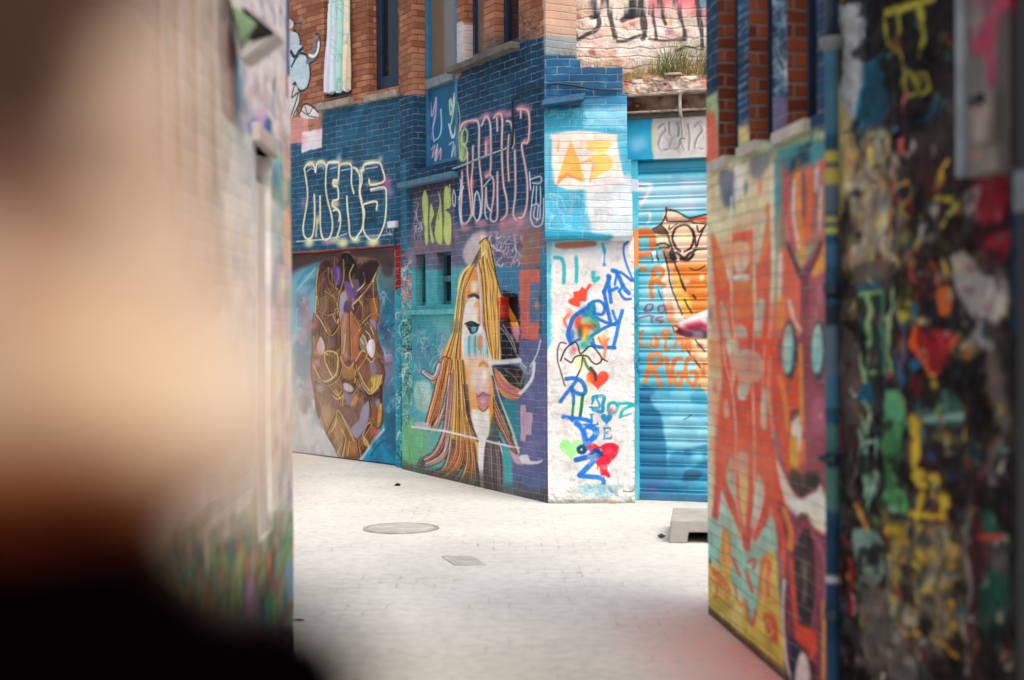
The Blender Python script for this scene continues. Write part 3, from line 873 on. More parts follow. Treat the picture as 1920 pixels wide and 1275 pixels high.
    for k in range(9):
        P.L(z(640 + k * 7, 900 + k * 4, 650 + k * 9, 960 + k * 7, 655 + k * 9, 1010), 'c89a4c', 1, 1, .7)
        P.L(z(570 + k * 8, 880 + k * 2, 575 + k * 8, 1150), '7c4430' if k % 2 else 'd08c5c', 1.1, 1, .6)
    for pl, c in (((250, 420, 330, 330, 400, 420, 420, 560, 330, 640, 240, 600), '5a3830'), ((235, 640, 330, 600, 420, 660, 440, 760, 330, 800, 230, 760), '72503a'), ((660, 560, 760, 480, 830, 480, 830, 620, 720, 640), '4c2a2c'), ((650, 700, 700, 720, 690, 860, 660, 940, 600, 820), '7c4632'), ((300, 830, 400, 780, 440, 900, 380, 1000, 310, 960), '7a5a44'), ((330, 1010, 430, 960, 450, 1140, 360, 1150), '64463a'), ((700, 1000, 800, 940, 830, 1050, 760, 1020), '5e4430'), ((640, 1260, 720, 1200, 740, 1340, 700, 1480, 640, 1380), '6b3a2c'), ((230, 1480, 330, 1500, 400, 1600, 330, 1700, 230, 1620), '8d6b54'), ((460, 1660, 560, 1680, 600, 1780, 540, 1880, 460, 1780), '6b4a48'), ((700, 2000, 780, 1900, 840, 1930, 740, 2100), '9a5a38'), ((520, 2020, 610, 2080, 650, 2220, 520, 2220), 'a8663c'), ((380, 1960, 450, 1780, 540, 1900, 480, 2120), 'a67c54')):
        P.Fl(z(*pl), c, 2.5, .35, False); q_ = z(*pl); P.L(np.vstack([q_, q_[:1]]), '2e1c1a', 1.6, 1.3, .8, False); P.L(np.vstack([q_, q_[:1]]) + (1.4, 1.0), 'd0a860', .9, 1.0, .75, False)
    # eyes
    P.Fl(z(230, 1110, 270, 1010, 310, 1090, 300, 1180, 260, 1190), 'c9b7b0', 3, 1); P.L(z(220, 1160, 235, 1080, 270, 1005, 315, 1080, 330, 1160), '4a342c', 2.5, 1.5); P.S(602, 652, 5, 9, 'eae2e4', .95)
    P.Fl(z(725, 1120, 740, 1060, 790, 1035, 815, 1090, 810, 1200, 780, 1230, 740, 1180), 'ded4d8', 3, 1); P.L(z(720, 1120, 745, 1055, 790, 1030, 820, 1090, 812, 1190, 785, 1240, 735, 1180, 720, 1120), '5a2a2c', 2.6, 1.4); P.S(697, 653, 5, 12, 'f4eef0', .9)
    P.Fl(z(660, 1030, 700, 1010, 730, 1060, 715, 1170, 670, 1140), '9c8a72', 3, .9); P.Fl(z(680, 960, 740, 900, 820, 960, 820, 1050, 760, 1000), '6f5234', 3, .9)
    for l in ((690, 1000, 720, 1040, 730, 1090), (720, 960, 760, 1000, 770, 1040), (770, 920, 800, 990), (670, 1040, 700, 1090), (230, 800, 270, 850, 300, 900), (300, 910, 330, 960)):
        P.L(z(*l), 'e6d7a4', 2.2, 1.2, .9)
    # cheek rings
    for c in ((200, 1300, 260, 1420, 310, 1465, 400, 1420, 440, 1330, 435, 1190, 350, 1160, 310, 1180), (310, 1180, 320, 1280, 390, 1420), (330, 1190, 420, 1230, 440, 1330), (330, 1290, 380, 1390), (345, 1260, 400, 1370)):
        P.L(z(*c), 'e2cf82', 2.6, 1.2, .9)
    P.Fl(z(345, 1200, 420, 1200, 430, 1310, 390, 1380, 340, 1280), '7d4f34', 4, .8)
    P.L(z(215, 1240, 250, 1380, 300, 1480), '4a3226', 2, 1.5, .8)
    P.Fl(z(640, 1260, 700, 1160, 730, 1200, 700, 1300, 650, 1370), '8e4f36', 3, .9); P.Fl(z(740, 1290, 800, 1230, 860, 1290, 870, 1380, 800, 1410, 750, 1360), '7b5a66', 3, .9); P.Fl(z(760, 1270, 790, 1280, 800, 1260, 830, 1330, 820, 1390, 780, 1400), 'a08a94', 3, .7)
    P.Fl(z(770, 1420, 880, 1400, 860, 1500, 800, 1570, 740, 1540), 'c2a24c', 3, .9)
    for l in ((620, 1260, 680, 1160, 720, 1170), (625, 1300, 650, 1420, 750, 1580, 840, 1520, 880, 1400), (655, 1370, 700, 1470, 760, 1560), (640, 1350, 720, 1230, 735, 1180), (740, 1230, 780, 1270, 810, 1230), (620, 1330, 615, 1460, 600, 1480), (780, 1440, 780, 1560), (810, 1430, 800, 1540), (850, 1420, 830, 1510)):
        P.L(z(*l), 'e0c470', 2.4, 1.2, .9)
    for l in ((610, 1250, 640, 1400, 740, 1600, 860, 1560, 910, 1380, 850, 1240), (650, 1430, 560, 1400, 500, 1460), (600, 1480, 690, 1580, 740, 1600)):
        P.L(z(*l), '3c2722', 3, 1.6, .85)
    P.hatch(z(350, 1180, 330, 1280, 390, 1400), z(430, 1190, 440, 1310, 400, 1410), 7, ['5c3a26', 'b08848'], 1.3, .7)
    P.hatch(z(650, 1250, 680, 1400, 760, 1540), z(730, 1220, 760, 1360, 790, 1500), 9, ['5a3424', 'a06a44', '7c4c34'], 1.4, .7)
    P.L(z(205, 780, 185, 960, 190, 1150, 180, 1320, 215, 1560, 330, 1950, 470, 2240), '4a3228', 2.4, 2, .8); P.L(z(845, 330, 820, 460, 850, 650, 850, 800, 828, 960, 890, 1200), '4a3228', 2.4, 2, .8)
    for x, y, rx, ry, c, a in ((300, 700, 10, 22, '94705c', .6), (380, 1080, 9, 16, '8a6a5e', .6), (500, 980, 4, 34, 'c08c74', .8), (610, 1050, 5, 26, 'b87050', .7), (760, 720, 10, 18, '8f5e48', .6), (700, 1340, 7, 18, 'a06c54', .6), (300, 1330, 8, 18, 'a07454', .7), (330, 1800, 14, 26, 'c09c78', .7), (450, 1980, 10, 22, 'b88c5e', .7), (600, 2120, 12, 14, 'c07c4c', .7), (680, 1760, 6, 24, 'b4a8b8', .6), (270, 1150, 6, 18, 'b08468', .6), (800, 1120, 5, 22, 'c89474', .6), (330, 480, 8, 18, '4a2c2c', .6), (720, 420, 14, 14, '241618', .7)):
        q = z(x, y)[0]; P.S(q[0], q[1], rx, ry, c, a)
    for l in ((450, 780, 470, 1000, 465, 1230), (560, 760, 565, 1000, 570, 1240), (230, 1460, 330, 1500, 440, 1430, 480, 1300), (650, 1500, 560, 1650, 600, 1840, 580, 1940), (300, 560, 420, 640), (240, 760, 330, 800, 440, 760), (310, 960, 380, 1000, 450, 900), (690, 860, 780, 780, 840, 800), (460, 1650, 470, 1800, 570, 1940), (760, 1660, 780, 1850, 690, 2010), (330, 1990, 440, 1760), (520, 2020, 470, 2230), (640, 2060, 660, 2220)):
        P.L(z(*l), '2a1818', 2.6, 1.6, .8); P.L(z(*l) + (1.8, .4), 'd8b468', 1.5, 1.2, .85)
    # nose, mouth, chin
    P.Fl(z(520, 1260, 560, 1290, 610, 1260, 560, 1330), '5b5652', 3, 1); P.L(z(470, 1220, 500, 1290, 560, 1330, 600, 1280), 'd99a60', 4, 2, .9)
    P.Fl(z(480, 1290, 540, 1330, 600, 1310, 610, 1420, 500, 1430), 'b0804c', 5, .8)
    P.Fl(z(500, 1480, 560, 1490, 600, 1540, 560, 1570, 510, 1540), 'bdb9bc', 3, 1); P.Fl(z(500, 1600, 580, 1590, 600, 1680, 540, 1700), '8f7c8c', 4, .9)
    P.Fl(z(570, 1690, 620, 1600, 640, 1650, 610, 1740), 'd09a4e', 3, .9); P.S(668, 745, 5, 8, 'd98c5c', .8)
    P.Fl(z(430, 1690, 560, 1720, 700, 1650, 640, 1850, 570, 1930, 480, 1830), '84635a', 8, .8)
    P.Fl(z(690, 1720, 755, 1660, 750, 1830, 700, 1950, 630, 2030, 570, 1940, 650, 1850), '9b90a4', 3, 1); P.L(z(755, 1650, 760, 1830, 700, 1960, 620, 2040, 560, 1930), '4f3d4e', 2, 1.5, .9)
    P.Fl(z(780, 1720, 830, 1700, 880, 1690, 885, 1850, 850, 1920, 790, 1870), '8f5436', 3, 1); P.Fl(z(850, 1720, 880, 1690, 875, 1830, 840, 1910), 'd0b04e', 3, .9); P.L(z(770, 1780, 790, 1880, 850, 1930, 890, 1860, 890, 1700), '4c3226', 2.4, 1.5, .9)
    P.S(708, 755, 6, 9, 'a59ab0', .9); P.S(705, 810, 8, 9, 'e05a5a', .8)
    for l in ((360, 1980, 420, 1890, 440, 1750, 540, 1900, 610, 2060), (380, 1960, 430, 1840), (480, 1800, 600, 2050), (690, 2000, 730, 1900, 770, 1870), (490, 2220, 520, 2040, 480, 1940), (540, 2200, 560, 2060), (400, 1560, 440, 1600, 480, 1560), (390, 1600, 440, 1640, 500, 1600), (420, 1540, 470, 1640), (500, 1580, 490, 1700), (440, 2180, 480, 2090)):
        P.L(z(*l), 'dcbf78', 2, 1.2, .9)
    for k in range(10):
        P.L(z(690 + k * 6, 1990 + k * 8, 700 + k * 7, 2080 + k * 6), 'e6c880', 1.2, 1, .8)
    P.S(600, 728, 9, 8, '9f8c98', .8); P.S(593, 660, 6, 8, 'e88c94', .6); P.S(594, 681, 7, 9, 'c890b4', .7); P.S(586, 610, 6, 8, 'e07a6a', .6)
    P.scrawl((615, 722, 690, 760), ['5a443c', 'b7a58c', '8e7a86'], 22, 1.3, 25, 12, .6)
    P.scrawl((590, 500, 720, 860), ['5c3a2c', 'c9a05c', 'a37a58', '6e4a50'], 110, 1.0, 26, 16, .45)
    P.noise('d8c8b0', .5, .5, .9, .35, 27, (560, 700, 660, 870))


paint_G()
G.build("garage_door", M_boardpaint, bld, t=0.04, back='grid')

# ------------------------------------------------------------------ short face (wall B) with the painted girl


def paint_B():
    P = B
    P.col[..., :3] = hexc('b98a66'); P.col[..., 3] = 0
    P.Fl([(745, 179), (790, 176), (858, 150), (872, 120), (905, 106), (974, 78), (1000, 73), (1040, 62), (1050, 960), (745, 960)], '1a4360', 2, 1, False, rag=2)
    P.noise('265a78', .3, .5, .75, .6, 31, (752, 80, 1030, 450))
    P.noise('122f46', .35, .52, .72, .7, 32, (752, 80, 1030, 450))
    P.brickvar(.07, seed=4)
    P.Fl([(853, 50), (872, 45), (872, 112), (853, 118)], 'd9d2d4', 4, .8, rag=4)
    P.scrawl((972, 22, 1014, 70), ['3a2c24'], 22, 2, 33, 16, .8)
    P.Fl([(1018, -20), (1034, -20), (1034, 100), (1020, 104)], 'd8d0c4', 2, .6, False, rag=2)
    # mid band: pinkish and grey brick under the letters
    P.Fl([(752, 470), (1030, 400), (1030, 500), (752, 580)], '7c7186', 14, .75, False, rag=8)
    P.noise('a98a94', .2, .45, .65, .7, 34, (752, 420, 1030, 510))
    # lower half grounds
    P.Fl([(752, 505), (870, 500), (860, 960), (752, 960)], '47a3ac', 8, .95, False, rag=5)
    P.noise('2c6f9a', .2, .5, .65, .7, 35, (770, 590, 880, 690))
    P.noise('7ec4c2', .25, .5, .7, .7, 36, (770, 560, 880, 900))
    P.Fl([(965, 640), (1040, 620), (1040, 960), (930, 950)], '646690', 8, 1, False, rag=4)
    P.Fl([(955, 885), (1040, 900), (1040, 960), (940, 950)], '5f6f94', 10, .8, False)
    P.Fl([(925, 500), (985, 497), (985, 560), (930, 570)], '3d7b9c', 5, .95, False, rag=2)
    P.noise('8f8fae', .2, .5, .7, .5, 37, (960, 650, 1030, 930))
    z = Z(770, 430, 4.904)
    P.Fl(z(1000, 375, 1190, 370, 1185, 1020, 1005, 1020), 'd86a58', 4, .92, False, rag=4)
    P.Fl(z(1105, 490, 1180, 500, 1180, 850, 1100, 850), '46719a', 5, .9, False, rag=4); P.S(1006, 572, 5, 10, 'd99a6a', .7)
    P.Fl(z(1000, 0, 1200, 0, 1200, 340, 1010, 350), '7d6e62', 6, .8, False, rag=4); P.noise('b06a5a', .12, .5, .62, .7, 38, (975, 430, 1016, 500)); P.S(997, 452, 8, 9, '5f9c98', .7); P.S(992, 470, 6, 12, '6a7a4c', .7)
    P.Fl(z(1190, 200, 1290, 200, 1290, 1000, 1200, 1000), '3b86a4', 5, .8, False)
    P.scrawl((772, 620, 850, 700), ['d4dcd8', '2f7c98', 'c07a78', '8c6a98', 'b8d4cc'], 60, 1.6, 39, 12, .6)
    P.scrawl((905, 440, 980, 500), ['e4dcdc', 'd98a90', '9c6a80', 'b8d0e0', '5a4a62'], 46, 2, 40, 13, .7)
    P.Fl(z(480, 250, 490, 170, 550, 70, 620, 20, 690, 20, 640, 110, 620, 250, 540, 340), 'cfc1bd', 7, .85)
    P.Fl(z(640, 60, 690, 30, 690, 90, 640, 110), 'dfc68c', 3, .8); P.L(z(690, 30, 720, 60, 690, 80), '4a3f4c', 2, 1.2, .8)
    P.scrawl((902, 436, 950, 470), ['efe8ea', 'e6c8d0'], 20, 2, 41, 12, .8)
    # pilaster scribbles down the left
    P.Fl([(752, 520), (772, 515), (772, 960), (752, 960)], '58a49c', 5, .9, False, rag=3)
    P.Fl([(752, 520), (772, 515), (772, 560), (752, 565)], 'a86a6c', 3, .8, False); P.Fl([(752, 790), (775, 785), (775, 960), (752, 960)], '7cc489', 6, .9, False)
    P.scrawl((752, 470, 771, 600), ['c9d4d0', '3a7c90', 'b06a74', 'e0e0dc', '2c3f4c'], 60, 1.5, 42, 9)
    P.scrawl((752, 590, 771, 720), ['1d2c34', 'e4e8e4', '2c4450', '62b0b4'], 90, 1.6, 43, 9)
    P.scrawl((752, 700, 772, 880), ['2a5f5c', 'a6d0b0', '1f4c50', 'c8d8bc'], 60, 1.6, 44, 12)
    P.L([(762, 790), (757, 840), (760, 880), (766, 850), (762, 800), (770, 860)], '2a4f3c', 2, 1.2, .8)
    P.Fl([(752, 300), (762, 300), (764, 470), (752, 470)], '2b86a0', 4, .5, False)
    # dark panel with yellow-green tag
    P.Fl([(775, 352), (853, 334), (853, 455), (848, 472), (775, 480)], '565066', 3, .95, False, rag=2)
    P.Fl([(775, 352), (853, 334), (853, 352), (775, 372)], '3b3448', 4, .9, False); P.Fl([(775, 452), (848, 445), (848, 470), (775, 478)], '7a6a7c', 4, .9, False)
    P.scrawl((776, 380, 792, 450), ['b8b0c4', 'cfc8d4'], 14, 1.4, 45, 12, .7)
    z2 = Z(770, 160, 3.98)
    yg = 'c3d16e'
    for l in ((105, 780, 130, 850, 128, 1000, 130, 1170, 110, 1175, 95, 1000, 85, 860), (150, 880, 175, 960, 150, 1040, 175, 1160, 150, 1160, 140, 1000), (205, 790, 225, 850, 235, 1000, 235, 1170, 205, 1180, 180, 1120, 190, 1000, 215, 880), (250, 780, 290, 770, 300, 900, 260, 930, 300, 980, 300, 1160, 270, 1190, 245, 1120, 250, 1000)):
        P.Fl(z2(*l), yg, 2.5, .95)
    for l in ((150, 860, 170, 930), (105, 1050, 105, 1090), (150, 1050, 190, 1040), (205, 960, 210, 1000)):
        P.L(z2(*l), '5c5a5c', 2, 1.2, .6)
    P.L(z2(320, 780, 335, 830, 330, 900, 318, 890, 312, 830, 322, 780), 'd8dce4', 2, 1.2, .9); P.L(z2(290, 740, 296, 790), 'd8dce4', 1.6)
    P.L(z2(370, 700, 380, 820, 370, 1000, 390, 1060), 'cfd6e4', 3, 1.5, .8)
    # pink outlined letters over the blue
    z = Z(850, 180, 4.904)
    pk, cr = 'd8889a', 'f0dcc0'
    P.S(853, 250, 6, 30, 'b8c88a', .7); P.S(866, 270, 8, 30, 'b4cc8c', .6); P.S(866, 290, 8, 16, 'c4d890', .7)
    P.L(z(110, 300, 130, 340, 120, 430, 80, 440, 75, 360, 100, 300), 'c4d890', 4, 2, .8); P.L(z(90, 440, 125, 500, 100, 590, 60, 560), 'c4d890', 4, 2, .8); P.L(z(40, 60, 60, 200, 50, 400, 70, 590), 'c4d890', 3, 2, .6)
    for q in ((100, 260, 10, 8), (190, 225, 12, 6), (295, 185, 14, 9), (430, 160, 15, 9), (510, 165, 12, 7), (620, 110, 12, 10), (680, 130, 9, 10), (310, 420, 8, 12), (310, 510, 7, 12), (665, 410, 10, 6), (110, 1220, 14, 7), (260, 1170, 14, 9), (450, 1180, 12, 10), (540, 1150, 12, 7), (610, 1170, 10, 10), (310, 720, 8, 10), (170, 800, 6, 12)):
        c = z(q[0], q[1])[0]; P.S(c[0], c[1], q[2], q[3], pk, .8)
    for i, l in enumerate(((60, 320, 90, 250, 190, 225, 235, 270, 235, 560, 260, 800, 265, 950, 250, 1100, 210, 1160), (130, 520, 130, 700, 150, 900, 165, 1080, 120, 1170, 80, 1160, 70, 1050, 80, 850, 80, 700), (180, 460, 178, 650, 165, 800, 180, 1000, 175, 1100),
                           (260, 270, 300, 190, 335, 240, 345, 400, 340, 690, 300, 740), (300, 430, 300, 540), (370, 200, 420, 160, 450, 220, 445, 480, 460, 800, 490, 950, 490, 1080, 440, 1140), (400, 200, 405, 320), (490, 230, 530, 250, 560, 400, 545, 480),
                           (510, 360, 500, 560, 510, 780), (565, 500, 570, 700, 570, 900, 550, 1080, 580, 1140), (620, 130, 620, 200), (590, 120, 690, 150, 690, 410, 640, 430, 630, 480, 660, 640, 680, 800, 675, 1000, 640, 1110, 600, 1120),
                           (330, 720, 370, 780, 365, 960, 340, 1130, 400, 1130, 405, 900, 405, 700), (300, 840, 310, 1000, 350, 1060))):
        P.L(z(*l), pk, 5.5, 2.4, .75); P.L(z(*l), cr if i % 3 else 'cfe0d8', 2, 1.2, .9)
    for l in ((75, 780, 60, 900, 55, 1050, 80, 1180), (95, 830, 50, 950), (200, 900, 190, 1100, 230, 1140, 250, 1000, 220, 880, 200, 920), (300, 860, 290, 1060, 310, 1130), (280, 830, 340, 760)):
        P.L(z(*l), 'cfdce6', 3, 1.6, .85)
    for l in ((700, 700, 710, 860), (700, 770, 800, 740, 800, 800, 730, 800), (740, 830, 720, 1000, 760, 990, 800, 1000, 800, 830), (765, 830, 760, 1000), (720, 1010, 710, 1120, 750, 1200, 820, 1160, 830, 940), (750, 1020, 740, 1110, 790, 1130, 800, 1020), (780, 1010, 770, 1150)):
        P.L(z(*l), 'd6dae8', 2.6, 1.3, .9)
    P.Fl(z(0, 1160, 600, 1160, 700, 1290, 0, 1290), 'a07a84', 6, .35, False)
    # ---------------- the girl
    z = Z(770, 430, 4.904)
    br, ye, og, dk = '8a5228', 'f6dc82', 'e08f3a', '33241c'
    P.Fl(z(850, 560, 985, 600, 1000, 930, 990, 1190, 840, 1230, 820, 800), '1b171b', 4, 1, False)
    P.Fl(z(790, 620, 880, 640, 930, 760, 930, 920, 880, 840, 800, 850), 'd8402c', 4, 1); P.Fl(z(820, 820, 900, 820, 930, 900, 820, 900), '3a2430', 6, .8)
    P.Fl(z(890, 680, 930, 720, 985, 850, 1000, 960, 960, 930, 920, 860), 'efa028', 3, 1); P.L(z(900, 700, 950, 800, 990, 900), 'fbe0a0', 2, 1.2, .8); P.Fl(z(930, 910, 1000, 900, 990, 1040, 950, 990), 'd8889c', 5, .9)
    for l in ((830, 910, 890, 980, 950, 1100, 990, 1180), (850, 880, 930, 1010), (930, 980, 970, 1120)):
        P.L(z(*l), 'a9a6aa', 3, 2.4, .75)
    face = z(600, 350, 640, 440, 650, 650, 665, 880, 700, 1000, 740, 1200, 720, 1400, 470, 1400, 465, 1100, 480, 850, 500, 700, 510, 520, 550, 400)
    P.Fl(face, 'f1e4da', 2, 1)
    P.Fl(z(555, 400, 600, 355, 640, 470, 645, 640, 600, 600, 540, 620, 505, 660, 515, 520), 'ee9140', 5, .95); P.S(889, 538, 9, 14, 'f8ecdc', .95); P.S(880, 520, 6, 12, 'f4b45c', .7)
    P.Fl(z(585, 690, 645, 660, 665, 830, 640, 880, 610, 820), 'e88a40', 4, .95); P.S(893, 585, 6, 20, 'f6eee8', .8)
    P.L(z(540, 618, 585, 603, 625, 628), '3a3230', 7, 2, .95); P.L(z(505, 680, 545, 620), 'e8a860', 2, 1.2, .8)
    P.Fl(z(510, 875, 570, 858, 625, 880, 610, 940, 560, 965, 535, 930), '2c3a46', 2, 1); P.Fl(z(560, 900, 600, 900, 595, 940, 565, 945), '4cb0c4', 1.5, 1); P.L(z(500, 870, 560, 850, 630, 880), '15181c', 3, 1.2)
    P.Fl(z(495, 1000, 560, 970, 650, 960, 735, 985, 740, 1190, 640, 1210, 500, 1180), '7cc4cc', 7, .7, False)
    for k in range(8):
        P.L(z(510 + k * 28, 985, 508 + k * 28, 1100, 514 + k * 28, 1190), '2f92aa' if k % 2 else 'cfeaec', 2.4, 1.2, .85)
    P.Fl(z(620, 990, 655, 985, 650, 1080, 620, 1110), 'f0923c', 3, 1); P.L(z(655, 1100, 660, 1210), 'f4e0b0', 2)
    # hair: right fall
    hr = z(635, 120, 680, 80, 725, 120, 760, 290, 790, 420, 835, 600, 800, 650, 815, 800, 820, 1010, 825, 1215, 740, 1200, 690, 980, 665, 800, 650, 600, 640, 450, 615, 310)
    P.Fl(hr, 'eeb457', 2, 1)
    for k in range(13):
        t = k / 12
        wv = 9 * math.sin(k * 2.1)
        a = np.array([[655 + 55 * t, 110 + 10 * abs(t - .5)], [640 + 115 * t + wv, 300], [650 + 150 * t - wv, 480], [655 + 160 * t + wv, 640], [680 + 135 * t - wv, 900], [735 + 85 * t + wv, 1190]])
        P.L(z(*a.ravel()), (ye, br, 'f4c968', dk, og)[k % 5], 2.2 if k % 2 else 1.5, 1.1, .85)
    P.L(z(615, 330, 630, 480, 645, 700, 655, 900, 690, 1100), 'd9cfe0', 4, 2, .9); P.L(z(625, 300, 660, 480, 670, 760, 700, 980), '6a3f2c', 2, 1.2, .9)
    P.L(z(635, 130, 650, 110, 690, 85, 730, 150, 760, 300, 800, 480, 835, 600), '2a2320', 2.4, 1.2, .9)
    P.Fl(z(660, 110, 720, 120, 700, 200, 650, 260, 635, 200), 'e6c870', 4, .8); P.L(z(660, 240, 690, 200, 700, 260), 'fbeac0', 3, 2, .9)
    # hair: left fall
    hl = z(610, 290, 550, 340, 480, 400, 440, 520, 415, 700, 405, 860, 380, 960, 330, 1050, 240, 1275, 200, 1420, 480, 1420, 470, 1100, 470, 900, 490, 720, 510, 540, 570, 390)
    P.Fl(hl, 'd58a3e', 2, 1)
    for k in range(11):
        t = k / 10
        wv = 10 * math.sin(k * 1.7)
        a = np.array([[600 - 30 * t, 310], [560 - 90 * t + wv, 400], [505 - 70 * t, 560], [490 - 80 * t, 740], [472 - 85 * t, 930], [470 - 160 * t, 1130], [480 - 280 * t, 1400]])
        P.L(z(*a.ravel()), (ye, br, 'f0bc60', dk, 'f7e2a0')[k % 5], 2.3 if k % 2 else 1.6, 1.1, .85)
    P.L(z(540, 340, 470, 420, 435, 560), ye, 4, 1.5, .95)
    for k in range(8):
        P.L(z(560 + 12 * k, 330 - 8 * k, 600 + 6 * k, 250 - 12 * k), '3a2f38', 1.6, 1.2, .7)
    P.Fl(z(370, 860, 440, 830, 460, 920, 420, 960, 370, 950), '8a7a54', 6, .6)
    # ---------------- lower part
    z = Z(760, 680, 4.722)
    P.Fl(z(-40, 540, 120, 570, 380, 600, 390, 1090, -40, 1000), '78c287', 10, .95, False, rag=4)
    P.Fl(z(180, 420, 640, 460, 640, 1150, 180, 1060), '5fb6ae', 12, .75, False, rag=4)
    P.Fl(z(850, 330, 990, 350, 1010, 700, 900, 700), '2f8c92', 10, .85)
    P.Fl(z(90, 180, 220, 190, 215, 420, 100, 400), 'b9cfc0', 6, .8, rag=3); P.scrawl((778, 715, 806, 770), ['8ab4a8', 'd4e0cc', '90c4c0'], 20, 1.6, 46, 12, .7)
    P.Fl(z(520, 0, 740, 0, 780, 200, 797, 440, 765, 620, 690, 700, 640, 690, 590, 560, 565, 350, 550, 200), 'efab62', 5, 1); P.Fl(z(520, -60, 760, -60, 740, 60, 540, 60), 'efcdb0', 12, .8)
    P.S(893, 712, 15, 26, 'f0e6dc', .9); P.Fl(z(640, 60, 720, 30, 745, 240, 690, 300, 635, 290), 'e8c8ba', 6, .95); P.S(908, 705, 5, 14, 'f6ece6', .9); P.L(z(660, 20, 690, 0, 730, 30), 'e8822c', 6, 3, .9)
    P.Fl(z(636, 285, 690, 258, 748, 290, 748, 350, 690, 420, 648, 385), 'c88894', 5, .9); P.L(z(640, 300, 665, 290, 690, 265, 715, 285, 750, 290), '6a3a48', 1.8, 1.2); P.S(905, 752, 7, 5, 'e6b8b4', .8); P.L(z(645, 390, 690, 430, 735, 385), '3c2a2a', 2, 1.2, .9); P.S(908, 741, 6, 3, '9c5c74', .6); P.L(z(630, 270, 640, 330), '4a3a3a', 1.4, 1, .6)
    P.Fl(z(590, 430, 640, 420, 690, 440, 755, 415, 765, 560, 740, 640, 690, 700, 640, 690, 605, 590), 'f3ece2', 5, .97)
    P.Fl(z(750, 330, 795, 440, 765, 610, 745, 500), 'ef9a34', 4, .95)
    P.Fl(z(560, 640, 640, 690, 665, 800, 655, 1120, 620, 1040, 580, 860), 'f0a436', 3, 1); P.Fl(z(610, 720, 655, 740, 655, 1000, 625, 900), 'f7d080', 4, .8)
    P.Fl(z(648, 690, 716, 690, 706, 1140, 648, 1130), 'f4f0ea', 2, 1)
    P.Fl(z(714, 695, 850, 690, 885, 900, 882, 1175, 705, 1150), '5b534d', 3, 1)
    for k in range(8):
        P.L(z(740 + k * 16, 700, 745 + k * 18, 900, 750 + k * 17, 1150), ('8c8078', 'c08a98', '3c3632', '7a6a5c')[k % 4], 2, 1.3, .75)
    P.L(z(830, 700, 875, 860, 888, 1000, 880, 1150), 'e2e8ea', 3, 1.4, .9); P.Fl(z(860, 700, 930, 740, 945, 1200, 888, 1180), '45aeaa', 4, .95); P.Fl(z(805, 500, 850, 490, 900, 640, 880, 720, 830, 640), '5cbcc4', 5, .9)
    P.Fl(z(775, 460, 860, 480, 800, 700, 740, 690), '55605a', 5, .9)
    # right-hand strands
    P.Fl(z(790, 40, 860, 120, 940, 190, 1020, 235, 1030, 285, 980, 325, 900, 315, 830, 255, 800, 150), 'd67a54', 3, 1); P.Fl(z(840, 130, 920, 200, 1000, 260, 960, 290, 880, 250), 'b86a86', 4, .85); P.L(z(830, 80, 900, 170, 1000, 230), 'efc468', 2.4, 1.4, .9); P.L(z(820, 220, 890, 290, 1000, 310), 'e8a44c', 3, 1.5, .9)
    P.Fl(z(850, 20, 1000, 40, 1050, 140, 1030, 230, 930, 190, 880, 110), '2d2a28', 4, 1); P.L(z(880, 60, 960, 120, 1010, 200), '9a8a7c', 2, 1.4, .8); P.S(970, 705, 7, 5, '8a2f3a', .8)
    P.L(z(1140, 0, 1125, 130, 1060, 230, 1010, 275), 'e4e6e2', 6, 2, .95); P.L(z(1080, 10, 1050, 100, 1020, 200), '6f8a84', 5, 3, .8)
    P.L(z(745, 20, 790, 180, 830, 320, 890, 470, 950, 620, 1000, 790), 'd0ccc2', 6, 1.6, .95); P.L(z(770, 120, 820, 300, 880, 480, 940, 640), '3a3c36', 4, 2, .9); P.L(z(800, 200, 850, 360, 910, 500, 970, 680), 'b9bfa8', 3, 1.6, .85)
    P.L(z(860, 470, 900, 620, 940, 760, 960, 840), 'a86a7c', 4, 2.4, .9)
    P.Fl(z(925, 740, 960, 760, 1010, 830, 1060, 850, 1040, 900, 980, 890, 935, 820), 'd3a6b4', 4, .95); P.Fl(z(1010, 830, 1080, 815, 1110, 870, 1200, 870, 1130, 900, 1040, 890), 'e2dfdd', 2.5, .95); P.L(z(1100, 880, 1170, 890, 1210, 865), 'dfe3e6', 2.4)
    P.Fl(z(1018, 378, 1060, 372, 1070, 440, 1125, 445, 1120, 640, 1070, 640, 1060, 700, 1018, 690), 'd3abbf', 3, .9, False, rag=3); P.L(z(1045, 400, 1045, 680), 'b888a4', 2, 1.4, .6)
    for pl, c, k_ in (((330, -30, 300, 150, 250, 300, 170, 560, 225, 570, 300, 420, 370, 200, 410, -20), 'd9793a', 1), ((400, 150, 385, 420, 320, 640, 190, 870, 130, 900, 250, 895, 370, 740, 440, 500, 455, 200), 'b07c92', 2), ((475, 500, 450, 760, 390, 920, 215, 1005, 210, 1030, 330, 1060, 470, 970, 545, 820, 550, 560), 'c2683c', 3), ((560, 640, 550, 860, 500, 1010, 420, 1085, 520, 1090, 610, 940, 620, 760), 'b45c34', 4), ((780, 300, 850, 470, 920, 640, 990, 800, 930, 760, 850, 620, 790, 480), 'a86a58', 5)):
        q_ = z(*pl); P.Fl(q_, c, 3, .97); P.L(np.vstack([q_, q_[:1]]), '3a2620', 2, 1.5, .8)
        for j in range(5): P.L(q_[:len(q_) // 2] * (1 - j / 6) + q_[::-1][:len(q_) // 2] * (j / 6), ('f6d79a', '7a3f26', 'e8a05c', '3a2420', 'f0c080')[j], 1.5, 1.2, .75)
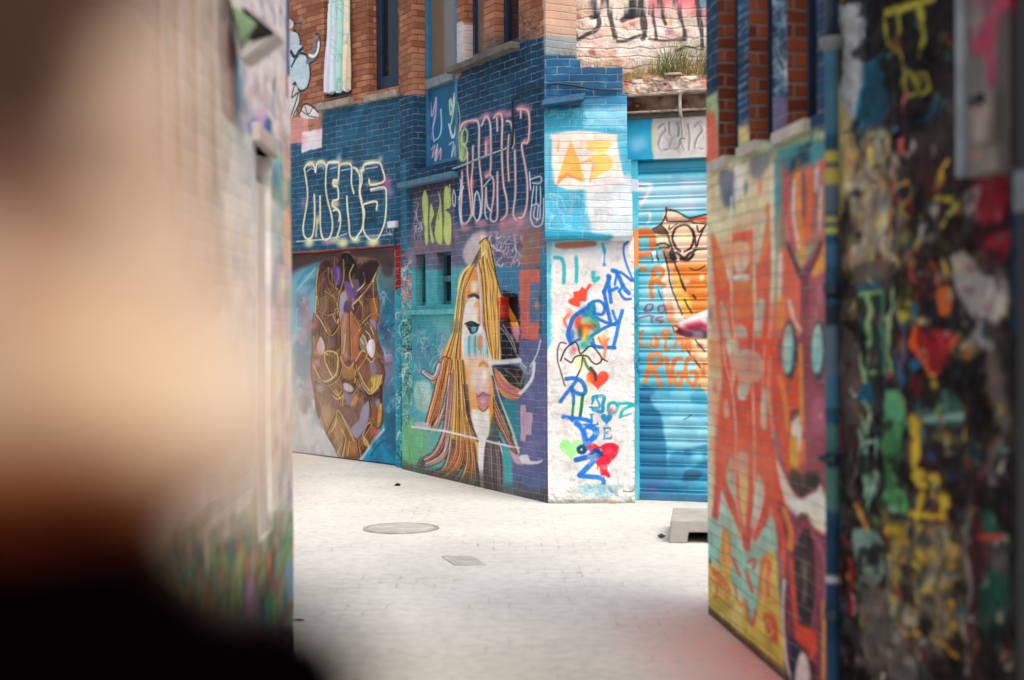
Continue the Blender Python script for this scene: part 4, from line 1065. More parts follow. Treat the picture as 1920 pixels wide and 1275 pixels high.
    # left strands, each with a dark side and a pale edge
    for l, w, c in (((350, -20, 300, 170, 270, 300, 230, 440, 200, 560), 13, 'd7793f'), ((300, 20, 270, 110, 230, 130, 160, 80), 9, 'c9b4b4'), ((420, 150, 390, 300, 330, 450, 270, 560), 11, 'b98a98'), ((400, 130, 380, 400, 350, 620, 270, 800, 180, 860), 12, 'a8708c'),
                    ((440, 100, 400, 480, 370, 700, 330, 830, 210, 890, 130, 900), 10, 'c89aa8'), ((490, 520, 480, 700, 470, 850, 420, 950, 330, 1030, 220, 1010), 20, 'b4623c'), ((420, 600, 400, 800, 350, 940, 260, 990), 12, '7c6a62'), ((540, 640, 560, 850, 530, 980, 480, 1070, 420, 1080), 10, 'c47a4a'), ((580, 700, 620, 900, 640, 1080), 9, '6a4434')):
        P.L(z(*l), '2e2824', w + 3, 2, .9); P.L(z(*l), c, w, 2, 1); P.L(z(*l) + (-w * .22, 0), 'f0cdb0' if w > 10 else 'eee2e4', max(1.6, w * .2), 1.4, .8); P.L(z(*l) + (w * .2, .5), '5c3a34', max(1.4, w * .14), 1.4, .7)
    P.Fl(z(430, 0, 520, 0, 545, 250, 570, 500, 640, 690, 500, 690, 410, 640, 420, 300), 'd99a46', 3, 1)
    for k in range(10):
        t = k / 9
        a = np.array([[435 + 80 * t, -20], [440 + 95 * t, 200], [435 + 125 * t, 430], [420 + 200 * t, 670]])
        P.L(z(*a.ravel()), (ye, br, 'f2c060', dk, 'b56a36')[k % 5], 2.4, 1.1, .85)
    P.L(z(520, 200, 545, 380, 590, 560, 640, 690), '4c3a38', 5, 2, .85); P.S(876, 765, 5, 16, '3a3a3c', .6)
    P.Fl(z(480, 700, 600, 690, 640, 860, 560, 1060, 500, 1090, 545, 930), 'b8663a', 4, .6)
    P.Fl(z(400, 830, 470, 690, 500, 760, 440, 960, 360, 1000), 'cf6a48', 4, .8)
    P.Fl(z(80, 530, 210, 535, 220, 590, 120, 580), 'd4cdd0', 3, .9)
    hc = ['f3d27a', '7a4322', 'e39a44', '2f221c', 'c06a34', 'f9e7b0', '9a5a30']
    P.hatch(z(330, -20, 300, 160, 262, 330, 215, 480, 175, 590), z(420, -20, 400, 160, 370, 330, 320, 520, 262, 640), 9, hc, 1.2, .75)
    P.hatch(z(415, 60, 395, 300, 355, 560, 290, 760, 170, 860), z(450, 60, 440, 330, 420, 600, 370, 800, 230, 905), 8, hc, 1.2, .75)
    P.hatch(z(455, 420, 450, 640, 440, 800, 360, 940, 220, 1000), z(520, 420, 520, 660, 510, 860, 440, 980, 330, 1050), 10, hc, 1.3, .75)
    P.hatch(z(525, 480, 545, 700, 540, 880, 490, 1040, 420, 1090), z(590, 600, 610, 760, 630, 900, 640, 1020, 640, 1110), 9, hc, 1.3, .7)
    P.hatch(z(725, 720, 735, 900, 740, 1140), z(840, 720, 870, 900, 872, 1160), 11, ['8a7a70', '3a3430', 'b8909a', '5f544c'], 1.2, .7)
    P.hatch(z(800, 90, 850, 190, 950, 260, 1020, 275), z(810, 200, 860, 270, 930, 305, 985, 318), 6, ['f0c080', 'a85040', 'e08a5a', '6a3440'], 1.3, .7)
    P.L(z(60, 567, 350, 606, 640, 675, 930, 742), 'f1e9ec', 4, 1.6, .95, False); P.L(z(930, 742, 1010, 755), 'f1e9ec', 3, 2, .8)
    P.L(z(130, 890, 180, 880, 150, 905), '3c4a40', 2); P.L(z(160, 630, 200, 640, 190, 760, 170, 800), 'c09a8c', 3, 1.4, .8)
    P.L(z(130, 640, 120, 780, 150, 780), '7c9a5c', 1.6, 1.2, .8); P.L(z(30, 740, 60, 960), '4f8a58', 2, 1.2, .7)
    z = Z(770, 430, 4.904)
    P.L(z(735, 1225, 850, 1220, 1000, 1205), 'e7e5e2', 9, 3, .95); P.L(z(1000, 1210, 1060, 1275), 'cfd4d2', 3, 1.6, .8)
    P.L(z(1195, 1020, 1160, 1150, 1100, 1260), 'cfd8e0', 3, 1.4, .9); P.L(z(1010, 1250, 1080, 1330, 1120, 1250), 'a8b8ac', 4, 2, .7)
    P.foot(.14, a=.75)
    P.noise('9aa2b8', .3, .5, .8, .4, 48, (930, 880, 1030, 945))
    P.mottle(.05, .15)


paint_B()
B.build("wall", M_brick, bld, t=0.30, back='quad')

# tall window bay: glass above, blue boards below
u0, u1, v0, v1 = tw
vr = B.uvx(822, 142)[1]
um = B.uvx(834, 200)[0]
mb = MB()
for a, b, c, d in ((u0, u0 + .06, v0, v1), (u1 - .05, u1, v0, v1), (um - .045, um + .03, v0, v1), (u0 + .06, um - .045, v0, v0 + .07), (um + .03, u1 - .05, v0, v0 + .07)):
    B.slab(a, b, c, d, -.20, -.13, .005, mb)
bay = mb.build("window", M_blueframe, bld)
B.slab(u0 + .02, u1 - .02, vr, v1 - .02, -.185, -.175, 0).build("pane", M_glass2, bay)
for a, b in ((u0 + .06, um - .045), (um + .03, u1 - .05)):
    B.slab(a, b, vr - .045, vr + .045, -.19, -.10, .006).build("window_rail", M_rail, bay)
V = Panel(B0, B1, u0 + .03, u1 - .03, v0 + .05, .007, d=-.165, v0=0)
V.ext = (u0 + .03, u1 - .03, v0 + .05, vr - .045); V.au = .5
V.grid()
V.col[..., :3] = hexc('2a668a'); V.col[..., 3] = 1
z = Z(770, 160, 3.98)
for l, c in (((150, 130, 160, 230, 190, 90, 185, 200, 165, 320), 'd8b0d0'), ((190, 100, 185, 230, 165, 330, 175, 420), 'b4b0e0'), ((150, 360, 155, 400, 145, 380), 'd870a8'), ((225, 180, 230, 300, 215, 380, 180, 410), 'a8d4d8'), ((155, 480, 180, 450, 160, 540, 200, 470, 190, 560, 225, 470, 220, 570), 'e0a8b8'), ((180, 570, 200, 440), 'd8e0e8'), ((300, 100, 310, 160, 290, 110, 300, 220, 330, 90, 310, 250, 295, 320, 320, 390, 335, 300), 'cfe0c0'), ((285, 290, 310, 390, 330, 360), 'd4e8e4'), ((290, 440, 320, 430, 300, 560, 330, 450, 330, 560), 'c8d0e0'), ((320, 120, 325, 60), 'e0e4a0')):
    V.L(z(*l), c, 3.2, 1.6, .9)
V.mottle(.08, .2)
V.build("window_board", M_boardpaint, bay, t=.02, back='grid')
window(B, w3, .09, bld, M_glass2, M_navyframe, .05)
window(B, w4, .09, bld, M_glass, M_navyframe, .05)
window(B, s1, .07, bld, M_glass, M_tealframe, .022)
window(B, s2, .07, bld, M_glass, M_tealframe, .022, rail=(s2[2] + s2[3]) / 2)
sill(B, 850, 906, 117, 12, .08, M_sill_dark, bld)
sill(B, 905, 975, 92, 13, .10, M_sill_dark, bld)
sill(B, 758, 859, 333, 11, .09, M_bluesill, bld)
sill(B, 768, 852, 581, 9, .07, M_tealsill, bld)
N = Panel(B0, B1, 0, 1, 0, .008, d=-.09)
N.ext = (ni[0] - .03, ni[1] + .03, ni[2] - .03, ni[3] + .03); N.au = .5
N.grid(); N.col[..., :3] = hexc('17131a'); N.col[..., 3] = 1
N.Fl([(936, 560), (948, 568), (952, 600), (936, 604)], 'c8402a', 3, 1); N.Fl([(951, 568), (958, 580), (972, 606), (958, 606)], 'f0a02c', 2, 1)
N.build("niche_board", M_boardpaint, bld, t=.02, back='grid')

# ================================================================== garage building (pillar, beam, shutter, ruined brick above)
gar = empty("garage_building", (*((C0 + C1) / 2)[:2], 0), "narrow garage front with a white painted pillar, blue roller shutter and pale crumbling brick above", "building")

# white pillar foot
Cp = Panel(C0, C1, 0, 1, 0, 0.005)
vb = Cp.uvx(1100, 452)[1]
Cp.ext = (Cp.uvx(1026.5, 700)[0], Cp.uvx(1190, 700)[0], 0, vb + .03)
Cp.grid()


def paint_C():
    P = Cp
    P.col[..., :3] = hexc('d9d7d5'); P.col[..., 3] = 1
    P.noise('bfc0c2', .15, .5, .75, .5, 51); P.noise('a8a49c', .05, .62, .72, .4, 50)
    P.Fl([(1024, 440), (1034, 440), (1033, 640), (1024, 660)], '4fb4cc', 5, .9, False, rag=3)
    P.Fl([(1024, 440), (1140, 440), (1120, 466), (1060, 474), (1024, 480)], '7fb8c4', 12, .5)
    P.Fl([(1046, 456), (1110, 452), (1112, 462), (1050, 466)], 'a8583f', 4, .8); P.S(1128, 474, 30, 14, 'c9d6de', .7)
    P.Fl([(1170, 440), (1195, 440), (1192, 500), (1176, 498)], 'd8cdcc', 5, .6)
    z = Z(1010, 440, 4.905)
    tl, bl, rd = '25a9b2', '1f6fc4', 'e8442e'
    for l, w in (((150, 210, 200, 215, 225, 250, 235, 330, 230, 440), 7), ((345, 220, 350, 330, 345, 430), 7), ((500, 350, 505, 400, 515, 420, 545, 400), 8), ((590, 90, 605, 160), 6), ((95, 340, 110, 280), 4)):
        P.L(z(*l), tl, w, 3, .92)
    P.L(z(610, 130, 600, 280), '3d8cc8', 3, 2, .8); P.S(1133, 496, 4, 4, '2f86c0', .9); P.S(1080, 483, 4, 8, '4aa0c4', .6)
    for k in range(3):
        P.L(z(*[(225, 440, 228, 470), (345, 430, 348, 470), (510, 420, 512, 470)][k]), tl, 1.2, 1.2, .5)
    # red wing shape
    P.Fl(z(460, 455, 490, 465, 450, 520, 435, 610, 385, 615, 375, 665, 290, 640, 275, 600, 320, 575, 320, 530, 370, 515, 400, 480, 430, 500), rd, 2.5, .95)
    P.L(z(480, 470, 540, 460, 590, 470), 'f0a090', 3, 4, .6); P.L(z(270, 740, 235, 790, 260, 850), rd, 5, 3, .7); P.S(1068, 588, 8, 12, 'e87a66', .7)
    # coloured cloud behind the lettering
    for x, y, rx, ry, c, a in ((430, 720, 14, 14, '1f5fa8', .9), (480, 700, 14, 12, '2a8a9c', .8), (360, 800, 9, 14, 'cf3d2a', .9), (440, 800, 12, 10, '9aba5c', .8), (500, 800, 10, 12, '3f9a6a', .8), (430, 850, 22, 7, 'd8352a', .95), (430, 900, 9, 14, 'ee9a2c', .95), (425, 960, 5, 10, 'f2d040', .9), (380, 900, 7, 16, '3f4a2c', .85), (470, 960, 10, 12, '2a8f8a', .8), (420, 1020, 12, 10, '1f9a94', .9), (300, 930, 9, 16, '2456a4', .8), (320, 1060, 7, 10, 'd84a6a', .7), (560, 960, 14, 16, 'f0e49a', .6), (600, 980, 8, 14, 'f08a5c', .8), (520, 860, 10, 12, '2f7a5c', .7), (400, 1150, 14, 22, 'f4ec9a', .6), (360, 770, 8, 8, 'e0522e', .8), (520, 840, 4, 4, 'c8302a', .9)):
        q = z(x, y)[0]; P.S(q[0], q[1], rx, ry, c, a)
    # blue lettering climbing to the right
    for l, w in (((470, 640, 440, 680, 330, 750, 290, 840, 270, 920, 300, 1000), 8), ((500, 620, 510, 700, 500, 760), 7), ((490, 620, 560, 610, 605, 660, 590, 730, 530, 730), 6), ((530, 760, 600, 800, 700, 830), 6), ((600, 520, 620, 620, 640, 720, 660, 800), 7), ((600, 530, 650, 400, 640, 380), 8), ((640, 390, 650, 500, 665, 620), 7), ((650, 520, 720, 490), 7), ((680, 330, 720, 350, 780, 480, 830, 540), 8), ((690, 340, 760, 350, 850, 420), 5), ((720, 360, 700, 460), 5), ((740, 520, 790, 590, 850, 590), 5), ((740, 520, 780, 460), 5),
                 ((680, 700, 700, 760, 720, 800), 5), ((770, 700, 740, 800, 720, 900, 690, 1020), 7), ((490, 930, 600, 860, 720, 810), 6), ((490, 1000, 540, 1030, 700, 1040), 7), ((790, 80, 780, 160, 810, 280, 870, 420), 4), ((830, 50, 800, 90), 4), ((330, 980, 380, 960), 5), ((500, 960, 520, 1030), 4)):
        P.L(z(*l), '1c64b8' if l[0] < 640 else bl, w, 2.2, .93)
    for l in ((500, 630, 480, 740, 540, 800, 550, 870, 480, 940), (440, 700, 500, 760)):
        P.L(z(*l), '1f8f8c', 5, 2.4, .8)
    P.L(z(550, 950, 590, 1010, 620, 980, 640, 960), 'ee7a4a', 5, 2, .9); P.L(z(620, 1000, 600, 1140), 'ee7a4a', 6, 3, .9); P.L(z(665, 1060, 655, 1120), '8fc4ea', 3, 3, .7)
    # thin black tag
    for l in ((250, 1000, 200, 995, 175, 1060, 175, 1160, 200, 1250, 240, 1390), (200, 1160, 250, 1050, 330, 990, 360, 1020, 380, 1090, 410, 1080, 460, 1030, 510, 1040, 580, 1140, 540, 1190, 490, 1170, 450, 1120, 380, 1110, 330, 1130, 300, 1175, 240, 1140), (580, 1140, 630, 1165), (405, 1120, 390, 1220, 340, 1330)):
        P.L(z(*l), '2a2526' if l[0] != 250 else '55504c', 3, 1.4, .9)
    P.L(z(640, 1190, 660, 1160, 640, 1140), 'b8a49c', 1.6, 1.4, .7); P.S(1072, 662, 6, 12, 'a8a4a4', .6)
    P.L(z(415, 1140, 450, 1220, 490, 1270, 520, 1330), '3a7a50', 5, 2.4, .9); P.S(1084, 685, 8, 10, 'f4ee9c', .7)

    def heart(cx, cy, w, h, c, soft=2, a=.95, drip=0):
        t = np.linspace(0, 2 * np.pi, 30, endpoint=False)
        x = 16 * np.sin(t) ** 3 / 17; y = (13 * np.cos(t) - 5 * np.cos(2 * t) - 2 * np.cos(3 * t) - np.cos(4 * t)) / 15
        P.Fl(np.stack([cx + x * w, cy - y * h - h * .12], -1), c, soft, a, False)
    z = Z(1010, 690, 4.905)
    heart(1121, 713, 22, 19, 'e8402c', 3); P.S(1104, 712, 6, 12, 'ee8a2c', .8)
    P.L(z(480, 0, 520, 60, 525, 110), '3a3a40', 6, 3, .95)
    P.S(1084, 760, 16, 22, 'bfe0ae', .8); P.S(1108, 740, 14, 10, 'cfe6b8', .7); P.S(1050, 760, 14, 6, 'ddd6c0', .6)
    for l, w in (((255, 100, 330, 95, 400, 130, 430, 200, 410, 240, 350, 230, 300, 190), 8), ((350, 110, 300, 180, 250, 240, 200, 310), 7), ((295, 190, 320, 260, 320, 330), 6)):
        P.L(z(*l), '1f66b4', w, 2.4, .93)
    P.L(z(320, 320, 315, 380, 310, 440), '1f6a5c', 5, 2, .9); P.L(z(405, 250, 395, 350, 380, 450), '14604c', 6, 2.2, .95)
    for l, w in (((230, 450, 300, 460, 400, 470, 480, 490), 8), ((350, 510, 400, 560, 425, 640, 435, 740), 11), ((400, 540, 480, 540, 530, 580, 520, 620, 450, 690), 11), ((300, 460, 310, 480), 8)):
        P.L(z(*l), '2068c8', w, 3, .95)
    heart(1071, 843, 23, 21, '92dc88', 3)
    P.Fl(z(450, 720, 500, 690, 560, 720, 610, 695, 690, 690, 740, 730, 720, 800, 650, 880, 630, 930, 660, 990, 640, 1010, 610, 990, 570, 980, 560, 920, 520, 870, 490, 790), 'd02238', 2.4, 1); P.S(1142, 846, 10, 8, 'e8586a', .6); P.S(1112, 842, 6, 6, 'e06478', .7); P.L(z(595, 980, 600, 1010, 597, 1060), 'd04a58', 1.6, 1.2, .9); P.L(z(540, 870, 545, 930), 'd02238', 2, 1.4, .9)
    for l, w, c in (((390, 720, 365, 745, 380, 775, 420, 770, 410, 720), 7, '173a5c'), ((345, 845, 400, 830, 480, 810, 560, 770), 10, '1d62b8'), ((520, 760, 570, 790), 10, '1d3a78'), ((540, 810, 480, 880, 380, 985), 10, '2070cc'), ((375, 990, 480, 1000, 560, 1010, 595, 1040, 590, 1090, 588, 1140), 9, '1f6fc8')):
        P.L(z(*l), c, w, 3, .95)
    P.S(1130, 926, 5, 10, '4a94d8', .7); P.S(1112, 852, 10, 8, '1c4e9c', .8)
    # stencil letters and the ribbon tag
    sb = '1f7fba'
    P.Fl(z(465, 420, 510, 420, 510, 432, 498, 436, 498, 515, 530, 515, 548, 490, 552, 528, 462, 528, 475, 515, 478, 436, 465, 432), sb, 1.2, .95, False)
    heart(1137.5, 786, 11.5, 11, sb, 1.2)
    P.Fl(z(480, 545, 520, 545, 515, 560, 530, 620, 545, 560, 535, 545, 560, 545, 535, 655, 520, 655), sb, 1.4, .9, False)
    P.Fl(z(585, 545, 665, 545, 665, 580, 650, 560, 615, 560, 615, 590, 640, 585, 640, 612, 615, 605, 615, 640, 655, 640, 678, 610, 670, 658, 585, 658, 597, 640, 597, 560), sb, 1.2, .95, False)
    P.L(z(500, 290, 510, 265, 600, 265, 590, 330, 585, 400, 520, 390, 500, 375), '1f86b0', 7, 1.8, .95); P.L(z(530, 270, 560, 360, 470, 360), '1f86b0', 4, 1.8, .9); P.L(z(500, 300, 490, 330), '1f86b0', 4)
    P.L(z(640, 370, 650, 330, 700, 320, 725, 360, 700, 410, 660, 420, 640, 390), '1ea0a0', 6, 2, .95); P.S(1146, 770, 5, 6, 'e0447c', .95)
    P.L(z(740, 330, 830, 325, 860, 345, 780, 380, 750, 450), '1fa2a6', 6, 2, .95); P.L(z(750, 450, 850, 420), '1fa2a6', 4, 2, .8); P.L(z(830, 340, 920, 360), '1fa0a8', 5, 2, .9)
    # bare, patched foot
    P.Fl(z(280, 1090, 330, 1075, 900, 1090, 900, 1290, 220, 1290, 240, 1170), 'bcc4c0', 5, .7, False, rag=6); P.noise('7fc0cc', .12, .5, .65, .6, 55, (1080, 905, 1190, 945)); P.noise('8d948e', .06, .55, .7, .6, 56, (1055, 905, 1195, 945)); P.noise('e4e0dc', .1, .5, .7, .6, 57, (1100, 900, 1195, 945)); P.S(1146, 940, 14, 5, 'e0a088', .7)
    P.noise('c4c0ba', .05, .62, .75, .5, 58, (1040, 690, 1190, 905))
    P.L(z(780, 1130, 850, 1140, 890, 1120), '4a4440', 2, 1.4, .8)
    P.L(z(880, 400, 885, 600, 890, 800, 885, 1000, 880, 1130), '8d949a', 2.2, 2, .6)
    P.mottle(.02, .1)
    P.foot(.05, a=.45)


paint_C()


def disp_C(U, Vv):
    f = (fbm(U * 7, Vv * 7, 61, 4) - .5) * .012
    foot = np.clip((0.30 - Vv) / .3, 0, 1)
    edge = np.clip((U - (Cp.ext[1] - .06)) / .06, 0, 1)
    return f + foot * (fbm(U * 16, Vv * 16, 62, 3) - .45) * .05 - edge * edge * .03 * fbm(U * 3, Vv * 22, 63, 3) * 2


Cp.disp = disp_C
Cp.build("pillar", M_render, gar, t=.25, back='quad')

# proud blue block above it, stepped brick top
Cb = Panel(C0, C1, 0, 1, 0, 0.006, d=.10)
ul, ur, urt = Cb.uvx(1022, 400)[0], Cb.uvx(1186, 430)[0], Cb.uvx(1168, 150)[0]
um_ = Cb.uvx(1175, 240)[0]
Cb.ext = (ul, ur, Cb.uvx(1100, 452)[1], Cb.uvx(1050, 104)[1])
steps = [(Cb.uvx(1079, 104)[0], Cb.uvx(1050, 104)[1]), (Cb.uvx(1088, 112)[0], Cb.uvx(1050, 112)[1]), (Cb.uvx(1167, 127)[0], Cb.uvx(1120, 127)[1]), (um_, Cb.uvx(1120, 176)[1]), (um_ + .03, Cb.uvx(1120, 300)[1])]
Cb.grid()


def outline_Cb(U, Vv):
    m = np.zeros(U.shape, bool)
    for u, v in steps: m |= (U < u) & (Vv < v)
    wob = (vnoise(U * 9, Vv * 3, 71) - .5) * .012
    vlow = np.where(U > um_ + .0, Cb.uvx(1100, 450)[1], Cb.uvx(1100, 450)[1])
    return (m | ((U < ur) & (Vv < Cb.uvx(1120, 330)[1]))) & (Vv > vlow + wob)


def paint_Cb():
    P = Cb
    P.col[..., :3] = hexc('3fb0d2'); P.col[..., 3] = 1
    P.noise('6cc6e0', .18, .45, .7, .7, 72); P.noise('2295be', .2, .5, .7, .7, 73)
    z = Z(1010, 0, 5.797)
    P.Fl([(1000, 80), (1200, 80), (1200, 188), (1140, 196), (1095, 200), (1000, 215)], '1c5680', 4, 1, False, rag=4)
    P.noise('2a6f9c', .08, .5, .7, .7, 74, (1015, 95, 1175, 200)); P.Fl([(1090, 188), (1180, 176), (1180, 205), (1090, 212)], '2f88b4', 5, .8, False, rag=3)
    P.Fl([(1015, 205), (1075, 205), (1075, 245), (1015, 250)], '2199bb', 8, .8, False); P.Fl([(1095, 205), (1180, 200), (1180, 240), (1095, 240)], '86cbe6', 8, .8, False, rag=3)
    P.scrawl((1022, 206, 1100, 245), ['67c8dc', '1f8fb4'], 40, 1.6, 75, 9, .6)
    # white ground and orange letters
    P.Fl([(1033, 252), (1070, 245), (1110, 246), (1156, 252), (1162, 300), (1172, 335), (1180, 352), (1140, 358), (1060, 356), (1040, 345), (1033, 300)], 'dfd8ca', 5, .97, False, rag=2)
    P.Fl([(1092, 330), (1186, 328), (1190, 460), (1110, 460), (1098, 390)], 'd2d2d4', 12, .9, False, rag=5)
    P.Fl([(1150, 350), (1188, 345), (1186, 450), (1140, 440)], 'c4e0ea', 14, .5)
    P.S(1040, 330, 8, 14, 'a8a8b4', .4)
    z = Z(1010, 230, 5.542)
    P.Fl(z(325, 195, 350, 230, 420, 390, 480, 600, 440, 610, 380, 580, 300, 560, 240, 600, 185, 650, 230, 480, 280, 330), 'f2b04c', 2.5, 1, False)
    P.Fl(z(300, 520, 380, 560, 480, 600, 440, 612, 370, 580, 300, 562, 230, 610, 185, 650, 210, 560), 'ee8044', 4, .8, False); P.L(z(270, 430, 400, 430), 'c98838', 1.2, 1.2, .5)
    P.Fl(z(500, 190, 740, 185, 760, 240, 690, 300, 720, 350, 770, 380, 760, 470, 660, 530, 530, 620, 560, 500, 570, 400, 450, 420, 560, 340, 600, 300, 500, 290), 'f3bd5a', 3, .97, False); P.L(z(440, 415, 560, 410, 550, 520, 530, 610), 'ee8a50', 3, 3, .8); P.L(z(505, 240, 740, 245), 'f8d890', 4, 3, .6); P.L(z(560, 330, 690, 310), 'f6e0b0', 3, 3, .7)
    P.L(z(210, 190, 200, 290), 'f0aa6c', 4, 3, .85); P.L(z(440, 190, 440, 290), 'f0b080', 2.4, 3, .7); P.L(z(390, 220, 430, 360), 'f4d0a8', 2, 2, .6); P.L(z(800, 390, 790, 560, 700, 600), 'f4dcb4', 3, 3, .5)
    P.L([(1033, 262), (1031, 340), (1034, 430)], '2a8fb6', 3, 3, .6)
    for l in ((590, 1000, 610, 930, 640, 900, 650, 1000), (540, 980, 600, 960)): P.L(z(*l), 'b0b4b8', 1.8, 2, .7)
    for l in ((720, 960, 730, 910, 760, 900, 770, 960, 730, 950), (700, 920, 720, 900)): P.L(z(*l), 'dca0b4', 2, 2, .7)
    P.scrawl((1030, 360, 1110, 440), ['2c9cc4', 'bfe0ec', '58bcd8', 'a8a8d8'], 50, 1.8, 76, 14, .5)
    P.Fl([(1024, 432), (1110, 436), (1150, 444), (1110, 460), (1020, 462)], '1f97bd', 5, .95); P.L([(1030, 428), (1090, 432), (1150, 440)], '7fcfe2', 3, 3, .7)
    P.brickvar(.05, seed=9)
    P.dull(.12)


paint_Cb()
Cb.disp = lambda U, Vv: (fbm(U * 5, Vv * 5, 77, 4) - .5) * .03 - np.clip((Cb.ext[2] + .05 - Vv) / .05, 0, 1) ** 2 * .05
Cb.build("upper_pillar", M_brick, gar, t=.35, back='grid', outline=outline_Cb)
# chunky ledge at its top left
ml = MB()
q0 = Cb.uv([(1013, 204), (1093, 196), (1013, 184), (1102, 176)])
pts = []
for v0_, d_ in ((0, .17), (0, 0), (1, .15), (1, 0)): pass
ua, ub = q0[0, 0], q0[1, 0]
va, vt = q0[1, 1], q0[3, 1]
ml.box8([Cb.P(ua, va - .025, .15), Cb.P(ub, va + .02, .15), Cb.P(ub, va + .02, -.02), Cb.P(ua, va - .025, -.02),
         Cb.P(ua + .02, vt - .06, .12), Cb.P(ub + .02, vt - .005, .12), Cb.P(ub + .02, vt - .005, -.02), Cb.P(ua + .02, vt - .06, -.02)], .012)
M_ledge = plain("flaking_blue_ledge", '27597c', 0.7, 0.2, 10, 0.7, 30)
ml.build("ledge", M_ledge, gar)

# ruined pale brick, set back
D = Panel(C0, C1, 0, 1, 0, 0.008, d=-.42)
D.ext = (D.uvx(985, 100)[0], D.uvx(1560, 100)[0], D.uvx(1240, 176)[1] - .25, 7.2); D.vfine = 4.2
D.grid()


def paint_D():
    P = D
    P.col[..., :3] = hexc('e0d6ca'); P.col[..., 3] = .85
    P.brickvar(.10, .21, .085, 81)
    r = P.brickvar(0, .21, .085, 82)
    m = np.clip((r - .78) * 20, 0, 1)
    P.put((slice(None), slice(None)), m, 'd9a890', .6, .6)
    P.noise('efe8e2', .3, .45, .65, .6, 83); P.noise('b9a894', .12, .58, .72, .5, 84)
    P.Fl([(1026, -40), (1042, -40), (1040, 82), (1030, 82)], 'e0764c', 3, .85, False, rag=3); P.Fl([(1010, -40), (1024, -40), (1024, 110), (1010, 110)], 'cfc6bb', 3, .9, False)
    P.L([(1024, -10), (1026, 80)], '8a8078', 3, 3, .7)
    P.Fl([(1220, -60), (1330, -60), (1330, 30), (1280, 24), (1230, 14), (1205, -10)], 'd8566c', 10, .75, False, rag=9); P.noise('e88a90', .2, .45, .65, .7, 85, (1205, -20, 1330, 50)); P.Fl([(1310, -20), (1330, -20), (1330, 14), (1312, 12)], '2fa0b4', 4, .8, False)
    z = Z(1010, 0, 5.797)
    bk = '33373b'
    for l, w in (((320, -20, 350, 100, 370, 250, 410, 400, 430, 430, 500, 390, 620, 330, 655, 260, 640, 190, 570, 190), 8), ((500, 45, 580, 20, 620, -10), 8), ((590, 190, 660, 130, 690, 30, 700, -30), 8), ((740, -20, 760, 100, 790, 240, 830, 400), 9), ((870, 70, 960, 50, 1020, -10), 6), ((910, 220, 980, 190, 1110, 160), 9), ((1030, -10, 1020, 80, 1030, 140, 960, 150), 10), ((1110, -20, 1130, 120, 1140, 250, 1150, 380, 1130, 420), 11), ((1130, 380, 1050, 400, 960, 440, 860, 450), 6), ((1200, 140, 1230, 100, 1250, 200, 1270, 330, 1280, 420), 6), ((1310, -20, 1340, 130, 1380, 260), 8), ((1480, -20, 1530, 160, 1580, 320, 1590, 420), 8), ((1720, -20, 1740, 150, 1770, 320, 1780, 520), 9), ((1200, 420, 1350, 440, 1590, 430), 4), ((1490, 560, 1600, 510, 1770, 540), 4)):
        P.L(z(*l), bk, w, 2.6, .85, True, .5)
    P.S(1218, 20, 7, 8, '2c2a2c', .95); P.S(1200, 12, 9, 12, '2c2a2c', .8); P.S(1180, 32, 10, 6, '2a2526', .9)
    P.S(1258, 40, 5, 7, 'e09a48', .8); P.S(1170, 50, 8, 7, 'd98a4c', .7); P.S(1186, 45, 10, 5, 'e0605a', .7); P.S(1256, 62, 8, 9, 'c07a98', .6); P.S(1190, 60, 14, 8, 'd8e4c8', .6)
    P.Fl([(1015, 96), (1120, 98), (1180, 130), (1180, 260), (1015, 260)], 'd8c0a8', 8, .6, False, rag=6); P.S(1110, 98, 8, 8, '9c5038', .8); P.S(1104, 84, 12, 6, 'e8e6e2', .8)
    P.noise('c8b48e', .1, .45, .6, .6, 86, (1160, 110, 1330, 175))
    P.mottle(.08, .07)


paint_D()
D.disp = lambda U, Vv: (fbm(U * 6, Vv * 6, 87, 4) - .5) * .05
D.build("wall", M_brick_old, gar, t=.3, back='quad')

# shutter frame of reference (S): recessed opening
S = Panel(S0, S1, 0, 1, 0, 0.007)
S.ext = (S.uvx(1188, 600)[0], S.uvx(1470, 600)[0], 0.0, S.uvx(1250, 297)[1])
vs0, vs1 = S.uvx(1260, 491)[1], S.uvx(1260, 323)[1]
PITCHV = (vs1 - vs0) / 7.0
S.cellv = PITCHV / 13
S.grid()


def slat(U, Vv):
    f = ((Vv - vs1) / PITCHV) % 1.0
    # rounded slat, then a rolled lip with a groove either side
    body = 0.020 * np.sin(np.clip((f - .24) / .70, 0, 1) * np.pi) ** 0.7
    lip = 0.016 * np.exp(-((f - .12) / .055) ** 2)
    return body + lip + .002 * np.sin(U * 7 + Vv * 3)


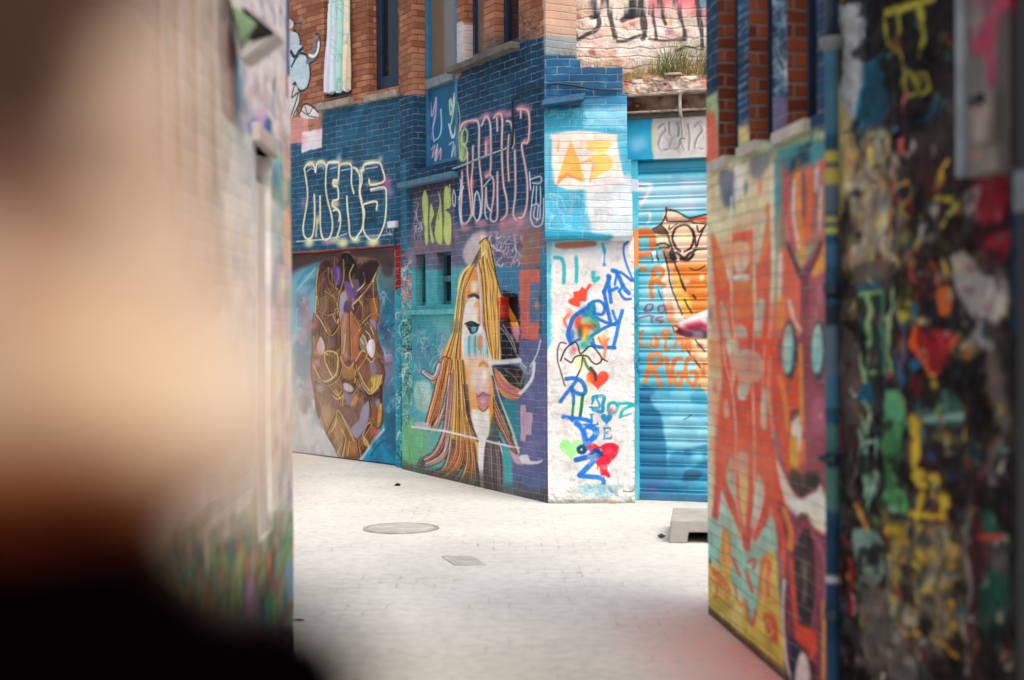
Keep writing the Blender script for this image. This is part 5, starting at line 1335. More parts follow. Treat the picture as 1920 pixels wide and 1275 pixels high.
def paint_S():
    P = S
    P.col[..., :3] = hexc('5fc3d8'); P.col[..., 3] = 1
    P.noise('8fd6e6', .3, .4, .65, .8, 91); P.noise('35a9c6', .3, .5, .7, .6, 92)
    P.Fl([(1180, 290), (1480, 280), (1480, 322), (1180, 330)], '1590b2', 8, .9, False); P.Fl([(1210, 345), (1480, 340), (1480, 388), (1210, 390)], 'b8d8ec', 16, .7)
    P.S(1290, 345, 20, 14, 'c0ccea', .6); P.S(1290, 376, 26, 12, 'cfe8ec', .6); P.S(1290, 390, 24, 10, 'cfd0ec', .5)
    z = Z(1180, 280, 5.794)
    P.L(z(-10, 390, 90, 370, 200, 380, 240, 400, 220, 460, 160, 560, 100, 640), 'ece6ee', 7, 3, .9); P.L(z(60, 430, 150, 440, 190, 460), 'ece4dc', 7, 3, .7); P.L(z(110, 690, 220, 690, 230, 760, 200, 800), 'e4e0e8', 5, 3, .8)
    z2 = Z(1180, 480, 4.906)
    z = Z(1180, 280, 5.794)
    # lower blue figure
    P.Fl([(1180, 725), (1480, 725), (1480, 960), (1180, 960)], '2fa3c8', 6, .95, False); P.noise('1b7aa8', .25, .45, .6, .9, 93, (1180, 720, 1480, 960)); P.noise('6fc8dc', .2, .5, .65, .8, 94, (1200, 720, 1480, 900))
    P.Fl([(1196, 740), (1224, 728), (1232, 760), (1246, 800), (1250, 850), (1246, 900), (1196, 900)], '1272a4', 5, .85); P.Fl([(1225, 740), (1325, 760), (1480, 770), (1480, 800), (1300, 790), (1240, 775)], '6cc2dc', 6, .8)
    P.Fl([(1245, 790), (1290, 780), (1330, 800), (1330, 830), (1260, 840)], '8ed2e2', 6, .7); P.Fl([(1255, 855), (1280, 850), (1290, 880), (1330, 860), (1330, 900), (1270, 905)], '1f86b4', 5, .8); P.Fl([(1290, 880), (1318, 885), (1305, 900), (1280, 902)], '1a5a80', 4, .8)
    P.L([(1282, 787), (1290, 783), (1296, 778)], '1d4a60', 2, 1.4, .8); P.S(1235, 905, 26, 14, '3a6aa0', .6); P.S(1222, 918, 14, 7, 'a86ab0', .5); P.noise('8ab0e0', .1, .5, .7, .6, 95, (1196, 905, 1330, 945))
    # orange outlined figure
    sk = 'f0c9a4'
    P.Fl(z(400, 650, 480, 660, 660, 740, 840, 720, 1200, 700, 1200, 1400, 900, 1420, 480, 1300, 380, 1200, 330, 1000, 260, 880, 330, 820, 370, 740), sk, 2, 1); P.Fl(z(660, 740, 830, 730, 1100, 700, 1100, 790, 690, 780), 'df5a34', 3, .9)
    P.Fl(z(260, 880, 330, 830, 400, 870, 420, 930, 300, 920), '6a4a38', 4, .95); P.S(1280, 440, 14, 16, 'f6d9a0', .8); P.S(1278, 462, 16, 16, 'f4cfb8', .9); P.Fl(z(360, 1100, 480, 1120, 520, 1200, 480, 1290, 420, 1290, 380, 1180), '8a5a40', 3, .9); P.Fl(z(440, 1100, 500, 1110, 510, 1200, 450, 1200), '241c1c', 2, 1)
    P.Fl(z(290, 960, 380, 950, 440, 1060, 330, 1060), 'e8dcb4', 3, .9); P.Fl(z(230, 1130, 300, 1110, 320, 1210, 260, 1210), 'cfe6ea', 3, .9)
    P.Fl(z(90, 870, 230, 860, 290, 960, 290, 1060, 230, 1100, 210, 960, 90, 950), 'ee7a2e', 4, .95); P.Fl(z(40, 920, 90, 920, 80, 1100, 230, 1110, 200, 1170, 60, 1160, 40, 1050), 'ee7430', 4, .95)
    for l, w in (((400, 640, 400, 720, 340, 820, 260, 870), 3), ((400, 650, 480, 665, 560, 700, 660, 745, 840, 710, 1100, 690), 3.4), ((400, 690, 410, 760, 440, 785, 660, 780, 690, 790), 3), ((340, 820, 400, 880, 450, 1020, 470, 1090), 3.2), ((520, 810, 440, 870, 440, 830), 2.4), ((500, 1050, 470, 960, 500, 870, 560, 830, 640, 830, 690, 900, 700, 1000, 660, 1080, 600, 1110), 4.4), ((560, 1110, 520, 1080, 490, 1040), 4), ((300, 1040, 380, 1020, 440, 1060, 330, 1070), 3), ((690, 870, 720, 960, 730, 1060, 780, 920, 830, 830), 3.4), ((740, 830, 760, 900, 840, 820), 3), ((520, 1120, 600, 1180, 660, 1130, 720, 1100), 5), ((560, 1190, 640, 1200, 700, 1140), 6), ((240, 1130, 260, 1210), 2), ((300, 1110, 320, 1210), 2), ((380, 1110, 400, 1200), 2.2), ((700, 1090, 900, 1080), 3), ((690, 800, 850, 810, 1100, 800), 2.4)):
        P.L(z(*l), '2a2022', w, 1.3, .95)
    z = z2
    P.Fl(z(350, 80, 430, 70, 700, 60, 1100, 60, 1100, 1250, 690, 1240, 600, 1000, 480, 760, 400, 460, 370, 250), 'f0b070', 5, .9)
    P.Fl(z(420, 90, 720, 70, 1000, 70, 1000, 520, 590, 520, 480, 320), 'ef8420', 5, .95); P.Fl(z(420, 170, 480, 180, 560, 400, 580, 520, 520, 540, 440, 380), 'f6c048', 4, .95); P.S(1288, 528, 8, 6, 'f8d8c0', .9); P.S(1316, 520, 5, 8, 'f6e0c0', .9); P.S(1292, 545, 14, 6, 'e05a1c', .7); P.S(1290, 585, 12, 9, 'f2a83c', .9); P.S(1282, 600, 10, 5, 'e8482a', .6)
    P.Fl(z(290, 130, 350, 80, 400, 300, 470, 470, 520, 620, 460, 640, 400, 620, 330, 420), 'f2d9c4', 4, .95); P.Fl(z(330, 440, 400, 430, 410, 560, 360, 620), 'e88a58', 5, .8); P.Fl(z(380, 560, 470, 640, 560, 760, 500, 860, 430, 740), 'f09a5a', 6, .85)
    P.Fl(z(590, 780, 720, 790, 720, 960, 640, 900), 'f2d4b0', 5, .9); P.S(1313, 648, 7, 6, 'e8562c', .9)
    for l, w in (((330, 0, 360, 120, 380, 260, 440, 420, 490, 540), 3), ((420, 60, 450, 140, 490, 250, 520, 320), 3.4), ((510, 400, 540, 460, 575, 520), 3.4), ((520, 850, 590, 940, 660, 1030), 3), ((610, 770, 640, 810, 695, 875), 3), ((560, 110, 600, 130, 650, 120, 700, 90), 2.6), ((250, 0, 265, 40), 2), ((270, 310, 300, 400), 2), ((400, 650, 420, 700), 2), ((590, 360, 610, 390), 4), ((480, 220, 500, 290, 520, 310), 4)):
        P.L(z(*l), '2a2022', w, 1.4, .9)
    # orange words
    og = 'f07a28'
    for l in ((20, 120, 150, 120), (240, 140, 200, 260, 215, 380), (215, 150, 250, 110, 310, 130, 290, 200, 220, 240), (260, 240, 320, 270)):
        P.L(z(*l), og, 8, 3, .92)
    for l, c in (((140, 500, 170, 450, 220, 450, 200, 500, 150, 510), '7a4a6c'), ((100, 570, 180, 550, 230, 560), '94405c'), ((210, 550, 210, 610), '7a4a6c'), ((330, 460, 280, 460, 270, 500, 300, 520, 330, 500), '94405c'), ((310, 560, 260, 570, 250, 590, 310, 600, 280, 620), 'b84a4c'), ((320, 440, 340, 520), '5a6aa0')):
        P.L(z(*l), c, 3.4, 2, .9)
    for l in ((130, 690, 95, 720, 110, 760, 100, 800, 120, 830, 170, 830), (200, 770, 210, 830, 260, 830, 270, 770), (370, 690, 310, 690, 340, 780, 330, 860, 370, 860), (300, 740, 380, 720), (240, 720, 250, 830), (420, 850, 440, 780, 490, 780, 490, 870), (540, 780, 520, 860), (560, 790, 560, 870)):
        P.L(z(*l), og, 5.5, 2.4, .88)
    for l in ((200, 920, 180, 1040, 150, 1160), (190, 920, 260, 900, 300, 950, 260, 1010, 190, 1050, 250, 1090, 290, 1200), (345, 940, 360, 1080, 380, 1180), (480, 940, 430, 950, 400, 1020, 410, 1120, 460, 1190, 490, 1090, 450, 1080), (600, 930, 540, 950, 520, 1040, 540, 1140, 600, 1190, 620, 1080, 570, 1070), (690, 1000, 680, 1090)):
        P.L(z(*l), og, 8, 3, .94)
    P.S(1312, 722, 4, 5, og, .9); P.L(z(590, 1200, 600, 1260), og, 2, 1.6, .8); P.L(z(470, 1190, 475, 1240), og, 2, 1.6, .8); P.S(1256, 634, 5, 4, '3aa65a', .9)
    P.S(1221, 936, 5, 3, 'e8703a', .9)
    P.mottle(.06, .2)
    P.foot(.08, '30404c', .6)
    P.dull(.14)


paint_S()
S.disp = slat
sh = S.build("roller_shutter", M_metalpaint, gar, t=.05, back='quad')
# guide rail and bottom bar
Fr = S
ru0, ru1 = S.uvx(1188, 600)[0], S.uvx(1199, 600)[0]
Rl = Panel(S0, S1, 0, 1, 0, .006, d=.05)
Rl.ext = (ru0 - .004, ru1, 0.004, S.ext[3] - .002)
Rl.grid(); Rl.col[..., :3] = hexc('4bbad0'); Rl.col[..., 3] = 1
Rl.noise('8fd8e4', .2, .5, .7, .7, 97); Rl.Fl([(1180, 336), (1203, 336), (1203, 360), (1180, 358)], 'e4dce4', 4, .9, False); Rl.Fl([(1180, 430), (1203, 430), (1203, 500), (1180, 500)], 'f09048', 5, .9, False); Rl.Fl([(1180, 505), (1203, 505), (1203, 760), (1180, 760)], '2a9ab8', 9, .8, False)
Rl.scrawl((1186, 500, 1200, 700), ['1c4a8c', '2fb0b8', '15607c'], 20, 2, 98, 10)
Rl.build("guide_rail", M_metalpaint, gar, t=.08, back='grid')
S.slab(ru1 + .002, S.ext[1], .0, .06, .0, .03, .006).build("bottom_bar", M_blueframe, sh)

# board over the shutter, and the rusty beam above it
K = Panel(S0, S1, 0, 1, 0, .007, d=.07)
K.ext = (K.uvx(1176, 260)[0], K.uvx(1480, 260)[0], K.uvx(1250, 297)[1], K.uvx(1250, 214)[1])
K.grid(); K.col[..., :3] = hexc('c9c7c4'); K.col[..., 3] = 1
K.Fl([(1160, 200), (1226, 200), (1222, 240), (1226, 300), (1160, 310)], '2f9fc4', 4, 1, False, rag=2); K.S(1196, 270, 20, 18, '8fc4e2', .8); K.Fl([(1222, 232), (1230, 232), (1228, 282), (1222, 282)], 'cfc68c', 3, .7)
z = Z(1010, 150, 6.0)
for l in ((1350, 540, 1400, 500, 1430, 560, 1380, 620, 1350, 720, 1390, 790, 1450, 780), (1470, 480, 1480, 600, 1560, 640, 1580, 540, 1560, 480), (1500, 660, 1480, 760, 1560, 770, 1600, 660), (1680, 500, 1700, 640, 1690, 780), (1760, 520, 1800, 480, 1840, 560, 1780, 660, 1760, 760, 1840, 780), (1600, 700, 1640, 780)):
    K.L(z(*l), '8e8c8c', 5, 2.4, .85); K.L(z(*l) + (3, 2), 'e2e0de', 3, 2, .7)
K.noise('a8a6a2', .08, .55, .7, .6, 99, (1228, 215, 1330, 295))
K.mottle(.06, .1)
K.build("lintel_board", M_boardpaint, gar, t=.12, back='grid')
M_rust = plain("rusty_steel", '8a7a66', 0.75, 0.2, 9, 0.5, 45, 0.0, '4a2f20', 0.3)
M_rust2 = plain("bare_grey_steel_flange", 'a89c8c', 0.6, 0.2, 14, 0.4, 45, 0.0, '6c5444', 0.4)
bu0, bu1 = K.uvx(1157, 195)[0], K.uvx(1480, 195)[0]
bt_, bb_ = K.uvx(1157, 183)[1], K.uvx(1157, 216)[1]
bm_ = K.slab(bu0, bu1, bb_ + .012, bt_ - .012, -.02, .0, 0.0)
beam = bm_.build("steel_beam", M_rust, gar)
for a, b in ((bt_ - .012, bt_ + .004), (bb_ - .002, bb_ + .013)):
    K.slab(bu0, bu1, a, b, -.09, .085, .003).build("flange", M_rust2, beam)
K.slab(bu0 - .0, bu1, bb_ - .045, bb_ - .004, -.09, .03, .01).build("packing", M_sill_dark, gar)
mb = MB(); p = K.uvx(1195, 199); mb.lathe((0, 0, 0), [(.018, 0), (.018, .012), (.010, .016), (.010, .03)], 8)
bmat = Matrix.Translation(K.P(p[0], p[1], .0)) @ Matrix.Rotation(math.atan2(S.n[1], S.n[0]), 4, 'Z') @ Matrix.Rotation(math.pi / 2, 4, 'Y')
bmesh.ops.transform(mb.bm, matrix=bmat, verts=mb.bm.verts)
mb.build("bolt", plain("orange_rust", '9a5a24', .8, .2), beam)
# brick course and earth ledge between beam and ruined wall
W = Panel(S0, S1, 0, 1, 0, .008, d=.03)
W.ext = (bu0 + .02, bu1, bt_ + .004, W.uvx(1200, 148)[1])
W.grid(); W.col[..., :3] = hexc('c8b7a4'); W.col[..., 3] = .55
W.brickvar(.15, .21, .085, 101); W.noise('b05a44', .1, .55, .65, .7, 102); W.noise('e8dfd2', .08, .5, .6, .7, 103); W.noise('4a3428', .05, .64, .72, .7, 104)
W.disp = lambda U, Vv: (fbm(U * 12, Vv * 12, 105, 3) - .5) * .06
W.build("brick_course", M_brick_old, gar, t=.12, back='grid')
M_earth = plain("dry_earth", 'a88e68', .95, .25, 10, .8, 25, color2='6c573c')
vtop = W.ext[3]
mb = MB()
n_ = 40
bmx = mb.bm
rows = []
for j in range(10):
    r = []
    for i in range(n_):
        t = i / (n_ - 1)
        u = Cb.ext[0] + (bu1 - 0) * t
        f, k = W.P(bu0 + (bu1 - bu0) * t, 0, -.02), D.P(D.ext[0] + .2 + (D.ext[1] - D.ext[0] - .2) * t, 0, .05)
        s_ = j / 9
        pnt = f.lerp(k, s_)
        h = vtop - .02 + .10 * s_ + .04 * math.sin(i * 1.7 + j) * random.random()
        r.append(bmx.verts.new((pnt.x, pnt.y, h)))
    rows.append(r)
low = [bmx.verts.new((v.co.x, v.co.y, vtop - .2)) for v in rows[0]]; lowb = [bmx.verts.new((v.co.x, v.co.y, vtop - .2)) for v in rows[-1]]
allr = [low] + rows + [lowb]
for a, b in zip(allr[:-1], allr[1:]):
    for i in range(n_ - 1): bmx.faces.new((a[i], a[i + 1], b[i + 1], b[i]))
mb.build("earth_ledge", M_earth, gar)
# fallen slate on the ledge
p = W.uvx(1263, 141)
W.slab(p[0] - .07, p[0] + .07, vtop + .012, vtop + .032, -.03, .04, .004).build("loose_brick", plain("pale_brick", 'b9a79a', .8, .2), None, origin=W.P(p[0], vtop + .012, 0))
tag(bpy.data.objects["loose_brick"], "flat pale brick lying loose on the earth ledge above the rusty beam", "brick")
# side return of the garage building hidden by the right-hand building
mm = MB(); mm.box8([Vector((*D.P(D.ext[1], 0, -.3)[:2], 0)), Vector((*S.P(S.ext[1], 0, .1)[:2], 0)), Vector((*S.P(S.ext[1] + .4, 0, .1)[:2], 0)), Vector((*D.P(D.ext[1] + .4, 0, -.3)[:2], 0)),
                    Vector((*D.P(D.ext[1], 0, -.3)[:2], 7.2)), Vector((*S.P(S.ext[1], 0, .1)[:2], 7.2)), Vector((*S.P(S.ext[1] + .4, 0, .1)[:2], 7.2)), Vector((*D.P(D.ext[1] + .4, 0, -.3)[:2], 7.2))])
mm.build("side_wall", M_sill, gar)

# ------------------------------------------------------------------ grass on the ledge
M_grass = plain("green_grass", '7d8f4a', .8, .3, 30, 0, 40)
M_straw = plain("dry_grass", 'c2ab72', .85, .25, 30, 0, 40)


def tuft(x, h, n, spread, mat, label, seed, lean=0.0):
    rs = random.Random(seed)
    t = (x - 1160) / 320
    base = W.P(W.uvx(x, 150)[0], vtop, -.12 - .1 * rs.random())
    mb = MB(); bm = mb.bm
    for i in range(n):
        a = rs.uniform(0, 2 * math.pi); r = spread * math.sqrt(rs.random())
        b0 = Vector((math.cos(a) * r, math.sin(a) * r * .5, -.02))
        hh = h * rs.uniform(.45, 1.1); bend = Vector((rs.gauss(lean, .35), rs.gauss(-.1, .25), 0)) * hh
        w = rs.uniform(.002, .0045); sd = Vector((math.cos(a * 3), math.sin(a * 3), 0)) * w
        prev = None
        for k in range(4):
            s = k / 3
            c = b0 + Vector((0, 0, hh * s)) + bend * s * s
            ww = sd * (1 - s * .92)
            cur = (bm.verts.new(base + c - ww), bm.verts.new(base + c + ww))
            if prev: bm.faces.new((prev[0], prev[1], cur[1], cur[0]))
            prev = cur
    o = mb.build("grass_tuft", mat, None, origin=base)
    tag(o, label, "grass", "grass growing on the ledge over the shutter")


tuft(1255, .40, 220, .14, M_grass, "tallest green grass tuft, on the ledge left of the right-hand building", 1)
tuft(1312, .34, 170, .11, M_grass, "green grass tuft on the ledge, against the edge of the right-hand building", 2)
tuft(1285, .28, 120, .14, M_straw, "straw-coloured grass tuft between the two green tufts on the ledge", 3)
tuft(1205, .26, 130, .14, M_straw, "thin dry grass tuft at the middle of the ledge above the rusty beam", 4)
tuft(1232, .20, 110, .10, M_straw, "short dry grass tuft just left of the tallest green tuft", 6)


def tuft2(x, y, h, n, spread, mat, label, seed):
    global W
    p_ = Cb.uvx(x, y)
    sv, vt0 = W, vtop
    base = Cb.P(p_[0], p_[1], -.22)
    rs = random.Random(seed); mb = MB(); bm = mb.bm
    for i in range(n):
        a = rs.uniform(0, 2 * math.pi); r = spread * math.sqrt(rs.random())
        b0 = Vector((math.cos(a) * r, math.sin(a) * r * .4, -.03)); hh = h * rs.uniform(.45, 1.1)
        bend = Vector((rs.gauss(0, .35), rs.gauss(-.1, .25), 0)) * hh; w = rs.uniform(.002, .004); sd = Vector((math.cos(a * 3), math.sin(a * 3), 0)) * w
        prev = None
        for k in range(4):
            s = k / 3; c = b0 + Vector((0, 0, hh * s)) + bend * s * s; ww = sd * (1 - s * .92)
            cur = (bm.verts.new(base + c - ww), bm.verts.new(base + c + ww))
            if prev: bm.faces.new((prev[0], prev[1], cur[1], cur[0]))
            prev = cur
    o = mb.build("grass_tuft", mat, None, origin=base)
    tag(o, label, "grass", "grass growing on the ledge over the shutter")


tuft2(1062, 106, .17, 90, .12, M_straw, "wispy dry grass on top of the highest step of blue bricks", 8)
tuft2(1135, 128, .18, 90, .14, M_straw, "wispy dry grass above the lower step of blue bricks", 9)

# ================================================================== right-hand building
rb = empty("right_building", (R1_.x + .15, R1_.y, 0), "brick building at right with a red and orange robot-like mural and three narrow windows", "building")
R = Panel(R0, R1_, 0, 1, 0, .010, au=.30)
R.ext = (R.uvx(1326, 600)[0], R.uvx(1572, 600)[0], 0, 5.5); R.vfine = 3.6
if R.ext[0] > R.ext[1]: R.ext = (R.ext[1], R.ext[0], 0, 5.5)
wr = [R.hole_px(1346, 1383, -500, 300), R.hole_px(1404, 1448, -500, 268), R.hole_px(1475, 1531, -500, 228)]
R.grid()


def paint_R():
    P = R
    P.col[..., :3] = hexc('8f9a78'); P.col[..., 3] = 1
    fl0, li0 = P.Fl, P.L
    P.Fl = lambda pts, c, soft=3, *a, **k: fl0(pts, c, soft * 1.3, *a, **k)
    P.L = lambda pts, c, w, soft=3, *a, **k: li0(pts, c, w, soft * 1.2, *a, **k)
    P.Fl([(1310, -200), (1600, -200), (1600, 215), (1530, 240), (1450, 270), (1400, 250), (1340, 190), (1310, 190)], '1b3450', 6, 1, False, rag=4)
    P.noise('10202e', .3, .5, .65, .7, 201, (1320, -100, 1560, 220)); P.noise('2c5470', .25, .55, .7, .7, 202, (1320, -100, 1560, 220))
    z0 = Z(1310, 0, 2.4517)
    for k in range(14):
        y = 20 + 40 * k; P.L(z0(182, y + 25, 225, y), '8fb6bc', 2.4, 2, .55)
    P.scrawl((1448, 0, 1476, 200), ['8fa8b4', '5f8a9c', 'b8c4c4', '3a5468'], 50, 3, 203, 18, .6)
    P.Fl([(1448, 190), (1476, 190), (1476, 260), (1450, 270)], '6a5a7c', 4, .8)
    P.S(1395, 250, 14, 22, 'cfae6c', .9)
    P.Fl([(1320, 185), (1346, 170), (1346, 330), (1320, 330)], '8f9c70', 6, .95, False); P.Fl([(1322, 225), (1340, 215), (1347, 300), (1346, 340), (1322, 330)], 'cf5e46', 5, .9)
    z = Z(1310, 280, 3.355)
    P.Fl(z(40, 120, 480, 30, 480, 420, 300, 560, 40, 560), 'c6b792', 8, 1, False)
    P.S(1371, 370, 14, 24, '45586c', .8); P.Fl(z(130, 150, 230, 140, 230, 260, 200, 350, 150, 330), '5a6478', 8, .85); P.S(1398, 352, 6, 16, '5c6c7c', .8); P.Fl(z(230, 110, 300, 120, 280, 240, 250, 330, 220, 330), 'd8d4cc', 7, .8); P.Fl(z(330, 60, 460, 20, 400, 170, 330, 170), '5c6470', 8, .7); P.S(1425, 350, 5, 18, 'd0604a', .7)
    P.Fl(z(470, 60, 560, 60, 540, 180, 510, 330, 490, 400, 470, 250), '3f8f9c', 6, .8)
    P.Fl(z(520, 40, 830, -30, 830, 600, 520, 620), '9c5a58', 8, .9, False); P.noise('b8907c', .2, .45, .65, .7, 204, (1465, 300, 1558, 460))
    for l, w, c in (((610, 60, 630, 300, 640, 500, 650, 700), 11, 'ef8a3c'), ((700, 120, 700, 300, 680, 560), 11, 'ea6a3c'), ((790, 30, 780, 120), 10, 'd84c40'), ((560, 100, 550, 250, 560, 420, 610, 640), 7, 'c84a54'), ((600, 200, 600, 420, 630, 620), 5, 'dcd0c0'), ((740, 130, 740, 260), 6, 'c4c0bc'), ((770, 240, 760, 500), 6, 'bfb8a8'), ((520, 180, 500, 400, 480, 600, 500, 700), 5, '4f8a94'), ((710, 60, 720, 120), 8, '6a7c80'), ((660, 150, 660, 420), 6, '7c4a50')):
        P.L(z(*l), c, w, 4, .9)
    P.Fl(z(500, 0, 830, -60, 830, 20, 700, 100, 640, 60, 560, 120), '2f7c86', 8, .85, rag=4); P.noise('17384a', .1, .5, .62, .8, 205, (1465, 260, 1556, 305))
    # big orange-red figure with pale bands
    rd, og, pl, tq = 'd8492f', 'ea7038', 'd6cfa6', 'a8c4b0'
    P.Fl(z(40, 560, 480, 480, 480, 1275, 40, 1275), rd, 6, .95, False)
    P.Fl(z(60, 420, 190, 830, 210, 560, 120, 420), pl, 6, .95, False); P.Fl(z(40, 400, 75, 500, 110, 1000, 150, 1300, 40, 1300), 'bfcbae', 6, .9, False)
    P.Fl(z(75, 560, 110, 580, 180, 820, 120, 870), og, 4, .9); P.Fl(z(220, 590, 320, 600, 310, 740, 230, 760), 'd8cba0', 5, .95); P.Fl(z(225, 790, 315, 790, 310, 830, 225, 830), 'e6dcd2', 4, .95); P.S(1390, 490, 5, 18, 'cc8098', .6)
    P.Fl(z(215, 850, 340, 840, 340, 1030, 215, 1050), og, 5, .9); P.Fl(z(320, 590, 350, 580, 345, 720, 325, 800), og, 4, .9); P.Fl(z(370, 580, 440, 330, 455, 560, 370, 720), og, 4, .9); P.Fl(z(350, 560, 430, 400, 370, 720), 'c4ceb0', 5, .9)
    for l, w in (((205, 300, 205, 700, 210, 1020, 240, 1275), 5), ((350, 480, 350, 800, 355, 1100, 330, 1275), 5), ((465, 100, 460, 400, 470, 700, 460, 1000, 440, 1280), 9), ((140, 1000, 200, 1280), 5), ((410, 960, 370, 1200), 6), ((130, 560, 200, 830), 3)):
        P.L(z(*l), 'c9ceb4', w, 3, .9)
    P.Fl(z(225, 1120, 300, 1130, 310, 1290, 250, 1290), tq, 4, .9); P.Fl(z(130, 980, 165, 990, 200, 1160, 230, 1290, 170, 1290), tq, 4, .9); P.Fl(z(370, 960, 410, 960, 400, 1150, 360, 1290, 350, 1150), tq, 4, .9)
    z = Z(1310, 640, 3.355)
    P.Fl(z(60, -20, 480, -20, 600, 1275, 60, 1275), 'cf4a34', 5, 1, False); P.Fl(z(40, -30, 130, -30, 150, 250, 100, 640, 100, 1000, 70, 1275, 40, 1275), 'cfc8a0', 7, .95, False)
    P.Fl(z(60, 0, 130, 20, 130, 180, 70, 180), 'd8945c', 6, .7); P.S(1340, 725, 6, 16, 'd88078', .8); P.S(1335, 775, 5, 14, 'd8c4cc', .8); P.L(z(100, 480, 105, 700, 95, 900), 'c0a898', 3, 3, .7)
    P.Fl(z(260, 60, 390, 90, 390, 240, 250, 240), tq, 4, 1); P.Fl(z(265, 220, 330, 240, 300, 350, 245, 350), tq, 4, .95); P.S(1392, 747, 8, 4, 'ecdcd8', .9); P.Fl(z(170, 0, 250, 0, 250, 120, 215, 290, 200, 150), 'bcc6a8', 5, .9)
    P.L(z(155, 0, 165, 120, 215, 340, 235, 600, 230, 900, 275, 1275), 'cfc3ae', 4, 3, .9); P.L(z(345, 0, 340, 300, 350, 600, 350, 900), 'd4cdae', 4, 3, .8); P.Fl(z(400, 300, 430, 330, 425, 540, 410, 560, 390, 500), tq, 4, .95); P.L(z(415, 30, 400, 300), 'c4cbb4', 4, 3, .8); P.L(z(450, 100, 440, 300, 470, 600), 'd8c49c', 6, 4, .8); P.Fl(z(160, 380, 180, 370, 190, 470, 160, 470), 'e8c4b4', 4, .8)
    P.Fl(z(245, 710, 310, 710, 305, 830, 250, 840), tq, 4, .95); P.Fl(z(255, 835, 310, 840, 300, 1275, 270, 1275), 'd8ae6c', 4, .95); P.Fl(z(175, 800, 215, 710, 220, 860, 230, 1000, 180, 900), tq, 4, .95); P.Fl(z(370, 840, 415, 940, 380, 1060, 330, 1180, 345, 1000), tq, 4, .95)
    P.Fl(z(145, 930, 170, 1000, 230, 1200, 265, 1300, 100, 1300, 120, 1100), '9fc4b4', 4, .95); P.Fl(z(455, 1040, 480, 1300, 330, 1300, 430, 1150), '9fc4b4', 4, .95); P.L(z(410, 960, 360, 1170, 330, 1280), 'c8c8cc', 6, 3, .9); P.L(z(140, 950, 220, 1130, 270, 1280), 'c8c4c4', 5, 3, .8)
    P.Fl(z(85, 1090, 110, 900, 135, 930, 105, 1240, 70, 1200), 'c84c48', 4, .95); P.Fl(z(140, 1150, 180, 1150, 200, 1290, 140, 1290), 'e8a048', 5, .9)
    P.L(z(480, 580, 500, 700, 530, 900, 590, 1080, 620, 1180), '4a86a8', 6, 3, .95)
    # purple creature beside it
    z = Z(1310, 280, 3.355)
    P.Fl(z(500, 640, 560, 620, 640, 760, 650, 900, 660, 1300, 500, 1300), 'd8604a', 5, .95, False); P.Fl(z(640, 760, 720, 640, 840, 560, 840, 1300, 640, 1300), '8a4658', 6, .95, False)
    P.Fl(z(740, 640, 800, 560, 840, 620, 830, 720, 720, 800), 'ee9440', 6, .95); P.L(z(560, 600, 610, 720, 650, 800, 720, 720, 770, 590), '4f3440', 9, 4, .9); P.Fl(z(650, 800, 690, 820, 690, 1300, 645, 1300), '6c3848', 5, .9); P.Fl(z(495, 930, 540, 940, 540, 1110, 495, 1110), 'ef9848', 5, .9); P.L(z(570, 960, 600, 1070, 640, 1140), 'e4d0c0', 7, 4, .9); P.Fl(z(500, 680, 530, 680, 520, 900, 500, 930), 'e0d8cc', 5, .8); P.S(1536, 550, 8, 30, 'a86a80', .7); P.S(1530, 590, 5, 14, 'c090a0', .5)
    z = Z(1310, 640, 3.355)
    P.Fl(z(490, -20, 840, -20, 840, 1290, 600, 1290, 500, 800), '8c4254', 5, .95, False)
    P.Fl(z(500, 200, 620, 160, 640, 800, 560, 820, 500, 560), 'd2502e', 6, .9); P.L(z(640, 30, 645, 300, 650, 560), 'e8953c', 8, 4, .9); P.L(z(505, 220, 540, 360, 560, 560), 'ef9a3c', 8, 4, .85); P.Fl(z(590, 480, 630, 470, 650, 640, 640, 700, 580, 760), 'ecebe6', 4, .95); P.Fl(z(575, 600, 620, 620, 630, 780, 580, 780), 'f0a838', 4, .95); P.Fl(z(580, 440, 630, 430, 620, 480, 580, 500), '3a2a28', 4, .8); P.Fl(z(640, 640, 670, 640, 665, 820, 630, 820), 'dc7850', 4, .9)
    P.Fl(z(720, 380, 790, 360, 800, 560, 720, 560), 'a85a78', 8, .8); P.S(1538, 780, 4, 7, 'd0a4b4', .8); P.S(1537, 718, 9, 12, '5c3444', .8); P.S(1478, 725, 6, 12, '6a4a48', .7)
    # eyes
    for cx in (1479, 1534):
        P.Fl([(cx - 15, 650), (cx - 8, 608), (cx + 8, 605), (cx + 17, 650), (cx + 10, 700), (cx, 712), (cx - 10, 695)], '2f3a40', 4, .95)
        P.Fl([(cx - 13, 650), (cx - 6, 614), (cx + 4, 612), (cx + 9, 650), (cx + 5, 690), (cx - 3, 700), (cx - 10, 690)], '7fb5ae', 3, 1); P.S(cx - 6, 645, 4, 26, 'b4d0cc', .7)
    # muzzle, whiskers, mouth
    P.Fl(z(560, 860, 590, 800, 650, 830, 700, 820, 760, 830, 750, 930, 690, 950, 660, 1000, 600, 940), '3a322e', 5, .97); P.S(1505, 880, 6, 20, '8a4050', .8)
    P.Fl(z(490, 740, 540, 850, 600, 960, 650, 990, 740, 940, 770, 910, 820, 1060, 820, 1180, 760, 1210, 690, 1110, 640, 1080, 600, 1140, 560, 1060, 510, 880), 'd9d0c4', 4, .97); P.S(1536, 985, 14, 22, 'e2d4ae', .8); P.Fl(z(640, 1080, 690, 1090, 680, 1130, 640, 1120), '4a4a40', 4, .9)
    z = Z(1310, 940, 3.807)
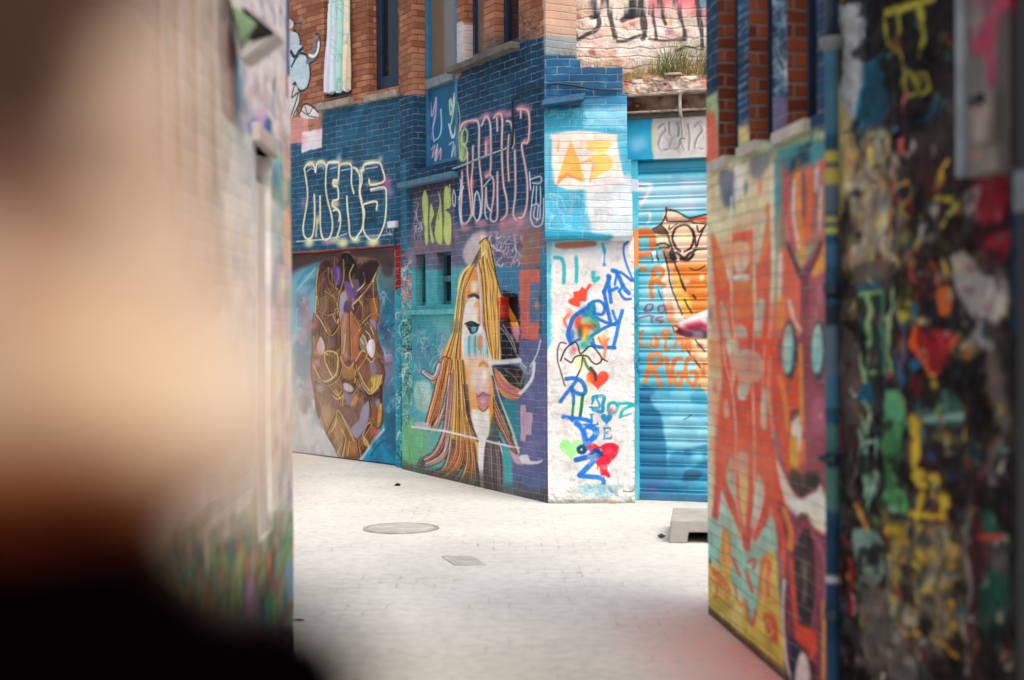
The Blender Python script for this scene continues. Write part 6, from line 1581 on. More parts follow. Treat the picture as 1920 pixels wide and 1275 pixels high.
    P.Fl(z(560, -20, 700, 100, 1000, 300, 1000, 1300, 620, 1300, 560, 400), '6f2f42', 6, .9, False); P.L(z(610, 60, 660, 220, 650, 330), 'ea7c38', 12, 5, .9); P.L(z(570, 100, 600, 300, 590, 520), 'd05044', 12, 5, .9)
    P.Fl(z(690, 300, 740, 200, 800, 230, 830, 400, 830, 700, 800, 900, 740, 900, 690, 650), '2e2828', 4, 1); P.S(1508, 1065, 9, 22, '5f5c58', .8); P.L(z(750, 500, 760, 620, 745, 720), '787068', 5, 5, .6); P.L(z(690, 300, 750, 160, 830, 260, 850, 600, 820, 850), '8c4458', 6, 4, .9); P.L(z(660, 420, 680, 700, 700, 900, 790, 1050, 800, 1150), 'd04a3c', 9, 5, .95)
    P.Fl(z(690, 900, 760, 890, 840, 960, 830, 1100, 760, 1040, 690, 1000), 'd8482c', 5, .9); P.L(z(860, 300, 900, 450, 900, 700), 'a0627c', 10, 6, .8); P.L(z(885, 720, 895, 900, 890, 1270), 'c98c4c', 7, 4, .95); P.Fl(z(640, 980, 710, 1000, 740, 1100, 690, 1280, 660, 1280, 650, 1100), '1d2a3c', 4, .95); P.Fl(z(720, 1090, 780, 1130, 790, 1290, 690, 1290), 'd8ccc4', 4, .95); P.L(z(610, 560, 600, 800, 620, 1100, 660, 1280), 'd4d0d0', 6, 3, .9); P.L(z(575, 400, 580, 800, 600, 1100), '3a6c84', 5, 3, .9); P.L(z(800, 1150, 830, 1280), '3a2028', 10, 5, .8)
    # yellow foot with red scribble patches
    P.Fl(z(60, 430, 100, 450, 230, 560, 290, 720, 340, 760, 380, 880, 420, 760, 440, 540, 500, 330, 550, 400, 580, 700, 605, 1190, 480, 1130, 60, 780), 'c8b04e', 4, 1); P.noise('d6c478', .15, .45, .62, .8, 206, (1325, 1060, 1470, 1240)); P.noise('9c8430', .12, .55, .7, .6, 207, (1325, 1060, 1470, 1260))
    P.Fl(z(60, 120, 150, 140, 180, 60, 240, 100, 330, 350, 390, 330, 520, 110, 560, 330, 470, 380, 420, 600, 410, 760, 380, 820, 340, 700, 260, 640, 200, 400, 70, 430), '8fc4b0', 5, .9)
    P.Fl(z(155, 440, 170, 200, 190, 170, 220, 260, 235, 480, 200, 540), 'e0a44c', 4, .95); P.L(z(180, 210, 170, 340, 180, 430), 'd0683a', 4, 3, .8); P.L(z(190, 200, 225, 280, 225, 430), 'd87050', 4, 3, .8)
    for l, w in (((240, -20, 300, 180, 330, 340), 5), ((370, -20, 350, 180, 345, 340), 11), ((280, -20, 310, 160, 330, 330), 5), ((480, 60, 400, 260), 10), ((250, 420, 290, 520), 9), ((340, 500, 380, 640), 9), ((350, 430, 400, 420, 390, 480), 6), ((260, 600, 280, 720, 310, 740), 4), ((330, 700, 360, 860, 390, 880, 410, 780), 4.5)):
        P.L(z(*l), 'cc4a44', w, 3, .9)
    P.Fl(z(90, 470, 140, 500, 220, 600, 215, 700, 160, 640, 110, 560), 'd8753c', 4, .9); P.scrawl((1334, 1064, 1368, 1120), ['c8502c', 'e8c070'], 16, 3, 208, 14); P.Fl(z(460, 800, 550, 830, 570, 1010, 500, 960), 'c4522a', 4, .9); P.L(z(490, 850, 530, 930, 500, 960), 'e8c068', 3, 2, .8); P.Fl(z(440, 420, 480, 380, 520, 440, 510, 700, 440, 660, 430, 520), 'd89a50', 4, .9); P.L(z(470, 400, 440, 540, 440, 700), 'd05a4c', 5, 3, .8); P.L(z(480, 430, 510, 440, 490, 560, 500, 680), 'd0502c', 5, 3, .8); P.L(z(470, 720, 560, 730), 'd0783c', 5, 3, .8)
    P.Fl(z(60, 740, 100, 770, 600, 1190, 600, 1260, 60, 820), '6a4a30', 3, .7, False, rag=5)
    P.S(1333, 590, 5, 22, '6a6c5c', .7); P.S(1331, 1052, 3, 8, '4a3c34', .8); P.S(1329, 1090, 2, 12, '5a4a3c', .7)
    P.brickvar(.06, seed=12)
    P.mottle(.07, .15)
    P.noise('d8553c', .22, .42, .62, .5, 214, (1326, 420, 1480, 960)); P.noise('d9875a', .16, .48, .66, .4, 215, (1326, 330, 1480, 700))
    P.noise('e0a070', .35, .45, .7, .18, 211, (1326, 330, 1560, 1100)); P.noise('9cb8a4', .3, .5, .72, .2, 212, (1326, 300, 1470, 1100)); P.noise('b85a48', .22, .5, .7, .2, 213, (1326, 420, 1560, 1000))
    P.foot(.06, '40352c', .7)
    P.col[..., :3] = np.clip(P.col[..., :3] * 1.24, 0, 1)


paint_R()
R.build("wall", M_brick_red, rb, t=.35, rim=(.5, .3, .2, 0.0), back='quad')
M_sill_pale = plain("pale_stone", 'c9c2b6', 0.8, 0.12, 9, 0.4, 60)
for i, h in enumerate(wr):
    window(R, h, .085, rb, M_glass, M_navyframe, .02)
for x0, x1, y, th in ((1335, 1366, 298, 21), (1390, 1424, 270, 19), (1457, 1519, 236, 23)):
    ua, ub = R.uvx(x0, y)[0], R.uvx(x1, y)[0]
    xm = (x0 + x1) / 2
    v = R.uvx(xm, y)[1]; v2 = R.uvx(xm, y + th)[1]
    R.slab(min(ua, ub), max(ua, ub), v2, v, -.08, .03, .006).build("sill", M_sill_pale, rb)

# ------------------------------------------------------------------ rough wall nearest the camera on the right
T = Panel(R0, R1_, 0, 1, 0, .009, au=.40, d=.0)
T.ext = (R.ext[1] + .002, R.ext[1] + 4.6, 0, 5.2)
T.ext = (T.ext[0], T.uvx(2150, 600)[0], 0, 5.2); T.vfine = 3.0
T.grid()


def paint_T():
    P = T
    P.col[..., :3] = hexc('262222'); P.col[..., 3] = 1
    P.noise('4a4440', .25, .45, .65, .8, 301); P.noise('151315', .2, .5, .65, .8, 302); P.noise('5c2a30', .25, .56, .7, .6, 303)
    P.dabs((1580, 420, 1890, 1275), ['b9b4a8', '2f6f70', 'a89a3c', '8a2428', '6c6862', '3a7a4c', '8f887c', 'b87a3c', '20485c'], 110, 10, 26, 332, .6)
    P.dabs((1600, 230, 1700, 520), ['b0a484', '948c80', '7a8890'], 30, 8, 24, 333, .6)
    rsd = np.random.RandomState(77)
    for i in range(420):
        x, y = rsd.uniform(1578, 1895), rsd.uniform(-10, 1290)
        c = ('d8c23c', 'e4e0d4', 'b8282c', '2f8f8a', '14101a', '3c9c54', 'd87a2c', '1d1a1c', '285a94', '0f0c10', 'a89c8c', '1a1416')[rsd.randint(12)]
        if y < 430 and rsd.rand() < .55: c = ('14101a', '0f0c10', '1d3a4c', '2a1c22')[rsd.randint(4)]
        l = rsd.uniform(6, 34)
        P.L([(x, y), (x + rsd.normal(0, 2), y + l * .5), (x + rsd.normal(0, 5), y + l)], c, rsd.uniform(1.5, 5.5), 2.5, rsd.uniform(.5, .95))
    P.noise('0c090b', .10, .57, .66, .8, 331)
    z = Z(1560, 0, 2.4528)
    P.Fl(z(40, 20, 175, 10, 170, 120, 140, 300, 110, 520, 100, 700, 60, 900, 40, 500), 'a3aaae', 4, 1, False); P.Fl(z(20, 380, 70, 520, 110, 560, 100, 780, 60, 960, 30, 960), 'cdb978', 8, .8)
    P.L(z(170, 20, 150, 260, 115, 470, 120, 660), '2a7fa0', 6, 4, .9); P.Fl(z(130, 300, 200, 280, 240, 420, 230, 560, 130, 640, 120, 480), '1d566e', 8, .8); P.L(z(150, 330, 220, 260, 280, 250), '1f7088', 5, 3, .8)
    for l, w in (((250, 60, 300, 50, 400, 20, 470, -10), 14), ((250, 60, 265, 180, 300, 230), 8), ((420, 40, 430, 150, 410, 260), 8), ((330, 60, 320, 160), 6), ((310, 240, 330, 340, 310, 380), 8), ((350, 330, 330, 400, 350, 440, 390, 420, 380, 340, 350, 330), 6), ((400, 340, 440, 350, 430, 420, 395, 430, 410, 370), 6)):
        P.L(z(*l), 'a8a53a', w, 4, .9)
    P.S(1684, 80, 10, 30, '7a5a34', .8); P.L(z(335, 440, 330, 560, 335, 700), 'c25660', 11, 4, .95); P.L(z(470, 440, 450, 520, 340, 580, 270, 610), '1f5878', 9, 5, .9); P.S(1748, 195, 14, 12, '1f5470', .8); P.S(1756, 95, 6, 8, 'a8a060', .7)
    for l in ((480, 370, 550, 350), (480, 480, 570, 450), (500, 560, 560, 590)): P.L(z(*l), '6c4a50', 4, 4, .6)
    # pale yellow smear field
    P.Fl(z(120, 640, 250, 600, 250, 760, 270, 1100, 220, 1300, 120, 1300, 80, 1000), '9d937c', 12, .8); P.dabs((1590, 240, 1690, 500), ['c9b56a', 'd8cfa8', 'a8aaa4', '7c8f94', 'c48a48', '4a4440', 'b09a9c'], 150, 5, 16, 304, .75)
    P.L(z(190, 620, 240, 620, 250, 700, 200, 760, 190, 680), 'c8c05c', 5, 3, .8); P.L(z(280, 800, 260, 1000, 290, 1100), 'b8763c', 7, 4, .85); P.L(z(310, 850, 350, 840, 370, 900, 320, 960, 350, 1000), 'd09a3c', 8, 4, .9); P.L(z(530, 740, 500, 800, 480, 860), 'd9a838', 10, 4, .95); P.L(z(480, 910, 560, 920), 'c8b83c', 9, 4, .9); P.L(z(590, 940, 520, 1040, 500, 1160, 600, 1110), 'c4bd50', 9, 4, .9); P.L(z(520, 1180, 510, 1270), 'd0c050', 9, 4, .9)
    P.dabs((1725, 370, 1830, 470), ['a8a8a8', '8f8f90', 'c4c4c0'], 14, 8, 12, 305, .8); P.dabs((1700, 280, 1800, 480), ['7c1f24', '2a1a1a', '44262a'], 40, 9, 14, 306, .6)
    P.S(1692, 430, 8, 20, '7a4a2c', .6)
    # board column top right drawn on the wall behind it stays dark; red cloth-like stain under it
    P.Fl(z(640, 860, 700, 800, 830, 830, 820, 1160, 700, 1200, 660, 1060), '7c1a2c', 10, .95); P.Fl(z(620, 900, 680, 860, 660, 1060, 610, 1060), '8f8c8c', 8, .8); P.S(1862, 480, 22, 16, '1c1012', .9)
    z = Z(1560, 420, 3.3556)
    P.Fl(z(770, 180, 850, 170, 930, 320, 1090, 360, 1100, 540, 1040, 620, 1110, 770, 1040, 820, 900, 760, 880, 600, 780, 330), '9a9896', 6, .97, rag=5); P.dabs((1800, 480, 1890, 660), ['c4c2be', 'd8d6d2', '6a6664', 'b0a8b4', '5c585a'], 70, 6, 8, 307, .7); P.S(1810, 540, 8, 8, '9c6a84', .6)
    P.Fl(z(880, 780, 980, 800, 1010, 1275, 850, 1275), '0d0b0d', 8, .9, False); P.Fl(z(1000, 800, 1090, 900, 1090, 1275, 1010, 1275), '6c6866', 10, .7, rag=4)
    P.Fl(z(60, 480, 160, 470, 180, 1275, 60, 1275), '5f5552', 8, .8, False); P.noise('8a7f7a', .08, .5, .7, .6, 308, (1575, 560, 1610, 800))
    P.Fl(z(170, 260, 400, 240, 400, 420, 170, 420), '4a4648', 8, .7)
    gr = '9cca8c'
    P.Fl(z(170, 420, 290, 390, 300, 960, 180, 1010), '2c3a38', 6, .9, False); P.L(z(165, 410, 290, 385), '1e6e8e', 9, 4, .95)
    for l, w in (((175, 440, 290, 425), 8), ((215, 440, 225, 700, 220, 960, 195, 990, 175, 900, 180, 760), 7), ((290, 430, 300, 700, 310, 940), 4), ((360, 380, 350, 500, 355, 640), 7), ((330, 590, 340, 800, 370, 930), 10), ((265, 930, 250, 940), 6)):
        P.L(z(*l), gr if w > 4 else '5fa890', w, 3.4, .93)
    P.L(z(400, 480, 440, 700, 430, 960), '7c5f94', 6, 4, .8); P.L(z(390, 800, 440, 1000), '2a6fa0', 8, 5, .8); P.Fl(z(330, 1070, 420, 1060, 440, 1240, 340, 1240), '5fae7c', 8, .9); P.Fl(z(180, 1010, 250, 1010, 250, 1130, 190, 1100), '1d5f84', 5, .9); P.L(z(215, 1120, 240, 1200, 220, 1275), 'b4cc9c', 7, 3, .9)
    P.Fl(z(430, 350, 510, 370, 490, 520, 450, 620, 420, 560), 'a8a83c', 6, .9); P.S(1698, 540, 5, 5, '2a2420', .9); P.L(z(500, 180, 510, 280, 520, 360), 'b8583c', 12, 5, .9); P.L(z(650, 180, 640, 380), 'b85434', 7, 4, .9); P.dabs((1700, 440, 1800, 530), ['c9c9c4', '8a8480', 'd4c050', '2a2422'], 34, 7, 10, 309, .8)
    P.Fl(z(620, 430, 720, 390, 760, 500, 720, 570, 660, 560), 'cf6a30', 6, .95); P.S(1780, 555, 10, 12, 'a8b0a0', .8); P.Fl(z(560, 500, 640, 480, 650, 590, 570, 600), '211d20', 5, .95); P.S(1725, 602, 14, 8, 'e0d070', .9); P.S(1718, 580, 6, 12, '1f6a9c', .9); P.Fl(z(740, 540, 830, 550, 820, 680, 750, 660), '1b1618', 6, .9)
    P.Fl(z(500, 640, 640, 660, 790, 700, 720, 820, 640, 960, 560, 880, 500, 780), '8e1f24', 7, .95); P.L(z(510, 650, 500, 780, 560, 880, 620, 980), 'e0602c', 9, 4, .95); P.L(z(790, 710, 700, 780, 650, 700), 'b02a34', 10, 5, .9); P.S(1723, 660, 5, 8, '7c8fa8', .8); P.L(z(610, 960, 635, 1030), 'e0b848', 11, 4, .95); P.Fl(z(480, 850, 540, 880, 500, 930, 470, 900), '2a6f9c', 5, .9); P.Fl(z(480, 960, 580, 960, 560, 1100, 500, 1080), '5c1a24', 8, .8)
    P.Fl(z(560, 1100, 640, 1040, 740, 1060, 800, 1150, 800, 1260, 600, 1260, 540, 1180), '3a5c56', 8, .9); P.L(z(690, 1060, 720, 1110, 700, 1170, 660, 1150), '5f9484', 7, 4, .8); P.L(z(600, 1230, 780, 1210), '8fbab0', 12, 5, .85); P.L(z(640, 1050, 650, 1200), '8fa84c', 6, 4, .8); P.S(1716, 790, 16, 14, 'e0b83c', .95)
    z = Z(1560, 780, 2.575)
    P.Fl(z(50, 60, 110, 60, 100, 560, 60, 620, 40, 400), '4c4644', 10, .7, False); P.noise('8f8880', .1, .5, .7, .5, 310, (1572, 800, 1610, 1000))
    for l, w in (((120, 70, 150, 260, 190, 440), 9), ((150, 0, 170, 200, 185, 460), 8), ((215, 110, 200, 300, 185, 450), 7), ((140, 130, 210, 120), 7)):
        P.L(z(*l), '93c0a0', w, 3.4, .9); P.L(z(*l) + (3, 0), '4f8aa4', 3, 3, .5)
    P.L(z(110, 430, 140, 480, 170, 540), 'cf9a3c', 12, 5, .9); P.Fl(z(100, 560, 240, 580, 240, 780, 150, 800), '86aca4', 9, .9); P.S(1640, 1050, 12, 26, '3a5058', .7); P.Fl(z(250, 100, 340, 60, 330, 300, 380, 440, 300, 460, 250, 380), '3f7c4c', 8, .85); P.dabs((1658, 790, 1705, 970), ['57a06a', '2a4a34', '8ac09c', '3c8c50', '33302c'], 50, 6, 9, 311, .7); P.L(z(275, 400, 320, 360, 360, 380, 340, 470), '5cb46c', 5, 3, .8)
    ylw = 'd4b838'
    for l, w in (((400, 10, 405, 130, 400, 260), 13), ((410, 270, 480, 300, 540, 350, 535, 480), 16), ((400, 290, 430, 330), 16), ((430, 370, 420, 480, 430, 540), 8), ((380, 470, 460, 480, 530, 490), 9), ((470, 380, 520, 400), 10)):
        P.L(z(*l), ylw, w, 4.5, .93)
    P.S(1742, 855, 9, 12, '1f4f94', .95); P.S(1770, 820, 18, 14, 'aeb25c', .8); P.S(1776, 850, 14, 8, '8a7c5c', .7); P.S(1738, 938, 8, 8, '6a5c64', .8)
    # cobble-like ochre lumps
    P.Fl(z(260, 540, 320, 500, 560, 540, 630, 640, 630, 980, 560, 1080, 420, 1030, 330, 960, 270, 780), '5a503e', 8, .95); P.dabs((1664, 985, 1802, 1190), ['a89a74', '8a8068', 'b8ae94', '6c6250', 'c9a83c', '948c80'], 110, 9, 15, 312, .85); P.dabs((1670, 985, 1800, 1200), ['2a2624', '1f1b1b'], 46, 4, 14, 313, .8); P.dabs((1664, 980, 1802, 1200), ['d8b42c', 'e0a030', 'c8b440'], 44, 5, 8, 314, .85)
    P.L(z(310, 1050, 420, 1050, 520, 1090, 600, 1160), 'cf9c2c', 9, 4, .95); P.Fl(z(150, 780, 200, 780, 300, 1000, 400, 1275, 200, 1275, 130, 1000), '6a6662', 12, .8, rag=5); P.dabs((1600, 1130, 1760, 1275), ['8f8a84', '3a3634', '5c5854', 'a8a49c', '242022'], 90, 7, 12, 315, .7); P.L(z(70, 700, 85, 950), 'a02f38', 16, 6, .9); P.L(z(60, 590, 80, 640), 'b0444c', 9, 5, .8); P.L(z(590, 470, 650, 440, 690, 450), '8a6a6c', 8, 5, .7); P.L(z(600, 480, 640, 620, 650, 800, 660, 950), 'a8a8a8', 7, 4, .85); P.S(1814, 1185, 9, 22, 'b8b8b8', .9); P.L(z(650, 970, 670, 1060, 650, 1240), '8f8f90', 10, 5, .8)
    P.Fl(z(650, 480, 720, 480, 720, 1275, 660, 1275), '3c1a1e', 8, .8, False); P.Fl(z(720, 470, 760, 460, 770, 580, 730, 620), '1f5a48', 8, .85); P.Fl(z(720, 780, 860, 780, 820, 1050, 770, 1090, 700, 960), '17433a', 10, .9); P.L(z(700, 585, 800, 585), 'c0302c', 9, 4, .95); P.S(1880, 1010, 8, 10, 'a8b0a8', .9); P.S(1883, 1045, 8, 8, '3c7068', .8); P.L(z(890, 700, 890, 840, 870, 940), '9fb4b8', 9, 5, .85); P.S(1864, 902, 10, 10, 'a8a8a4', .8); P.L(z(800, 100, 760, 280), '6f6b6a', 16, 8, .7)
    P.dabs((1575, 400, 1900, 1275), ['c4bfb4', '1a1718', 'a8a298', 'a8343a', '2f6f8c', 'd0bc48', '0f0d10'], 200, 4, 9, 316, .55)
    rse = np.random.RandomState(78)
    for i in range(260):
        x, y = rse.uniform(1590, 1895), rse.uniform(-10, 1290)
        c = ('d8c23c', 'e4e0d4', 'b8282c', '2f8f8a', '14101a', '3c9c54', '1d1a1c', '285a94', '0f0c10', 'bdb4a6')[rse.randint(10)]
        if y < 430: c = ('14101a', '0f0c10', '1d3a4c', '2a1c22', '8a8448')[rse.randint(5)]
        l = rse.uniform(6, 26)
        P.L([(x, y), (x + rse.normal(0, 2), y + l * .5), (x + rse.normal(0, 5), y + l)], c, rse.uniform(1.5, 4.2), 2.5, rse.uniform(.4, .9))
    P.noise('0c090b', .08, .62, .70, .7, 335)
    P.Fl([(1893, -100), (2200, -100), (2200, 1400), (1893, 1400)], '17171a', 10, .9, False); P.L([(1900, 300), (1905, 620)], '163a54', 14, 8, .8)  # near-end dimness put into the paint as a dark fill
    P.mottle(.15, .05)


paint_T()
T.disp = lambda U, Vv: (fbm(U * 8, Vv * 8, 321, 4) - .5) * .05 + (fbm(U * 26, Vv * 26, 322, 2) - .5) * .02
o = T.build("rough_wall", M_rubble, None, t=.35, back='quad', origin=(T.P(1, 0).x, T.P(1, 0).y, 0))
tag(o, "dark lumpy wall thick with layered drips and splashes of paint at the right edge", "wall")

# blue downpipe on the joint of the two walls
Rp = Panel(R0, R1_, 0, 1, 0, .01, d=.05)
uj = Rp.uvx(1560, 600)[0]
dp = empty("downpipe", R.P(uj, 0, .05), "blue rainwater downpipe with yellow paint bands, between the orange mural and the dark rough wall", "downpipe")
DP = []
M_pipe = painted("painted_pipe", rough=.6, bump=.1, spec=.2, wear=.3)


def painted_tube(name, p, bands, r, parent, mat, n=16, seg=.02):
    """upright pipe with painted bands; bands: list of (height from, to, colour)"""
    z0, z1 = p[0].z, p[1].z
    k = int((z1 - z0) / seg)
    V, Cc, Q, Tv = [], [], [], []
    for j in range(k + 1):
        zz = z0 + (z1 - z0) * j / k
        c = hexc('1f4a66')
        for a, b, cc in bands:
            if a <= zz < b: c = hexc(cc)
        for i in range(n):
            a = 2 * math.pi * i / n
            V.append((p[0].x + r * math.cos(a), p[0].y + r * math.sin(a), zz)); Cc.append((*lin(c), 1)); Tv.append((r * a, zz))
    for j in range(k):
        for i in range(n):
            Q.append((j * n + i, j * n + (i + 1) % n, (j + 1) * n + (i + 1) % n, (j + 1) * n + i))
    me = bpy.data.meshes.new(name); me.from_pydata(V, [], Q)
    ca = me.color_attributes.new("paint", 'FLOAT_COLOR', 'POINT'); ca.data.foreach_set("color", np.array(Cc, np.float32).ravel())
    ul = me.uv_layers.new(name="UVMap")
    for l in me.loops: ul.data[l.index].uv = Tv[l.vertex_index]
    for f in me.polygons: f.use_smooth = True
    return link(name, me, mat, parent)


def hv(y): return Rp.uvx(1560, y)[1]


pb = R.P(uj, 0.02, .05); pt = R.P(uj, hv(84), .05)
painted_tube("pipe", (pb, pt), [(hv(300), hv(284), 'b0a64a'), (hv(342), hv(318), 'b0a64a'), (hv(420), hv(405), 'a8a452'), (hv(440), hv(428), 'b8bc4a'), (hv(400), hv(345), '4f6472'), (hv(500), hv(455), '3a6488'), (hv(565), hv(548), '15181c'), (hv(610), hv(572), '1c2c34'), (hv(250), hv(90), '3a6a80'), (hv(700), hv(610), '54697c'), (hv(760), hv(700), '3a6a86'), (hv(870), hv(790), '3f6a6a'), (hv(960), hv(880), '4a7a72'), (hv(1200), hv(980), '173c5c'), (hv(1085), hv(1078), 'c8ccd0')], .026, dp, M_pipe)
for y in (540, 858, 1150):
    c = R.P(uj, hv(y), .05)
    MB().lathe(c, [(.028, -.02), (.034, -.018), (.034, .018), (.028, .02)], 16).build("bracket", M_navyframe, dp)
mb = MB(); c = R.P(uj, hv(80), .05); mb.lathe(c, [(.027, -.03), (.045, .0), (.047, .02), (.024, .022)], 16); mb.build("hopper", M_rail, dp)
mb = MB(); mb.tube([R.P(uj, hv(858), .10), R.P(uj + .05, hv(857), .11), R.P(uj + .11, hv(858), .07)], .012, 8); mb.build("tap", plain("green_brass", '3c5048', .4, .2, 20, .2, 40, .6), dp)
# upper narrow pipe
mb = MB(); mb.tube([R.P(uj, hv(76), .05), R.P(uj, 5.4, .05)], .024, 12); mb.build("upper_pipe", M_navyframe, dp)

# painted board with a small box, high at the right edge
Tp = Panel(R0, R1_, 0, 1, 0, .01, d=.09)
ub0, ub1 = Tp.uvx(1812, 200)[0], Tp.uvx(1893, 200)[0]
vb0, vb1 = Tp.uvx(1850, 322)[1], 3.1
bo = empty("painted_board", T.P((ub0 + ub1) / 2, vb0, .05), "grey board with magenta drips fixed high on the rough wall at the right edge", "board")
Bd = Panel(R0, R1_, 0, 1, 0, .008, d=.09, au=.4)
Bd.ext = (min(ub0, ub1), max(ub0, ub1), vb0, vb1); Bd.grid(); Bd.col[..., :3] = hexc('7d7a74'); Bd.col[..., 3] = 1
z = Z(1560, 0, 2.4528)
Bd.Fl(z(640, -40, 700, -40, 700, 110, 690, 250, 650, 240), 'a09a90', 6, .9); Bd.Fl(z(690, -60, 830, -60, 820, 90, 760, 180, 740, 260, 760, 380, 720, 390, 700, 240, 640, 270, 640, 200, 700, 110), 'b02850', 5, .97); Bd.dabs((1815, -20, 1890, 120), ['b02850', '8c1c40', 'c84a6c'], 12, 10, 16, 334, .8); Bd.Fl(z(760, 130, 830, 100, 830, 780, 760, 740), '3c3a38', 10, .8); Bd.S(1830, 200, 7, 8, 'c04a4c', .8); Bd.S(1830, 290, 12, 14, 'b87a64', .8); Bd.S(1860, 20, 6, 10, 'b08c94', .8); Bd.noise('55524c', .1, .5, .7, .6, 330)
Bd.build("board", M_boardpaint, bo, t=.07, back='grid')
p0_ = Bd.uv([(1845, 270), (1868, 172)])
Bd.slab(min(p0_[0, 0], p0_[1, 0]), max(p0_[0, 0], p0_[1, 0]), min(p0_[:, 1]), max(p0_[:, 1]), 0, .03, .005).build("box", plain("grubby_white_plastic", '9a8c84', .5, .2), bo)
Bd.slab(min(p0_[0, 0], p0_[1, 0]), max(p0_[0, 0], p0_[1, 0]), max(p0_[:, 1]) - .03, max(p0_[:, 1]) - .002, .031, .05, .005).build("switch", plain("black_plastic", '1a1a1c', .4, .1), bo)
Bd.slab(Bd.ext[0] - .03, Bd.ext[0] - .003, vb0, vb1, -.08, .02, .005).build("edge_strip", plain("pale_grey_metal", '8d9aa4', .5, .15), bo)
# dark post at the very edge
up = Panel(R0, R1_, 0, 1, 0, .01, d=.14).uvx(1906, 600)[0]
pz = 3.2
pd = empty("dark_post", T.P(up, 0, .07), "dark blue-black post at the extreme right edge, in front of the rough wall", "post")
mb = MB(); mb.box(T.P(up + .06, pz / 2, .08), (.12, .12, pz), math.atan2(R.U[1], R.U[0]), .01); mb.build("post", plain("blue_black_paint", '141a22', .5, .3, 4, .3, 20), pd)
mb = MB(); mb.box(T.P(up + .06, 1.86, .145), (.10, .02, .10), math.atan2(R.U[1], R.U[0]), .008); mb.build("plate", plain("dull_pale_plate", '6f7c84', .5, .15), pd)

# pink-and-purple thing poking out from behind the right-hand building
q = at_depth(1272, 617, 8.6)
mb = MB(); bm = mb.bm
lay = bm.verts.layers.float_color.new("paint")
rings = []
nr, ns = 14, 20
for j in range(nr):
    t = j / (nr - 1)
    cx = q + Vector((.36 * t, 0, .06 * t ** 1.1))
    rz = .118 * (t + .03) ** .40; ry = .07 * (t + .03) ** .45
    r = []
    for i in range(ns):
        a = 2 * math.pi * i / ns
        gz = math.sin(a); gy = math.cos(a)
        crease = 1 - .16 * math.exp(-((gz + .12) / .16) ** 2) - .1 * math.exp(-((gz - .3) / .14) ** 2)
        r.append(bm.verts.new(cx + Vector((0.02 * math.sin(a * 2), gy * ry * crease, gz * rz * (.9 + .1 * math.sin(a * 3 + t * 4))))))
    rings.append(r)
for a, b in zip(rings[:-1], rings[1:]):
    for i in range(ns): bm.faces.new((a[i], a[(i + 1) % ns], b[(i + 1) % ns], b[i])).smooth = True
bm.faces.new(rings[0]); bm.faces.new(rings[-1])
for j, r in enumerate(rings):
    for i, v in enumerate(r):
        g = math.sin(2 * math.pi * i / ns) + .15 * math.sin(j * 1.3)
        c = 'eedde2' if g > .45 else 'd0607c' if g > .1 else '9c1c38' if g > -.15 else 'b85a78' if g > -.35 else '6c4468'
        if g < -.5 and j in (3, 4, 8): c = 'a893a8'
        if j < 1: c = '8e2036'
        v[lay] = (*lin(hexc(c)), 1)
tip = mb.build("pink_tip", painted("soft_painted_skin", rough=.45, bump=.15, spec=.4), None, origin=q + Vector((.34, 0, .1)))
tag(tip, "pink and purple rounded tapering thing poking out from behind the right-hand building, before the shutter", "soft toy part")
tip["category"] = "pink object"

# ================================================================== left-hand building
lb = empty("left_building", (Lf.x - .15, (Lf.y + L1_.y) / 2, 0), "pale blurred brick building on the left, its foot painted green and black", "building")
LP = Panel(Lf, L1_, 0, 1, 0, .012, au=.14)
LP.ext = (0, 5.95, 0, 5.6); LP.vfine = 3.4
dl = LP.hole_px(482, 509, 285, 1010)
LP.grid()


